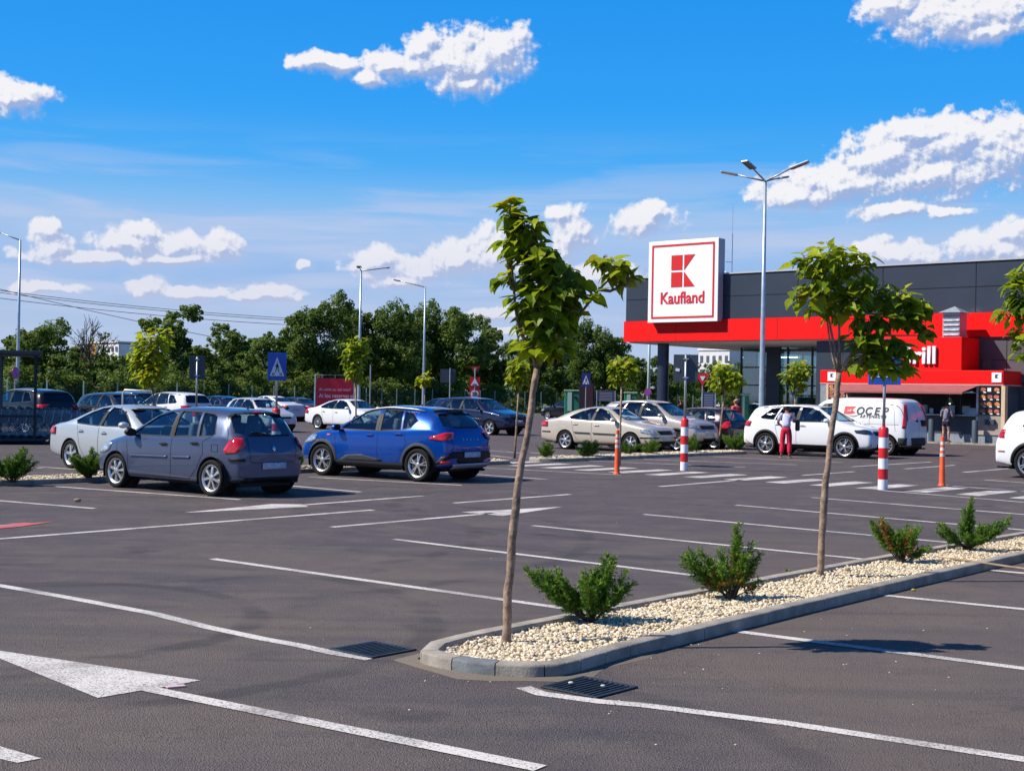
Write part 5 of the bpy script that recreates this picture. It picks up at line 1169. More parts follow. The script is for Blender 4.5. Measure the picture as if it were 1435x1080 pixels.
# bollard with sign A (left, foot hidden), C, D
def bollard_sign(p, hb, rb, ztop, zc, w, h, label, front, cat='crossing sign'):
    t = thing('crossing_sign', label, cat, (p[0], p[1], 0), face_cam(p, HN - .0 if False else 0), group='signs on red and white banded posts')
    bands(t, 0, hb, rb); b = MB(); b.tube([(0, 0, hb - .02), (0, 0, ztop)], .03, 12); b.build('pole', POLE, t, smooth_=True)
    (crossing_face if front else back_face)(t, zc, w, h); return t
def zat(p, v, u):      # height above ground of image row v over ground point p
    return AT(u, v, p[1]).z
p = G(958.5, 659); s_ = 33.15 / FPX
t = bollard_sign(p, zat(p, 586, 958), .093, zat(p, 497, 961), zat(p, 516, 961), .60, .68, 'grey sign back with a white sticker on a red and white post', False)
b = MB(); b.box((-.20, .032, zat(p, 518, 950)), (.10, .012, .07), mat_=Matrix.Rotation(.2, 3, 'Y')); b.build('sticker', WHT, t)
p = G(1237, 686); t = bollard_sign(p, zat(p, 598, 1238), .098, zat(p, 505, 1240), zat(p, 507, 1241), .64, .92, 'blue crossing sign half covered by leaves on a red and white post', True)
p = G(386, 636); t = bollard_sign(p, zat(p, 572, 388), .115, zat(p, 497, 390), zat(p, 513.5, 389), .52, .78, 'blue pedestrian crossing sign rising behind the grey hatchback, red post top', True)
p = G(274, 628); bollard_sign(p, zat(p, 575, 276), .1, zat(p, 500, 278), zat(p, 515, 278.5), .46, .72, 'dark sign back on a grey pole in front of the white crossover', False)
for u, v, vt, lb in ((864.5, 664, 603, 'orange flexible lane post in front of the beige saloon'), (1320, 680.5, 612, 'orange flexible lane post in front of the snack bar counter')):
    p = G(u, v); h = zat(p, vt, u); t = thing('flexible_post', lb, 'lane post', p, 0, group='orange flexible posts at the crossing')
    b = MB(); b.lathe([(.001, 0), (.085, 0), (.085, .02), (.070, .04), (.064, .06), (.046, h * .85), (.04, h), (.02, h + .02), (.001, h + .02)], 20, 'z'); b.build('post', ORANGE, t, auto=40)
    b = MB()
    for z in (h * .60, h * .72, h * .84): b.lathe([(.056 - (z / h - .6) * .040, z), (.0545 - (z / h - .6) * .040, z + .07)], 20, 'z')
    b.build('reflective_bands', mat('worn_reflector', (.62, .55, .50), rough=.5, noise=.3, nscale=20), t)
# yield sign
def tri_plate(root, z, w, up, y0, m, nm):
    h = w * .87; k = 1 if up else -1; b = MB(); flat(b, [(-w / 2, z - k * h / 3), (w / 2, z - k * h / 3), (w * .04, z + k * h * .64), (-w * .04, z + k * h * .64)], y0 - .012, y0); b.build(nm, m, root)
p = G(983, 626); p = Vector((p.x * 1.2, p.y * 1.2, 0)); t = thing('yield_sign', 'red give way triangle on a grey pole right of the turned-away sign', 'yield sign', p, face_cam(p), group=None)
Y = p.y; z = AT(984, 530, Y).z; b = MB(); b.tube([(0, 0, 0), (0, 0, z)], .03, 10); b.build('pole', POLE, t); tri_plate(t, z + .02, .62, False, -.03, REDS, 'red_plate'); tri_plate(t, z + .02, .24, False, -.045, WHT, 'white_triangle')
# warning signs and speed limit behind the dark people carrier
q = AT(665, 560, 80); t = thing('speed_limit_sign', 'warning triangle above a round 30 limit on one pole, before the dark trees', 'road sign', (q.x, 80, 0), face_cam(q))
z30, zt_, zy = AT(665, 552, 80).z, AT(665, 536.5, 80).z, AT(665, 516, 80).z
b = MB(); b.tube([(0, 0, 0), (0, 0, zy)], .035, 8); b.build('pole', POLE, t); b = MB(); b.box((0, .0, (z30 + zt_) / 2 + .0), (.60, .02, 1.35)); b.build('red_backboard', mat('sign_dark_red', (.60, .01, .02), rough=.4), t)
tri_plate(t, zt_, .66, True, -.012, REDS, 'warning_plate'); tri_plate(t, zt_ - .015, .48, True, -.028, WHT, 'warning_face'); b = MB(); flat(b, [(-.15, zt_ - .12), (.15, zt_ - .12), (.10, zt_ - .07), (.0, zt_ - .05), (-.10, zt_ - .07)], -.05, -.042); b.build('bump_symbol', BLK, t)
b = MB(); b.lathe([(.001, -.014), (.31, -.014), (.31, -.002)], 28, 'y', (0, 0, z30)); b.build('limit_ring', REDS, t); b = MB(); b.lathe([(.001, -.024), (.235, -.024), (.235, -.015)], 28, 'y', (0, 0, z30)); b.build('limit_face', WHT, t)
o = text_mb('30', .30, BLK, 'limit_number', t, depth=.006, bold=.012); basis(o, (0, -.03, z30 - .105), (1, 0, 0))
q2 = AT(666, 520, 84); t = thing('yield_sign', 'dark red give way sign seen against the trees above the round 30 limit', 'yield sign', (q2.x, 84, 0), face_cam(q2)); zz = AT(666, 517, 84).z
b = MB(); b.tube([(0, 0, 0), (0, 0, zz)], .03, 8); b.build('pole', POLE, t); tri_plate(t, zz, .60, False, -.03, mat('shade_red', (.30, .02, .02)), 'red_plate'); tri_plate(t, zz, .26, False, -.045, mat('shade_pink', (.35, .2, .2)), 'inner_triangle')  # darkened sign red and white: shade put into both plates' colour
# sign seen from behind near 630
for (u, vt, vb, Y, w, lb) in ((630.5, 517, 536, 74, .52, 'narrow sign turned away, on a grey pole left of the speed limit'), (519, 512, 533, 84, .10, 'sign seen edge-on beside the red billboard')):
    q = AT(u, vb, Y); t = thing('road_sign', lb, 'road sign', (q.x, Y, 0), face_cam(q)); z1, z0 = AT(u, vt, Y).z, AT(u, vb, Y).z
    b = MB(); b.tube([(0, 0, 0), (0, 0, z1 + .05)], .035, 8); b.build('pole', POLE, t); b = MB(); b.box((-.12 if w > .3 else 0, .04, (z0 + z1) / 2), (w * 1.6, .03, z1 - z0)); b.build('sign_plate', SIGNB, t)
# crossing sign far away with totem, info boards, containers
q = AT(821, 545, 86); t = thing('crossing_sign', 'far blue pedestrian crossing sign standing before the dark brown totem', 'crossing sign', (q.x, 86, 0), face_cam(q)); zc = AT(821, 532, 86).z
b = MB(); b.tube([(0, 0, 0), (0, 0, zc)], .035, 8); b.build('pole', POLE, t); crossing_face(t, zc, .56, .84, m=mat('sign_blue_dark', (.01, .03, .22), rough=.4))
q = AT(822, 560, 92); zt_ = AT(822, 537, 92).z; t = thing('totem', 'dark brown advertising totem behind the far crossing sign', 'totem', (q.x, 92, 0), face_cam(q)); b = MB(); b.box((0, 0, zt_ / 2), (1.05, .35, zt_)); b.build('body', mat('totem_brown', (.035, .015, .022), rough=.4), t, bevel=.02); b = MB(); b.box((.2, -.19, zt_ / 2), (.45, .03, zt_ * .9)); b.build('inlay', mat('totem_plum', (.06, .022, .03), rough=.3), t)
def board(u, v0, v1, Y, w, lb):
    q = AT(u, v1, Y); z1, z0 = AT(u, v0, Y).z, max(.8, AT(u, v1, Y).z); t = thing('notice_board', lb, 'notice board', (q.x, Y, 0), face_cam(q), group='notice boards by the crossing')
    b = MB()
    for s in (-1, 1): b.box((s * w / 2, 0, z1 / 2), (.07, .07, z1))
    b.build('posts', STEEL, t); b = MB(); b.box((0, 0, (z0 + z1) / 2), (w - .08, .04, z1 - z0)); b.build('panel', mat('board_blue', (.045, .06, .13), rough=.4, noise=.3, nscale=3), t)
    b = MB()
    for i in range(6): b.box((0, -.025, z1 - .15 - i * (z1 - z0 - .2) / 5), (w * .7, .01, .04))
    b.build('text_lines', mat('board_text', (.28, .30, .38)), t)
board(849, 547, 562, 88, 1.2, 'blue notice board in steel frame right of the brown totem'); board(993, 549.5, 571, 66, .64, 'dark blue notice board right of the give way triangle')
def container(u, v0, Y, w, lb):
    q = AT(u, v0, Y); h = q.z; t = thing('recycling_container', lb, 'recycling container', (q.x, Y, 0), face_cam(q), group='green recycling containers')
    gm = mat('container_green', (.02, .22, .12), rough=.5, noise=.15); b = MB(); b.box((0, 0, h * .48), (w, 1.2, h * .9)); b.build('body', gm, t, bevel=.05); b = MB(); b.box((0, 0, h * .97), (w + .08, 1.3, .12)); b.build('lid', mat('container_lid', (.25, .42, .30), rough=.5), t, bevel=.03)
    b = MB(); b.box((-w * .16, -.62, h * .62), (w * .28, .03, h * .6)); b.build('light_panel', mat('container_pale', (.45, .62, .52), rough=.5), t); b = MB(); b.lathe([(.001, -.66), (w * .10, -.66), (w * .10, -.6)], 14, 'y', (w * .22, 0, h * .75)); b.build('slot', BLK, t)
container(802, 546, 94, 1.05, 'green recycling container left of the brown totem, by the trees'); container(884, 549, 90, .85, 'green recycling container seen through the gap over the champagne car'); container(1044, 551, 72, .40, 'slim green container beside the glass entrance')
# billboard
q = AT(469, 560, 72); t = thing('billboard', 'red billboard in a grey tube frame with white writing, beyond the white saloon', 'billboard', (q.x, 72, 0), face_cam(q))
zt_, zb_ = AT(468, 525.5, 72).z, AT(468, 572, 72).z; w = 54.5 / FPX * 72; b = MB(); b.tube([(-w / 2, 0, 0), (-w / 2, 0, zt_), (w / 2, 0, zt_), (w / 2, 0, 0)], .045, 8); b.build('frame', STEEL, t)
b = MB(); b.box((0, .0, (zt_ + zb_) / 2 - .10), (w - .12, .03, zt_ - zb_ - .15)); b.build('banner', mat('banner_red', (.80, .010, .035), rough=.5, noise=.1, nscale=2), t)
b = MB()
for s in (-.33, 0, .33): b.box((s * w, -.02, zt_ - .08), (.03, .05, .16))
b.build('straps', STEEL, t)
PT = mat('banner_text', (.80, .72, .72), rough=.6)
o = text_mb('Ai venit cu cei mici?', .21, PT, 'banner_text', t, depth=.006, align='LEFT'); basis(o, (-w / 2 + .20, -.022, AT(446, 547, 72).z), (1, 0, 0))
o = text_mb('Ai loc rezervat aici.', .285, PT, 'banner_text', t, depth=.006, align='LEFT', bold=.004); basis(o, (-w / 2 + .20, -.022, AT(446, 556.5, 72).z), (1, 0, 0)); o.scale = (.93, 1, 1)
# lamps
def lamp(u, vt, Y, arms, lb, r0=.11, r1=.055, head=True, grp='street lamps of the car park'):
    q = AT(u, vt, Y); t = thing('street_lamp', lb, 'street lamp', (q.x, Y, 0), 0, group=grp); h = q.z
    b = MB(); b.tube([(0, 0, 0), (0, 0, .6), (0, 0, h * .5), (0, 0, h)], [r0 * 1.05, r0, (r0 + r1) / 2, r1], 16); b.build('pole', mat('lamp_pole', (.42, .50, .56), rough=.4, metal=.5, noise=.12, nscale=3), t, smooth_=True)
    b = MB(); b.box((0, 0, .03), (r0 * 3.4, r0 * 3.4, .04)); b.build('base_plate', STEEL, t)
    for (dx, dy, dz, hl) in arms:
        d_ = Vector((dx, dy, dz)); st = Vector((0, 0, h - .03)); e = st + d_; b = MB(); b.tube([st, st + d_ * .5, e], [.035, .033, .03], 8); b.build('arm', POLE, t, smooth_=True)
        if hl:
            hd = Vector((dx, dy, dz * .8)).normalized(); sd_ = hd.cross(Vector((0, 0, 1))).normalized(); up = sd_.cross(hd); mm = Matrix((hd, sd_, up)).transposed(); c0 = e + hd * hl / 2
            b = MB(); b.box(c0, (hl, .30, .07), mat_=mm); b.build('lamp_head', mat('lamp_head', (.34, .37, .40), rough=.4, metal=.5), t, bevel=.02)
            b = MB(); b.box(c0 - up * .041, (hl * .75, .24, .012), mat_=mm); b.build('lamp_glass', mat('lamp_glass', (.16, .15, .15), rough=.25), t)
lamp(1072.5, 253, 50, [(-.55, -.55, .36, .62), (-1.0, .25, .26, .62), (.85, -.35, .42, .72), (.62, .55, .22, .45)], 'tall four-headed street lamp in front of the slate facade')
lamp(28.5, 336, 76, [(-1.2, .2, .42, .6)], 'tall street lamp with one arm at the left picture edge above the cart shelter')
lamp(506, 379, 86, [(.0, -.9, .12, .5), (1.55, .6, .28, .2)], 'street lamp with a square head and a long arm, above the red billboard')
lamp(596, 402, 104, [(-1.9, -.2, .42, .55)], 'street lamp with its arm to the left, in front of the big dark trees')
q = AT(910, 482, 100); t = thing('street_lamp', 'thin pale pole with a violet round sign behind the column', 'pole', (q.x, 100, 0)); h = AT(912, 440, 100).z; b = MB(); b.tube([(0, 0, 0), (0, 0, h)], [.13, .08], 10); b.build('pole', mat('pale_green_pole', (.42, .55, .50), rough=.5), t, smooth_=True)
def round_sign(u, v, Y, r, lb, pole=True, sq=1.0):
    q = AT(u, v, Y); t = thing('no_parking_sign', lb, 'no parking sign', (q.x, Y, 0), face_cam(q) + math.acos(sq), group='round violet signs'); z = q.z
    if pole: b = MB(); b.tube([(0, 0, 0), (0, 0, z)], .03, 8); b.build('pole', POLE, t)
    b = MB(); b.lathe([(.001, -.03), (r, -.03), (r, -.015), (.001, -.015)], 28, 'y', (0, 0, z)); b.build('rim', mat('violet_red', (.50, .04, .20), rough=.4), t)
    b = MB(); b.lathe([(.001, -.037), (r * .78, -.037), (r * .78, -.031)], 28, 'y', (0, 0, z)); b.build('disc', PURP, t); b = MB(); b.box((0, -.042, z), (r * 1.5, .008, r * .16), mat_=Matrix.Rotation(.78, 3, 'Y')); b.build('slash', mat('violet_red', (.5, .04, .2)), t)
round_sign(908, 549.5, 99, .27, 'small round violet no parking sign behind the champagne car roof'); round_sign(21, 522.5, 60, .27, 'round violet no parking sign seen obliquely through the cart shelter', sq=.55)

# ------------------------------------------------------------------ trolley shelter and trolleys
DST = mat('shelter_steel', (.045, .055, .070), rough=.4, metal=.4, noise=.15); CARTM = mat('cart_wire', (.32, .44, .52), rough=.35, metal=.5); CARTB = mat('cart_plastic', (.012, .014, .02), rough=.5)
pr = G(52, 622); SX = R(6)
t = thing('cart_shelter', 'dark steel shelter with a flat roof over the shopping carts at the left edge', 'cart shelter', (pr.x, pr.y, 0), face_cam(pr))
h0 = AT(56, 498, pr.y).z; dx = (52 - 5) / FPX * pr.y
b = MB()
for k in range(-1, 6):
    for dy in (0, 2.2): b.box((-.08 - k * dx if k >= 0 else -.08, dy + .0, h0 / 2), (.085, .085, h0))
b.build('posts', DST, t)
b = MB(); b.box((-2.95, 1.1, h0 + .07), (6.1, 2.7, .12)); b.build('roof', DST, t, bevel=.02); b = MB(); b.box((-2.95, 1.1, h0 - .005), (6.0, 2.6, .02)); b.build('roof_lining', mat('shelter_lining', (.05, .055, .07), rough=.6), t)
b = MB()
for z in (.85,): b.tube([(.1, -.1, z), (-5, -.1, z)], .035, 8)
b.tube([(.2, -.25, .12), (-5, -.25, .12)], .06, 8); b.box((-2.5, 1.1, .06), (5.4, 2.2, .04)); b.build('rails', DST, t)
def make_cart():
    t = thing('shopping_cart', 'x', 'shopping cart', (0, 0, 0), 0, group='nested shopping carts in and beside the shelter')
    b = MB(); L0 = .85
    def P3(a, s, z): # a 0..1 along length (0 = handle end), s side -1..1, z 0..1
        w = .27 - .07 * a; return Vector((-.38 + L0 * a, s * w, .50 + .14 * a + z * (.42 - .10 * a)))
    for i in range(6):
        z = i / 5
        for s in (-1, 1): b.tube([P3(0, s, z), P3(1, s, z)], .008, 4, cap=False)
        b.tube([P3(1, -1, z), P3(1, 1, z)], .008, 4, cap=False)
    for i in range(12):
        a = i / 11
        for s in (-1, 1): b.tube([P3(a, s, 0), P3(a, s, 1)], .005, 4, cap=False)
        b.tube([P3(a, -1, 0), P3(a, 1, 0)], .005, 4, cap=False)
    b.build('basket', CARTM, t)
    b = MB()
    for s in (-1, 1): b.tube([P3(0, s, 1) + Vector((-.08, 0, .06)), P3(0, s, .2), (.05, s * .25, .22), (.48, s * .20, .16)], .014, 6); b.tube([(-.42, s * .27, .14), (.05, s * .25, .22)], .014, 6); b.tube([(-.42, s * .27, .14), P3(.2, s, 0)], .012, 6)
    b.tube([(-.42, -.27, .14), (-.42, .27, .14)], .012, 6); b.build('frame', CARTM, t)
    b = MB(); q = P3(0, 0, 1) + Vector((-.08, 0, .06)); b.tube([q + Vector((0, -.29, 0)), q + Vector((0, .29, 0))], .024, 8); b.box(q + Vector((0, 0, .02)), (.05, .14, .05)); b.build('handle', CARTB, t)
    for x, y in ((-.40, .25), (-.40, -.25), (.46, .19), (.46, -.19)):
        b = MB(); b.lathe([(.001, -.015), (.06, -.015), (.06, .015), (.001, .015)], 14, 'y', (x, y, .06)); b.box((x, y, .13), (.03, .05, .06)); b.build('castor', CARTB, t)
    return t
ORD = 'first second third fourth fifth sixth seventh eighth ninth tenth eleventh twelfth thirteenth fourteenth fifteenth sixteenth seventeenth eighteenth nineteenth twentieth twenty-first twenty-second twenty-third twenty-fourth twenty-fifth twenty-sixth twenty-seventh twenty-eighth twenty-ninth thirtieth'.split()
c0 = make_cart(); first = True; n = 0
base = G(122, 622); ct_dir = Vector((-1, -.16, 0)).normalized()
for row, (off_y, cnt) in enumerate(((.55, 24), (1.45, 20))):
    for i in range(cnt):
        c_ = c0 if first else copy_tree(c0); first = False; p = Vector((base.x, base.y + off_y, 0)) + ct_dir * (i * .262 + row * .12); c_.location = (p.x, p.y, .085 if p.x < pr.x + .2 else 0.0); c_.rotation_euler = (0, 0, math.pi + .16 + rng.uniform(-.02, .02))
        c_['label'] = ORD[i] + ' shopping cart from the right in the ' + ['front', 'back'][row] + ' row at the shelter'
# white tube hoop beside the silver saloon
p = G(213, 628); t = MB(); zt_ = AT(212, 548, p.y).z; dxx = -40 / FPX * p.y; t.tube([(0, 0, 0), (0, 0, zt_ - .08), (-.06, 0, zt_), (dxx, 0, zt_ + .02), (dxx - .05, 0, zt_ - .1), (dxx - .05, 0, 0)], .028, 8); tag(t.build('tube_hoop', mat('pale_tube', (.55, .55, .52), rough=.4, metal=.3), loc=p, smooth_=True), 'pale bent metal tube hoop rising between silver saloon and grey hatchback', 'hoop')

# ------------------------------------------------------------------ far buildings and wires
def block(u0, u1, vt, Y, cols, lb, storeys, nx, col2=None, vb=None, split=None, loc_h=None):
    a, c_ = AT(u0, vt, Y), AT(u1, vt, Y); w = c_.x - a.x; h = a.z; w *= 1.22; t = thing('apartment_building', lb, 'building', ((a.x + c_.x) / 2, Y, 0), -.68)
    if split:
        b = MB(); b.box((-w / 2 + w * split / 2, 0, h / 2), (w * split, 12, h)); b.build('wall', cols[0], t); b = MB(); b.box((w * split / 2, .15, h / 2 - .15), (w * (1 - split) - .02, 12, h - .3)); b.build('wall', cols[1], t)
    else: b = MB(); b.box((0, 0, h / 2), (w, 12, h)); b.build('wall', cols[0], t)
    WM = mat('far_window', (.10, .12, .15), rough=.2)
    sh_ = 3.0
    for k in range(storeys):
        for i in range(nx):
            x = -w / 2 + (i + .5) * w / nx; z = h - 1.9 - k * sh_
            b = MB(); b.box((x, -6.03, z), (w / nx * .45, .1, 1.5)); b.build('window', WM, t)
    b = MB(); b.box((0, 0, h + .25), (w + .4, 12.4, .5)); b.build('roof', cols[-1], t)
OR = mat('facade_orange', (.48, .17, .09), rough=.8, noise=.1); WF = mat('facade_white', (.70, .68, .72), rough=.8, noise=.08, nscale=.3)
block(138, 197, 481, 420, [OR, WF], 'distant white apartment block with an orange end, over the trees at the left', 4, 8, split=.27)
block(1000, 1040, 492, 300, [WF], 'distant white block seen under the store roof between column and glass', 3, 5)
block(330, 380, 505, 190, [mat('facade_pale', (.55, .50, .48), rough=.8, noise=.1)], 'pale building glimpsed through the trees behind the crossing sign', 3, 5)
WIRE = mat('cable', (.06, .06, .07), rough=.6)
for i, (v0, va, v1, u1) in enumerate(((399, 424, 449, 470), (402, 427, 452, 470), (410, 433, 458, 470), (404, 470, 505, 480))):
    Y = 150; A, B = AT(-60, v0 + (0 if i < 3 else -14), Y), AT(u1, v1, Y + 25); pts = []
    for k in range(25):
        f = k / 24; p = A.lerp(B, f); p.z -= 4 * .55 * f * (1 - f); pts.append(p)
    b = MB(); b.tube(pts, .035, 5); tag(b.build('power_line', WIRE), ['topmost power line crossing the sky at the left', 'second power line from the top at the left', 'third power line from the top at the left', 'lowest and steepest power line at the left'][i], 'power line', 'power lines over the trees')
# ------------------------------------------------------------------ people
SKIN = mat('skin', (.42, .22, .15), rough=.55); SKIND = mat('skin_tanned', (.28, .13, .08), rough=.55); HAIR = mat('hair_dark', (.012, .009, .008), rough=.6, noise=.3, nscale=60)
def skin_mesh(name, verts, edges, radii, m, parent, root_i=0, sub=2, cap=False):
    me = bpy.data.meshes.new(name); me.from_pydata([tuple(v) for v in verts], edges, []); me.materials.append(m)
    o = bpy.data.objects.new(name, me); C.objects.link(o); sk = o.modifiers.new('k', 'SKIN'); sk.use_smooth_shade = True; sk.branch_smoothing = .6
    if not me.skin_vertices: 
        bpy.context.view_layer.objects.active = o
        me.attributes  # layer is created with the modifier
    for i, r_ in enumerate(radii): me.skin_vertices[0].data[i].radius = (r_, r_) if isinstance(r_, float) else r_
    me.skin_vertices[0].data[root_i].use_root = True
    sb = o.modifiers.new('s', 'SUBSURF'); sb.levels = sb.render_levels = sub
    n = ev_mesh(o); o.modifiers.clear(); n.materials.clear(); n.materials.append(m); n.name = name; n.shade_smooth(); o.data = n; o.parent = parent; return o
def person(label, loc, heading, h, pose, shirt, trousers, group=None, skin=SKIN, shorts=False, scale=1.0):
    t = thing('person', label, 'person', loc, heading, group)
    J = dict(pel=(0, 0, .53), spi=(0, 0, .62), che=(.0, 0, .73), nkb=(.0, 0, .815), nk=(.008, 0, .855), hd0=(.018, 0, .885), hd1=(.02, 0, .925), hd2=(.008, 0, .968))
    for s, k in ((1, 'L'), (-1, 'R')):
        J['sh' + k] = (0, s * .105, .80); J['el' + k] = (-.01, s * .135, .63); J['wr' + k] = (.03, s * .14, .485); J['hp' + k] = (0, s * .052, .50); J['kn' + k] = (.012, s * .058, .28); J['an' + k] = (-.012, s * .058, .048); J['to' + k] = (.085, s * .068, .020)
    J.update(pose); J = {k: Vector(v) * h for k, v in J.items()}
    V = []; E = []; RD_ = []; idx = {}
    def add(k, p, r_, par=None):
        idx[k] = len(V); V.append(p); RD_.append(r_)
        if par is not None: E.append((idx[par], idx[k]))
    q = h
    add('pel', J['pel'], (.075 * q, .062 * q)); add('spi', J['spi'], (.070 * q, .055 * q), 'pel'); add('che', J['che'], (.082 * q, .060 * q), 'spi'); add('nkb', J['nkb'], (.050 * q, .042 * q), 'che'); add('nk', J['nk'], .031 * q, 'nkb')
    add('hd0', J['hd0'], .044 * q, 'nk'); add('hd1', J['hd1'], .056 * q, 'hd0'); add('hd2', J['hd2'], .038 * q, 'hd1')
    fw = Vector((1, 0, 0)); add('nose', J['hd1'] + Vector((.066, 0, -.006)) * q, .007 * q, 'hd1')
    for s, k in ((1, 'L'), (-1, 'R')):
        add('sh' + k, J['sh' + k], .036 * q, 'nkb'); add('el' + k, J['el' + k], .025 * q, 'sh' + k); add('wr' + k, J['wr' + k], .016 * q, 'el' + k)
        d_ = (J['wr' + k] - J['el' + k]).normalized(); sd_ = d_.cross(Vector((0, 1, 0))); sd_ = sd_.normalized() if sd_.length > .1 else Vector((0, 0, 1))
        pm_ = J['wr' + k] + d_ * .028 * q; add('pm' + k, pm_, (.020 * q, .011 * q), 'wr' + k)
        for i, (o_, ln) in enumerate(((-.020, .038), (-.007, .046), (.007, .043), (.020, .034))):
            b0 = pm_ + d_ * .022 * q + sd_ * o_ * q; add('f%d' % i + k, b0, .0062 * q, 'pm' + k); add('g%d' % i + k, b0 + d_ * ln * .6 * q + Vector((0, -s * .006, 0)) * q, .0052 * q, 'f%d' % i + k); add('e%d' % i + k, b0 + d_ * ln * .95 * q + Vector((0, -s * .018, 0)) * q, .0045 * q, 'g%d' % i + k)
        add('t0' + k, pm_ - d_ * .006 * q - sd_ * .026 * q, .0065 * q, 'pm' + k); add('t1' + k, pm_ + d_ * .020 * q - sd_ * .038 * q, .0055 * q, 't0' + k)
        add('hp' + k, J['hp' + k], .052 * q, 'pel'); add('kn' + k, J['kn' + k], .034 * q, 'hp' + k); add('ca' + k, J['kn' + k].lerp(J['an' + k], .3) + Vector((-.012, 0, 0)) * q, .033 * q, 'kn' + k); add('an' + k, J['an' + k], .021 * q, 'ca' + k); add('to' + k, J['to' + k], (.022 * q, .014 * q), 'an' + k)
    body = skin_mesh('body', V, E, RD_, skin, t)
    # clothes
    V2 = [J['pel'] - Vector((0, 0, .004)) * q, J['spi'], J['che'], J['nkb'] + Vector((0, 0, .004)) * q]; E2 = [(0, 1), (1, 2), (2, 3)]; R2 = [(.092 * q, .080 * q), (.086 * q, .072 * q), (.096 * q, .074 * q), (.058 * q, .050 * q)]
    for s, k in ((1, 'L'), (-1, 'R')):
        n = len(V2); V2 += [J['sh' + k] + Vector((0, 0, .002)) * q, J['sh' + k].lerp(J['el' + k], .72)]; E2 += [(3, n), (n, n + 1)]; R2 += [.044 * q, .034 * q]
    skin_mesh('shirt', V2, E2, R2, shirt, t)
    V3 = [J['pel'] + Vector((0, 0, .035)) * q, J['pel'] - Vector((0, 0, .012)) * q]; E3 = [(0, 1)]; R3 = [(.078 * q, .066 * q), (.080 * q, .070 * q)]
    for s, k in ((1, 'L'), (-1, 'R')):
        n = len(V3); kk = J['kn' + k]; V3 += [J['hp' + k] - Vector((0, 0, .03)) * q, J['hp' + k].lerp(kk, .62)]; E3 += [(1, n), (n, n + 1)]; R3 += [.064 * q, .055 * q]
        if not shorts: V3 += [kk, kk.lerp(J['an' + k], .5), J['an' + k] + Vector((0, 0, .03)) * q]; E3 += [(n + 1, n + 2), (n + 2, n + 3), (n + 3, n + 4)]; R3 += [.047 * q, .048 * q, .036 * q]
    skin_mesh('shorts' if shorts else 'trousers', V3, E3, R3, trousers, t)
    skin_mesh('hair', [J['hd1'] + Vector((-.022, 0, -.016)) * q, J['hd1'] + Vector((-.016, 0, .024)) * q, J['hd2'] + Vector((.012, 0, .003)) * q], [(0, 1), (1, 2)], [.066 * q, .070 * q, .050 * q], HAIR if group != 'bald' else skin, t)
    for s in (-1, 1):
        b = MB(); b.lathe([(.001, -.010 * q), (.007 * q, -.006 * q), (.008 * q, 0), (.001, .006 * q)], 8, 'x', J['hd1'] + Vector((.052, s * .021, .003)) * q); b.build('eye', BLK, t)
        b = MB(); c_ = J['hd1'] + Vector((-.004, s * .057, -.004)) * q; b.box(c_, (.022 * q, .010 * q, .034 * q)); b.build('ear', skin, t, bevel=.004)
        k = 'L' if s > 0 else 'R'; b = MB(); a_, e_ = J['an' + k], J['to' + k]; dr = (e_ - a_); b.box(((a_.x + e_.x) / 2, (a_.y + e_.y) / 2, .014), (.155 * q, .058 * q, .026), rot=math.atan2(dr.y, dr.x)); b.build('shoe', mat('shoe', (.35, .20, .15), rough=.7), t, bevel=.008)
    b = MB(); b.box(J['hd1'] + Vector((.050, 0, -.034)) * q, (.012 * q, .030 * q, .006 * q)); b.build('mouth', mat('lips', (.30, .08, .07), rough=.5), t)
    return t
TEE = mat('pale_tee', (.52, .54, .72), rough=.9, noise=.12, nscale=9); REDT = mat('red_trousers', (.62, .008, .045), rough=.85, noise=.15, nscale=12)
p = G(1101, 641.5)
w1 = person('woman in pale T-shirt and red trousers leaning to a white car window', (p.x, p.y, 0), math.atan2(1, .25), 1.72,
    dict(spi=(.01, 0, .61), che=(.035, 0, .705), nkb=(.065, 0, .775), nk=(.085, -.005, .81), hd0=(.10, 0, .835), hd1=(.11, 0, .87), hd2=(.095, 0, .912), shL=(.06, .105, .765), shR=(.06, -.105, .765), elL=(.06, .15, .62), wrL=(.17, .11, .585), elR=(.11, -.14, .64), wrR=(.23, -.11, .66),
         knL=(.01, .062, .28), anL=(-.02, .075, .048), toL=(.075, .09, .02), knR=(.03, -.06, .28), anR=(-.01, -.062, .048), toR=(.085, -.075, .02)), TEE, REDT, skin=SKIND)
b = MB(); b.box((.30, -.33, 1.0), (.24, .14, .34)); tag(b.build('handbag', mat('bag_black', (.015, .015, .02), rough=.5), loc=None, bevel=.04), 'black handbag hanging at the right side of the woman in red trousers', 'handbag')
hb = bpy.data.objects['handbag']; hb.matrix_world = w1.matrix_basis.copy() if False else Matrix.Translation(w1.location) @ Matrix.Rotation(w1.rotation_euler.z, 4, 'Z')
q = AT(1035, 575, 52); person('man in a red shirt standing behind the dark plum hatchback', (q.x, 52.5, 0), HN + math.pi * .9, 1.80, dict(wrL=(.09, .10, .53), wrR=(.10, -.09, .53)), mat('red_shirt', (.70, .07, .07), rough=.85, noise=.12, nscale=10), NAVY, group='bald')
bpy.data.objects[[o.name for o in bpy.data.objects if o.get('group') == 'bald'][0]].pop('group', None) if False else None
for o in bpy.data.objects:
    if o.get('group') == 'bald': del o['group']
p = BW(PL(1325, 618, KD - .75)[0], KD - .75, .075)
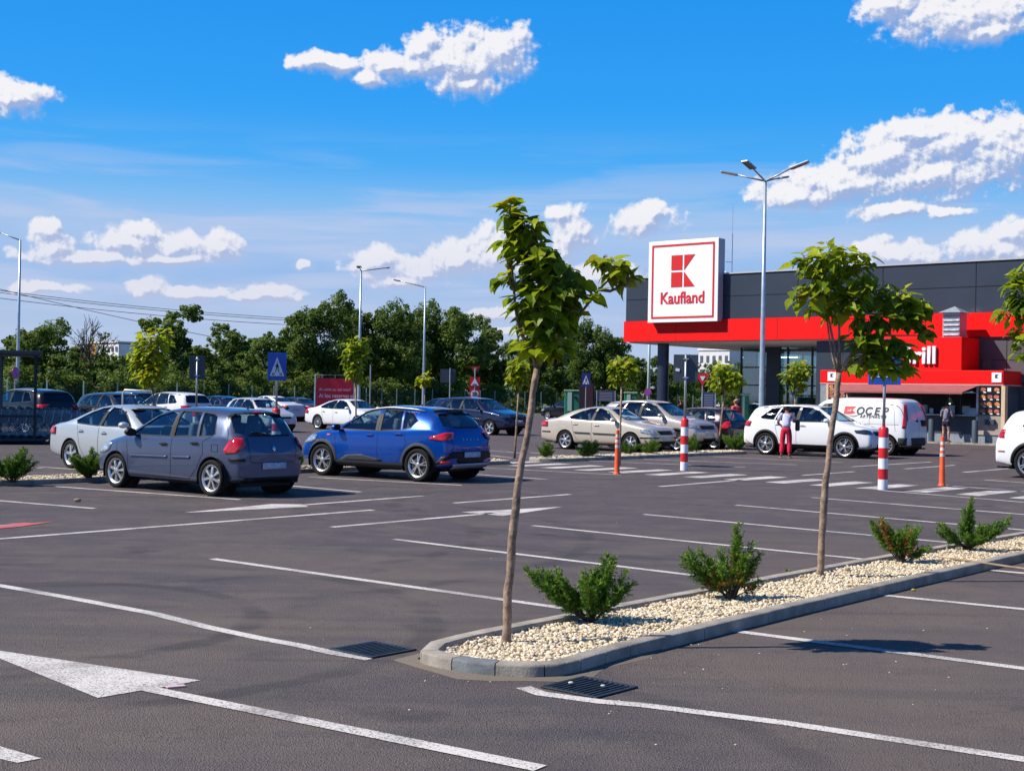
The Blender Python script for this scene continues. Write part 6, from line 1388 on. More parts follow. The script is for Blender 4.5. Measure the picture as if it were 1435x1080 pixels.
person('man in grey T-shirt and navy shorts standing at the snack bar counter', p, HR, 1.74, dict(che=(.03, 0, .72), nkb=(.05, 0, .80), nk=(.06, 0, .84), hd0=(.075, 0, .865), hd1=(.085, 0, .90), hd2=(.075, 0, .945), shL=(.04, .11, .785), shR=(.04, -.11, .785), elL=(.04, .15, .64), elR=(.05, -.15, .64), wrL=(.17, .10, .64), wrR=(.17, -.11, .64), knR=(.03, -.07, .28), anR=(.0, -.075, .048), toR=(.09, -.09, .02)), mat('grey_tee', (.16, .16, .22), rough=.9, noise=.15, nscale=9), mat('navy_shorts', (.012, .014, .05), rough=.9, noise=.2, nscale=9), shorts=True)
q = AT(954, 562, 66); person('person with dark hair far behind the champagne car, only the head showing', (q.x, 66, 0), HN, 1.74, {}, mat('dark_top', (.05, .03, .03), rough=.9), NAVY, skin=SKIND)

# ------------------------------------------------------------------ young trees (large heart-shaped leaves)
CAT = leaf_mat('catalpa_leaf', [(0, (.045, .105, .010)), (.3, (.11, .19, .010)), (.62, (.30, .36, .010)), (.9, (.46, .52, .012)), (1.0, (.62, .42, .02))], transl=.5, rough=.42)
BARK = mat('young_bark', (.27, .185, .13), rough=.9, noise=.45, nscale=14, bump=.8, bscale=35); BARKD = mat('dark_bark', (.06, .045, .035), rough=.95, noise=.4, nscale=6, bump=.6, bscale=15)
LV = [(0, 0, 0)] + [(-.20, -.13, .04), (-.38, -.06, .08), (-.48, .14, .11), (-.45, .36, .10), (-.32, .58, .06), (-.15, .82, -.04), (0, 1.08, -.24)]
LV += [(-x, y, z) for x, y, z in reversed(LV[1:7])] + [(0, .10, -.02), (0, .35, -.04), (0, .62, -.08)]
LFC = [(0, 14, 2, 1), (2, 14, 15, 3), (3, 15, 4), (4, 15, 16, 5), (5, 16, 6), (6, 16, 7), (0, 13, 12, 14), (12, 11, 15, 14), (11, 10, 15), (10, 9, 16, 15), (9, 8, 16), (8, 7, 16)]
def add_leaf(mb, p, out, size, rg, hang=.75, tint=.4):
    y = (out * rg.uniform(.5, 1) + Vector((rg.uniform(-.5, .5), rg.uniform(-.5, .5), -hang * rg.uniform(.3, 1.3)))).normalized()
    n = (out * .55 + Vector((rg.uniform(-.5, .5) - .30, rg.uniform(-.5, .5) - .12, .85))); n = (n - y * n.dot(y)).normalized(); x = y.cross(n); k = len(mb.v); bend = rg.uniform(.2, 1.3)
    for a, b_, c_ in LV: mb.v.append(tuple(p + (x * a * rg.uniform(.9, 1.08) + y * b_ + n * c_ * bend) * size))
    for f in LFC: mb.f.append(tuple(k + i for i in f)); mb.m.append(0); mb.tint.append(tint)
def leafy(mb, c, rad, n, size, rg, warm=.0, hang=.62):
    for i in range(n):
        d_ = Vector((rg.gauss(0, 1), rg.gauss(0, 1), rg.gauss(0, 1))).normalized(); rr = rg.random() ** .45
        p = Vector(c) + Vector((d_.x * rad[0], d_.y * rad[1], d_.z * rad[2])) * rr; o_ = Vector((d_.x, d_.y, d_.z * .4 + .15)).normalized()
        tn = max(0, min(.97, .44 + .28 * rr * max(0, d_.z + .2) + rg.gauss(0, .17) + warm)); add_leaf(mb, p, o_, size * rg.uniform(.55, 1.15), rg, hang, tn)  # tint climbs on upper outer leaves: sunlit tips put into the colour
def px_tree(label, base_px, Y=None, trunk=(), stems=(), clusters=(), leaf=.17, seed=1, r0=.031, mult=1.0):
    rg = random.Random(seed); b0 = G(*base_px); Yb = b0.y; sc = FPX / Yb
    def at(u, v, dy=0): q = AT(u, v, Yb); return Vector((q.x - b0.x, dy, q.z))
    t = thing('young_tree', label, 'young tree', b0, 0, 'young catalpa trees on the gravel islands')
    pts = [Vector((0, 0, .03))] + [at(*q) for q in trunk]; pts2 = []
    for i in range(len(pts) - 1):
        for k in range(4): pts2.append(pts[i].lerp(pts[i + 1], k / 4) + (Vector((rg.uniform(-1, 1), rg.uniform(-1, 1), 0)) * .006 if k else Vector()))
    pts2.append(pts[-1]); n = len(pts2); b = MB(); b.tube([pts2[0] - Vector((0, 0, .03))] + pts2, [r0 * 1.5] + [(r0 * 1.25 if i == 0 else r0 * (1.02 - .30 * i / n)) * rg.uniform(.90, 1.12) for i in range(n)], 12); b.build('trunk', BARK, t, smooth_=True)
    for st in stems:
        b = MB(); P_ = [pts[-1] if not isinstance(st[0], str) else None] if False else []
        P_ = [at(*q) for q in st]; b.tube(P_, [.016 * (1 - .6 * i / (len(P_) - 1)) for i in range(len(P_))], 7); b.build('branch', BARK, t, smooth_=True)
    mb = MB(); mb.tint = []
    for c in clusters:
        u, v, ru, rv, n = c[:5]; dy = c[5] if len(c) > 5 else rg.uniform(-.12, .12); wm = c[6] if len(c) > 6 else 0
        cc = at(u, v, dy); leafy(mb, cc, (ru / sc, min(ru / sc, .34), rv / sc), int(n * mult), leaf, rg, warm=wm)
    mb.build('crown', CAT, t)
    tw = MB()
    for c in clusters:
        cc = at(c[0], c[1], 0)
        for _ in range(7):
            d_ = Vector((rg.gauss(0, 1), rg.gauss(0, 1), rg.gauss(.2, 1))).normalized(); e = cc + Vector((d_.x * c[2], d_.y * c[2], d_.z * c[3])) / sc * 1.05
            tw.tube([cc - Vector((0, 0, c[3] / sc * .5)), cc.lerp(e, .5) + Vector((0, 0, .012)), e], [.006, .004, .002], 5)
    tw.build('twigs', BARK, t); return t
px_tree('young catalpa with a tall leaning crown and a side tuft, nearest the kerb nose', (709, 910), trunk=[(711, 850), (717, 760), (729, 660), (742, 590), (753, 515)],
    stems=[[(752, 520), (745, 490), (728, 465), (722, 430), (718, 380), (706, 300)], [(752, 520), (757, 480), (765, 430), (770, 380), (745, 320)], [(754, 515), (770, 480), (805, 450), (840, 405), (860, 385)], [(838, 405), (855, 408), (872, 400)], [(715, 400), (712, 360), (714, 320)]],
    clusters=[(716, 298, 15, 17, 24, 0, .22), (737, 320, 24, 22, 38, 0, .12), (722, 340, 24, 22, 30, 0, .10), (745, 358, 34, 22, 48, 0, .0), (768, 375, 42, 22, 60, 0, .02), (778, 402, 46, 22, 64, 0, -.06), (755, 425, 46, 24, 72, 0, -.06), (722, 392, 22, 12, 14, 0, .02), (796, 420, 18, 12, 12),  # topmost clusters shifted yellower, their sunlit look put into leaf colour
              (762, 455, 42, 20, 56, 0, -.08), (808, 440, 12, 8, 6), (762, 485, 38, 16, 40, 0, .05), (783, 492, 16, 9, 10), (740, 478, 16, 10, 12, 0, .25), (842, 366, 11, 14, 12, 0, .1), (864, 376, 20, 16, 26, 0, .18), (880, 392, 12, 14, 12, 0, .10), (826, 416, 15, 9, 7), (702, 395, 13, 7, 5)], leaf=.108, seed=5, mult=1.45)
px_tree('young catalpa with a wide yellow-green crown, standing before the snack bar and striped post', (1149, 815), trunk=[(1151, 770), (1156, 690), (1163, 620), (1172, 560), (1176, 522)], r0=.036,
    stems=[[(1176, 525), (1172, 500), (1166, 470), (1160, 440), (1150, 400), (1145, 370)], [(1176, 525), (1168, 505), (1163, 480), (1158, 440)], [(1177, 522), (1176, 480), (1176, 430), (1180, 380)], [(1177, 522), (1190, 500), (1215, 470), (1240, 440)], [(1178, 520), (1200, 508), (1240, 502), (1262, 505)], [(1178, 520), (1196, 496), (1230, 470), (1290, 470)]],
    clusters=[(1130, 370, 26, 22, 30, 0, .05), (1165, 358, 36, 20, 46, 0, .14), (1195, 372, 32, 26, 42, 0, .18), (1150, 395, 34, 22, 44, 0, .05), (1195, 405, 32, 24, 40, 0, .10), (1145, 425, 26, 14, 24, 0, .16), (1180, 432, 34, 18, 38, 0, .08), (1222, 415, 30, 20, 36, 0, -.08), (1255, 420, 30, 18, 40, 0, -.03), (1280, 432, 24, 16, 30, 0, .0), (1225, 450, 36, 20, 44, 0, -.12),
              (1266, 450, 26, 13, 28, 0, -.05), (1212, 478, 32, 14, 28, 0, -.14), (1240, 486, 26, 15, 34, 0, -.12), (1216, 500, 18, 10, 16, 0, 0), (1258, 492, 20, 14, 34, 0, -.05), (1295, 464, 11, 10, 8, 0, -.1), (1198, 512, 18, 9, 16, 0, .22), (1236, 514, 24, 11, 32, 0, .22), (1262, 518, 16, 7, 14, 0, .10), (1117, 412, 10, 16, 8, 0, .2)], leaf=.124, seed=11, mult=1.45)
px_tree('young catalpa cut off by the right picture edge beside the red fascia', (1475, 742), trunk=[(1475, 700), (1470, 600), (1463, 520)], r0=.04,
    stems=[[(1463, 520), (1450, 470), (1430, 430), (1425, 400)], [(1463, 520), (1465, 450), (1460, 380)]],
    clusters=[(1425, 400, 18, 20, 22), (1415, 440, 20, 14, 22, 0, .05), (1440, 415, 34, 34, 60), (1432, 470, 20, 18, 22), (1460, 440, 40, 40, 60), (1460, 380, 36, 26, 40), (1420, 425, 12, 8, 8), (1430, 495, 10, 9, 6)], leaf=.16, seed=14, mult=1.3)
# smaller ones on the far islands
def small_tree(u, vbase, vtop, vcrown, wpx, label, lean=0, seed=1, n=230, warm=0.0, leaf=.17, Yf=None):
    b0 = G(u, vbase) if Yf is None else Vector((AT(u, 560, Yf).x, Yf, 0)); rg = random.Random(seed); sc = FPX / b0.y; zt_, zc = AT(u + lean, vtop, b0.y).z, AT(u + lean, vcrown, b0.y).z
    dx = AT(u + lean, vtop, b0.y).x - b0.x; t = thing('young_tree', label, 'young tree', b0, 0, 'young catalpa trees on the gravel islands')
    b = MB(); b.tube([(0, 0, 0), (dx * .25, 0, zc * .3), (dx * .5, .02, zc * .65), (dx * .8, 0, zc)], [.035, .03, .026, .024], 8); b.build('trunk', BARK, t, smooth_=True)
    for k in range(5):
        a = k * 1.26 + rg.random(); r_ = wpx / sc * .28; b = MB(); b.tube([(dx * .8, 0, zc - .02), (dx + math.cos(a) * r_ * .6, math.sin(a) * r_ * .6, zc + (zt_ - zc) * .4), (dx + math.cos(a) * r_, math.sin(a) * r_, zc + (zt_ - zc) * .75)], [.014, .010, .005], 5); b.build('branch', BARK, t)
    mb = MB(); mb.tint = []; hw = wpx / sc / 2; hh = (zt_ - zc) / 2
    for k in range(9):
        a = rg.uniform(0, 6.28); r_ = hw * rg.uniform(.1, .62); z = zc + hh * 1.05 + rg.uniform(-.65, .62) * hh; leafy(mb, (dx + math.cos(a) * r_, math.sin(a) * r_, z), (hw * .48, hw * .48, hh * .46), n // 6, leaf, rg, warm=warm + rg.uniform(-.08, .08))
    mb.build('crown', CAT, t)
small_tree(1006, 632, 508, 553, 58, 'young catalpa with a round crown right of the give way triangle', 12, 21, 330, .06)
small_tree(868, 652, 498, 545, 46, 'young catalpa with a loose crown above the beige saloon', 4, 22, 240, .08)
small_tree(721, 642, 500, 545, 46, 'young catalpa partly hidden behind the nearest tree trunk', 8, 23, 200, .12)
small_tree(1112, 640, 503, 558, 56, 'young catalpa with a dense round crown before the glass entrance', 4, 24, 360, .05, Yf=54)
small_tree(499, 634, 474, 540, 44, 'slender young catalpa in front of the red billboard', 0, 25, 230, .12)
small_tree(213, 640, 455, 545, 66, 'broad yellow-green young catalpa left of the dark sign back', 3, 26, 420, .22)
small_tree(594, 600, 522, 545, 26, 'tiny yellow-green young catalpa at the foot of a lamp pole', 2, 27, 90, .25, leaf=.2)

# dry leaves and a few weeds on the gravel
DRY = leaf_mat('dry_leaf', [(0, (.10, .05, .02)), (.6, (.26, .15, .05)), (1, (.40, .30, .08))], transl=.15, rough=.8); mb = MB(); mb.tint = []; rg = random.Random(12)
while len(mb.v) < 17 * 46:
    a = rg.random(); q = Vector((.1, 9.1, 0)).lerp(Vector((7.2, 17.6, 0)), a) + Vector((rg.uniform(-.55, .55), rg.uniform(-.5, .5), 0))
    if inpoly(q.x, q.y, inner): add_leaf(mb, q + Vector((0, 0, .078)), Vector((rg.gauss(0, 1), rg.gauss(0, 1), .1)).normalized(), rg.uniform(.018, .045), rg, .05, rg.random())
tag(mb.build('leaf_litter', DRY), kind='stuff')
WEED = leaf_mat('weed', [(0, (.05, .10, .02)), (1, (.14, .22, .03))], transl=.3); mb = MB(); mb.tint = []
for (u, v) in ((1105, 800), (925, 838)):
    q = G(u, v, .02)
    for k in range(9): a = rg.uniform(0, 6.28); add_leaf(mb, q + Vector((rg.uniform(-.02, .02), rg.uniform(-.02, .02), .0)), Vector((math.cos(a), math.sin(a), 1.6)).normalized(), rg.uniform(.018, .035), rg, -.6, rg.random())
tag(mb.build('weeds', WEED), kind='stuff')

# ------------------------------------------------------------------ junipers
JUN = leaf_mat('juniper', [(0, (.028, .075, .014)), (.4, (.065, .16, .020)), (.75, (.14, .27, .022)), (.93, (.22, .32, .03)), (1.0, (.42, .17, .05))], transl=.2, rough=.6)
def juniper_mesh(seed, branches, brown=.0, inner=0.0):
    """branches: list of (azimuth, elevation, length)"""
    rg = random.Random(seed); mb = MB(); mb.tint = []; wd = MB()
    def blade(p, d_, ln, w, tn):
        s_ = d_.cross(Vector((rg.gauss(0, 1), rg.gauss(0, 1), rg.gauss(0, 1)))).normalized() * w; k = len(mb.v)
        m_ = p + d_ * ln * .45; mb.v += [tuple(p), tuple(m_ + s_), tuple(p + d_ * ln), tuple(m_ - s_)]; mb.f.append((k, k + 1, k + 2, k + 3)); mb.m.append(0); mb.tint.append(tn)
    for (az_, el_, ln) in branches:
        d_ = Vector((math.cos(az_) * math.cos(el_), math.sin(az_) * math.cos(el_), math.sin(el_))); p = Vector((rg.uniform(-.03, .03), rg.uniform(-.03, .03), 0)); P_ = [p.copy()]; n = max(5, int(ln / .035)); br = rg.random() < brown
        for i in range(n):
            f = i / n; d2 = (d_ + Vector((0, 0, .25 * f)) + Vector((rg.gauss(0, .09), rg.gauss(0, .09), rg.gauss(0, .07)))).normalized(); p = p + d2 * ln / n; P_.append(p.copy())
            if f > .16:
                k_ = int(6 + 9 * math.sin(min(1, (f - .1) / .75) * math.pi))
                for _ in range(k_):
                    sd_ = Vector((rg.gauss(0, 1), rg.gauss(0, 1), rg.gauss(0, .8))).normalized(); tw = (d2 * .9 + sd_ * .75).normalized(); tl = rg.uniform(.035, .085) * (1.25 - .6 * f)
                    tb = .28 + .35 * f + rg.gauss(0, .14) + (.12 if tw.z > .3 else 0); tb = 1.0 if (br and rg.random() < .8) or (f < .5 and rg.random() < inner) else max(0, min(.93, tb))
                    q = p.copy(); nn = 4
                    for j in range(nn):
                        q = q + tw * tl / nn
                        for s in range(3): blade(q, (tw + Vector((rg.gauss(0, .45), rg.gauss(0, .45), rg.gauss(0, .45)))).normalized(), rg.uniform(.016, .030), .0042, tb)
        wd.tube(P_, [.008 * (1 - .8 * i / len(P_)) for i in range(len(P_))], 5)
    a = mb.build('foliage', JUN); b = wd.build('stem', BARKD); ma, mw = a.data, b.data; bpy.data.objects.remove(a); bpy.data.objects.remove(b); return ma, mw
def juniper(meshes, loc, rz, sc, label, grp='juniper bushes on the gravel islands'):
    t = thing('juniper_bush', label, 'juniper bush', loc, rz, grp); t.scale = (sc, sc, sc)
    for nm, me in (('foliage', meshes[0]), ('stem', meshes[1])): o = bpy.data.objects.new(nm, me); C.objects.link(o); o.parent = t
    return t
def rb(seed, n, side=0, lmin=.2, lmax=.36, el=(.35, 1.4)):
    rg = random.Random(seed); return [(rg.uniform(0, 6.28), rg.uniform(*el), rg.uniform(lmin, lmax)) for _ in range(n)]
PI = math.pi
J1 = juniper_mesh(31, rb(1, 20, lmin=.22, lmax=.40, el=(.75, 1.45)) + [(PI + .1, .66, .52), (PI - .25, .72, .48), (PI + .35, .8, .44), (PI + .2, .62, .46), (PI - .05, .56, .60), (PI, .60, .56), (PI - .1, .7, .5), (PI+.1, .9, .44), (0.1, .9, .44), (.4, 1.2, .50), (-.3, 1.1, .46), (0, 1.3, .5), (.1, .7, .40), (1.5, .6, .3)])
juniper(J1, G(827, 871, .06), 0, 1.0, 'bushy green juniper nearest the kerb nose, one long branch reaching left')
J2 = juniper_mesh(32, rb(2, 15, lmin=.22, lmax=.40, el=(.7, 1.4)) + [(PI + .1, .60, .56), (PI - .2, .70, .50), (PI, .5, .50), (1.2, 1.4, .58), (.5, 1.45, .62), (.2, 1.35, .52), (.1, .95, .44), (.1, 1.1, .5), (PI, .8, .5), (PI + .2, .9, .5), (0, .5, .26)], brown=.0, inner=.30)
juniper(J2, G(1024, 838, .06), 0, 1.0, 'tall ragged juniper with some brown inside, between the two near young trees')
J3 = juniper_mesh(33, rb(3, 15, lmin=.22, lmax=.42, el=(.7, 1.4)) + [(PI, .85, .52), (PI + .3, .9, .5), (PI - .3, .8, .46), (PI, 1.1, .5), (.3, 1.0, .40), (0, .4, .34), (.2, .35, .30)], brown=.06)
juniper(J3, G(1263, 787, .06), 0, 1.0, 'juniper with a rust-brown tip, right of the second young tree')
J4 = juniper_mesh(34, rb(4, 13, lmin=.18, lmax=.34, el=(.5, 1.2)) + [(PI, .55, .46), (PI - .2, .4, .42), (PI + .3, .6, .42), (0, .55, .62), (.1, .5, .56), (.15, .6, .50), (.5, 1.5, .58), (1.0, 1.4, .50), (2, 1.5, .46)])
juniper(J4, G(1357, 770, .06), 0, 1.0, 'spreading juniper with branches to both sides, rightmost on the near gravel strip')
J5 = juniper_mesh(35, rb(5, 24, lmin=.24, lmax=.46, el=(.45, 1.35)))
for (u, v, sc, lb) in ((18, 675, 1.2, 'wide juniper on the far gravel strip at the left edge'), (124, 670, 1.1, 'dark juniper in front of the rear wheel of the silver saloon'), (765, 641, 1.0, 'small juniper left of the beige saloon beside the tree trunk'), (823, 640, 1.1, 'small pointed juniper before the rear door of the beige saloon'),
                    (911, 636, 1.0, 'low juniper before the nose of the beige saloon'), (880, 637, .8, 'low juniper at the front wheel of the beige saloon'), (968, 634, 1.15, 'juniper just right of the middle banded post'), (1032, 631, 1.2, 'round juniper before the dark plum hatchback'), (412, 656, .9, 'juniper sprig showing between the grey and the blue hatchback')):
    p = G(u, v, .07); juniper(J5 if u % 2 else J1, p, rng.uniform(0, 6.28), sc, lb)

# ------------------------------------------------------------------ background trees
FOL = leaf_mat('tree_foliage', [(0, (.032, .068, .014)), (.4, (.068, .125, .020)), (.75, (.13, .195, .028)), (1, (.25, .26, .045))], transl=.42, rough=.6)
def crown_mesh(seed, blobs, n, size, warm=0):
    rg = random.Random(seed); mb = MB(); mb.tint = []; W_ = sum(b_[3] ** 2 for b_ in blobs)
    for (x, y, z, r_) in blobs:
        bt_ = rg.uniform(-.12, .12); k_ = int(n * r_ * r_ / W_)
        sub = [(Vector((rg.gauss(0, 1), rg.gauss(0, 1), rg.gauss(0, .8) + .15)).normalized() * r_ * rg.uniform(.55, 1.0), r_ * rg.uniform(.18, .36)) for _ in range(16)]
        for i in range(k_):
            if rg.random() < .75: sp, sr = rg.choice(sub); d_ = Vector((rg.gauss(0, 1), rg.gauss(0, 1), rg.gauss(0, 1))).normalized(); p = Vector((x, y, z)) + sp + d_ * sr * rg.random() ** .4
            else: d_ = Vector((rg.gauss(0, 1), rg.gauss(0, 1), rg.gauss(0, 1))).normalized(); p = Vector((x, y, z)) + d_ * r_ * rg.random() ** .5 * .85
            s = size * rg.uniform(.5, 1.3); nrm = (d_ + Vector((rg.uniform(-.8, .8), rg.uniform(-.8, .8), rg.uniform(-.2, .9)))).normalized(); a = nrm.orthogonal().normalized(); a.rotate(Matrix.Rotation(rg.uniform(0, 6.28), 3, nrm)); c_ = nrm.cross(a); k = len(mb.v)
            mb.v += [tuple(p - a * s * .5), tuple(p + c_ * s * .32 + nrm * s * .1), tuple(p + a * s * .55), tuple(p - c_ * s * .32 - nrm * s * .06)]; mb.f.append((k, k + 1, k + 2, k + 3)); mb.m.append(0); mb.tint.append(max(0, min(1, .42 + bt_ + rg.gauss(0, .2) + warm)))
    o = mb.build('crown', FOL); me = o.data; bpy.data.objects.remove(o); return me
def trunk_mesh(seed, h, r_):
    rg = random.Random(seed); b = MB(); P_ = [Vector((0, 0, 0))]
    for i in range(5): P_.append(P_[-1] + Vector((rg.uniform(-.15, .15), rg.uniform(-.15, .15), h / 5)))
    b.tube(P_, [r_ * (1.2 - .2 * i) for i in range(6)], 8)
    for k in range(6):
        a = k + rg.random(); q = P_[2 + k % 3]; e = q + Vector((math.cos(a) * h * .35, math.sin(a) * h * .35, h * .4)); b.tube([q, q.lerp(e, .5) + Vector((0, 0, .1)), e], [r_ * .5, r_ * .35, r_ * .15], 6)
    o = b.build('trunk', BARKD); me = o.data; bpy.data.objects.remove(o); return me
def blobs_for(seed, kind):
    rg = random.Random(seed); out = []
    if kind == 'tall':     # height 1, unit
        for i in range(9): a = rg.uniform(0, 6.28); z = rg.uniform(.30, .86); q = .30 * math.sin(min(1, (1.05 - z) * 1.5) * 1.57); out.append((math.cos(a) * q, math.sin(a) * q, z, rg.uniform(.12, .20)))
        out += [(0, 0, .55, .24), (0, 0, .80, .15), (0, 0, .35, .24)]
    elif kind == 'bush':
        for i in range(8): a = rg.uniform(0, 6.28); q = rg.uniform(.15, .5); out.append((math.cos(a) * q, math.sin(a) * q, rg.uniform(.22, .68), rg.uniform(.18, .28)))
    else:                  # loose, airy
        for i in range(11): a = rg.uniform(0, 6.28); z = rg.uniform(.28, .95); q = rg.uniform(.1, .33); out.append((math.cos(a) * q, math.sin(a) * q, z, rg.uniform(.07, .14)))
        out += [(0, 0, .4, .2)]
    return out
def scaled(me_blobs, h): return [(x * h, y * h, z * h, r_ * h) for x, y, z, r_ in me_blobs]
TV = {}
for i, (kd, h, n, sz, wm) in enumerate((('tall', 11, 24000, .27, .04), ('tall', 11, 24000, .27, .0), ('tall', 10, 22000, .27, .10), ('loose', 8, 11000, .23, .16), ('loose', 8, 11000, .23, .06), ('bush', 5, 10000, .20, .12), ('bush', 5, 10000, .20, .24))):
    TV.setdefault(kd, []).append((crown_mesh(60 + i, scaled(blobs_for(80 + i, kd), h), n, sz, wm), trunk_mesh(90 + i, h * .62, .16 if kd != 'bush' else .07), h))
def bg_tree(u, vtop, Y, kd, i, label, wide=1.0, grp='trees beyond the fence'):
    q = AT(u, vtop, Y); cm_, tm_, h = TV[kd][i % len(TV[kd])]; s = q.z / (h * (1.0 if kd != 'bush' else .92)); t = thing('leafy_tree' if kd != 'bush' else 'leafy_shrub', label, 'tree' if kd != 'bush' else 'shrub', (q.x, Y, 0), rng.uniform(0, 6.28), grp)
    t.scale = (s * wide, s * wide, s)
    for nm, me in (('crown', cm_), ('trunk', tm_)): o = bpy.data.objects.new(nm, me); C.objects.link(o); o.parent = t
def fY(u):  # fence distance along the sight line
    a = (u - 717) / FPX
    FP = FENCE
    for i in range(len(FP) - 1):
        (xa, ya), (xb, yb) = FP[i], FP[i + 1]
        if (xa - a * ya) * (xb - a * yb) <= 0:
            f = (xa - a * ya) / ((xa - a * ya) - (xb - a * yb)); return ya + f * (yb - ya)
    return 120
FENCE = [(-36, 44), (-30, 60), (-22.7, 80), (-10, 117), (0, 137), (12, 155), (34, 178)]
where = {k: v for k, v in ()}
tl = [(-30, 455, 'tall', 0), (22, 460, 'loose', 3), (66, 450, 'tall', 1), (98, 488, 'loose', 1), (160, 494, 'loose', 0), (222, 428, 'loose', 1), (262, 478, 'tall', 2), (300, 470, 'loose', 0), (338, 455, 'loose', 1), (378, 458, 'loose', 0), (412, 474, 'tall', 0), (455, 414, 'tall', 1), (500, 422, 'tall', 2), (545, 424, 'tall', 0), (590, 425, 'tall', 1), (632, 422, 'tall', 2),
      (662, 440, 'loose', 0), (690, 484, 'loose', 1), (735, 470, 'tall', 2), (775, 465, 'loose', 1), (812, 446, 'tall', 0), (850, 462, 'tall', 1), (885, 492, 'tall', 2), (925, 498, 'loose', 0), (965, 505, 'tall', 0), (1010, 508, 'tall', 1), (1055, 505, 'tall', 2)]
nearby = ['at the left picture edge', 'right of the left edge lamp', 'behind the cart shelter roof', 'beside the bare tree', 'under the distant orange and white block', 'rising brownish above the broad young catalpa', 'right of the broad young catalpa', 'left of the crossing sign, under the wires', 'just left of the blue crossing sign', 'right of the blue crossing sign',
          'where the high dark tree group begins', 'leftmost of the high dark group', 'behind the square-headed lamp', 'between the two middle lamps', 'behind the lamp with its arm to the left', 'right of that lamp, highest crown', 'at the right slope of the high dark group', 'in the gap above the speed limit sign', 'behind the nearest tree trunk', 'right of the nearest tree trunk', 'under the side tuft of the nearest young tree', 'left of the store corner', 'just left of the column', 'behind the column', 'seen under the soffit, left', 'behind the white block under the soffit', 'beside the glass entrance']
for i, (u, v, kd, k) in enumerate(tl):
    bg_tree(u, v, fY(u) + (9 if i % 2 else 14), kd, k, {'tall': 'dense dark tree ', 'loose': 'loose open-crowned tree '}[kd] + nearby[i], wide={'tall': 1.25, 'loose': 1.15}[kd] if u < 430 else {'tall': .95, 'loose': 1.1}[kd])
sp_ = ['%s shrub along the fence' % w for w in ('olive', 'green')]
SH_ = ORD[:30]
for i in range(30):
    u = -20 + i * 39; Yb = fY(u) + 3 + (i * 7 % 4); hh = 540 - (i * 37 % 26) - (12 if u < 430 else 0) + .0186 * (u - 300)
    ref = ['cart shelter', 'bare tree', 'silver saloon', 'white crossover', 'dark sign back', 'crossing sign', 'billboard', 'square-headed lamp', 'speed limit sign', 'brown totem', 'column', 'glass entrance']
    bg_tree(u, hh, Yb, 'bush', i, ['olive', 'green', 'dusty'][i % 3] + ' shrub at the fence, ' + ['behind', 'left of', 'right of'][i % 3 if i % 3 else 0] + ' the ' + ref[min(11, int(i * 12 / 30))] + ' line of sight' if False else SH_[i] + ' shrub from the left behind the mesh fence, ' + ['olive', 'green', 'dusty'][i % 3], wide=1.2, grp='shrubs along the mesh fence')
# the wood behind them, one mass
wb_ = []; rg = random.Random(77); u = -120
while u < 1180:
    Y = fY(max(-60, min(1040, u))) + 30 + rg.uniform(-4, 6); q = AT(u, 508 + rg.uniform(-14, 12) + .0186 * (u - 500) - (8 if u < 420 else 0), Y); r_ = rg.uniform(1.6, 2.6)
    for zz in [q.z - r_ * .8 - k * 2.2 for k in range(4)]:
        if zz > .3: wb_.append((q.x + rg.uniform(-1, 1), Y + rg.uniform(-2, 2), zz, r_))
    u += 16
wm_ = crown_mesh(99, wb_, 60000, .42, .0); wo_ = bpy.data.objects.new('woods', wm_); C.objects.link(wo_); tag(wo_, kind='stuff')
# bare tree
Y = fY(118) + 8; q0 = AT(118, 560, Y); t = thing('bare_tree', 'leafless dark tree with fine twigs left of the distant white block', 'tree', (q0.x, Y, 0)); rg = random.Random(4); b = MB(); zt_ = AT(118, 442, Y).z
def grow(p, d_, ln, r_, dep):
    e = p + d_ * ln; b.tube([p, p.lerp(e, .5) + Vector((rg.gauss(0, .05), 0, rg.gauss(0, .05))) * ln, e], [r_, r_ * .85, r_ * .65], 5)
    if dep == 0: return
    for k in range(3 if dep > 1 else 2):
        nd = (d_ + Vector((rg.gauss(0, .42), rg.gauss(0, .42), rg.uniform(-.1, .35)))).normalized(); grow(e if k else p.lerp(e, .7), nd, ln * rg.uniform(.6, .85), r_ * .62, dep - 1)
grow(Vector((0, 0, 0)), Vector((.02, 0, 1)), zt_ * .30, .16, 5); b.build('branches', BARKD, t)
mb = MB(); mb.tint = []
for k in range(26): leafy(mb, (rg.uniform(.5, 1.6), rg.uniform(-.5, .5), zt_ * rg.uniform(.6, .85)), (.2, .2, .2), 2, .22, rg, warm=-.3)
mb.build('crown', FOL, t)
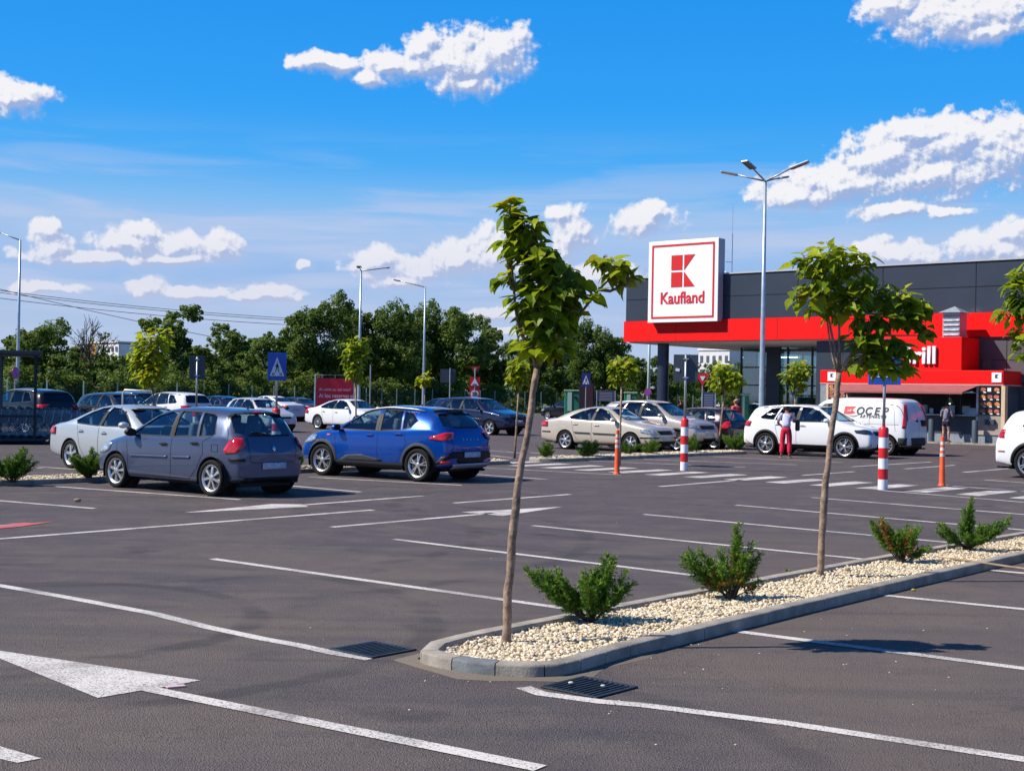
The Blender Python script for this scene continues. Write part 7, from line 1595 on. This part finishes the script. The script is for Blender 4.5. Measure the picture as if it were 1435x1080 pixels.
# ------------------------------------------------------------------ mesh fence
FPOST = mat('fence_post', (.40, .48, .42), rough=.6, metal=.2); nf = 0
def fence_mesh():
    m = bpy.data.materials.new('fence_wire'); m.use_nodes = True; t = m.node_tree; t.nodes.clear()
    tr = N_(t, 'ShaderNodeBsdfTransparent'); df = N_(t, 'ShaderNodeBsdfDiffuse', inp={'Color': (.06, .14, .09, 1)}); c_ = N_(t, 'ShaderNodeTexCoord'); s_ = N_(t, 'ShaderNodeSeparateXYZ'); L_(t, c_.outputs['UV'], s_.inputs[0])
    a = math_(t, 'LESS_THAN', math_(t, 'FRACT', math_(t, 'MULTIPLY', s_.outputs[0], 20.0)), .10); b_ = math_(t, 'LESS_THAN', math_(t, 'FRACT', math_(t, 'MULTIPLY', s_.outputs[1], 10.0)), .06)
    mx = N_(t, 'ShaderNodeMixShader'); L_(t, math_(t, 'MAXIMUM', a, b_), mx.inputs[0]); L_(t, tr.outputs[0], mx.inputs[1]); L_(t, df.outputs[0], mx.inputs[2]); o = N_(t, 'ShaderNodeOutputMaterial'); L_(t, mx.outputs[0], o.inputs[0]); return m
FW = fence_mesh(); ft = thing('mesh_fence', 'green wire mesh fence with pale posts running along the edge of the car park', 'fence', (FENCE[0][0], FENCE[0][1], 0)); o0 = Vector((FENCE[0][0], FENCE[0][1], 0))
pts = resample([(x, y, 0) for x, y in FENCE], 3.1); pn = MB()
for i, p in enumerate(pts):
    q = p - o0; b = MB(); b.box((0, 0, 1.05), (.07, .07, 2.1)); po_ = b.build('post', FPOST, ft, loc=q)
    if i < len(pts) - 1:
        e = pts[i + 1] - o0; pn.quad(q + Vector((0, 0, .03)), e + Vector((0, 0, .03)), e + Vector((0, 0, 1.98)), q + Vector((0, 0, 1.98)))
po_ = pn.build('mesh_panels', FW, ft); uv = po_.data.uv_layers.new(name='uv')
for i, l in enumerate(uv.data): l.uv = ((0, 0), (3.1, 0), (3.1, 1.95), (0, 1.95))[i % 4]
# verge of dry grass in front of the fence
GR = leaf_mat('verge_grass', [(0, (.07, .09, .02)), (.5, (.16, .16, .04)), (1, (.32, .28, .10))], transl=.1, rough=.8); mb = MB(); mb.tint = []; rg = random.Random(8)
fp = resample([(x, y, 0) for x, y in FENCE[2:]], .09)
for p in fp:
    for k in range(5):
        q = p + Vector((rg.uniform(-1.5, 3), rg.uniform(-3.0, .8), 0)); h = rg.uniform(.15, .55); a = rg.uniform(0, 3.14); w = rg.uniform(.10, .22); k0 = len(mb.v); dx = Vector((math.cos(a) * w, math.sin(a) * w, 0))
        mb.v += [tuple(q - dx), tuple(q + dx), tuple(q + dx * .3 + Vector((rg.uniform(-.1, .1), 0, h)))]; mb.f.append((k0, k0 + 1, k0 + 2)); mb.m.append(0); mb.tint.append(rg.random())
tag(mb.build('grass', GR), kind='stuff')
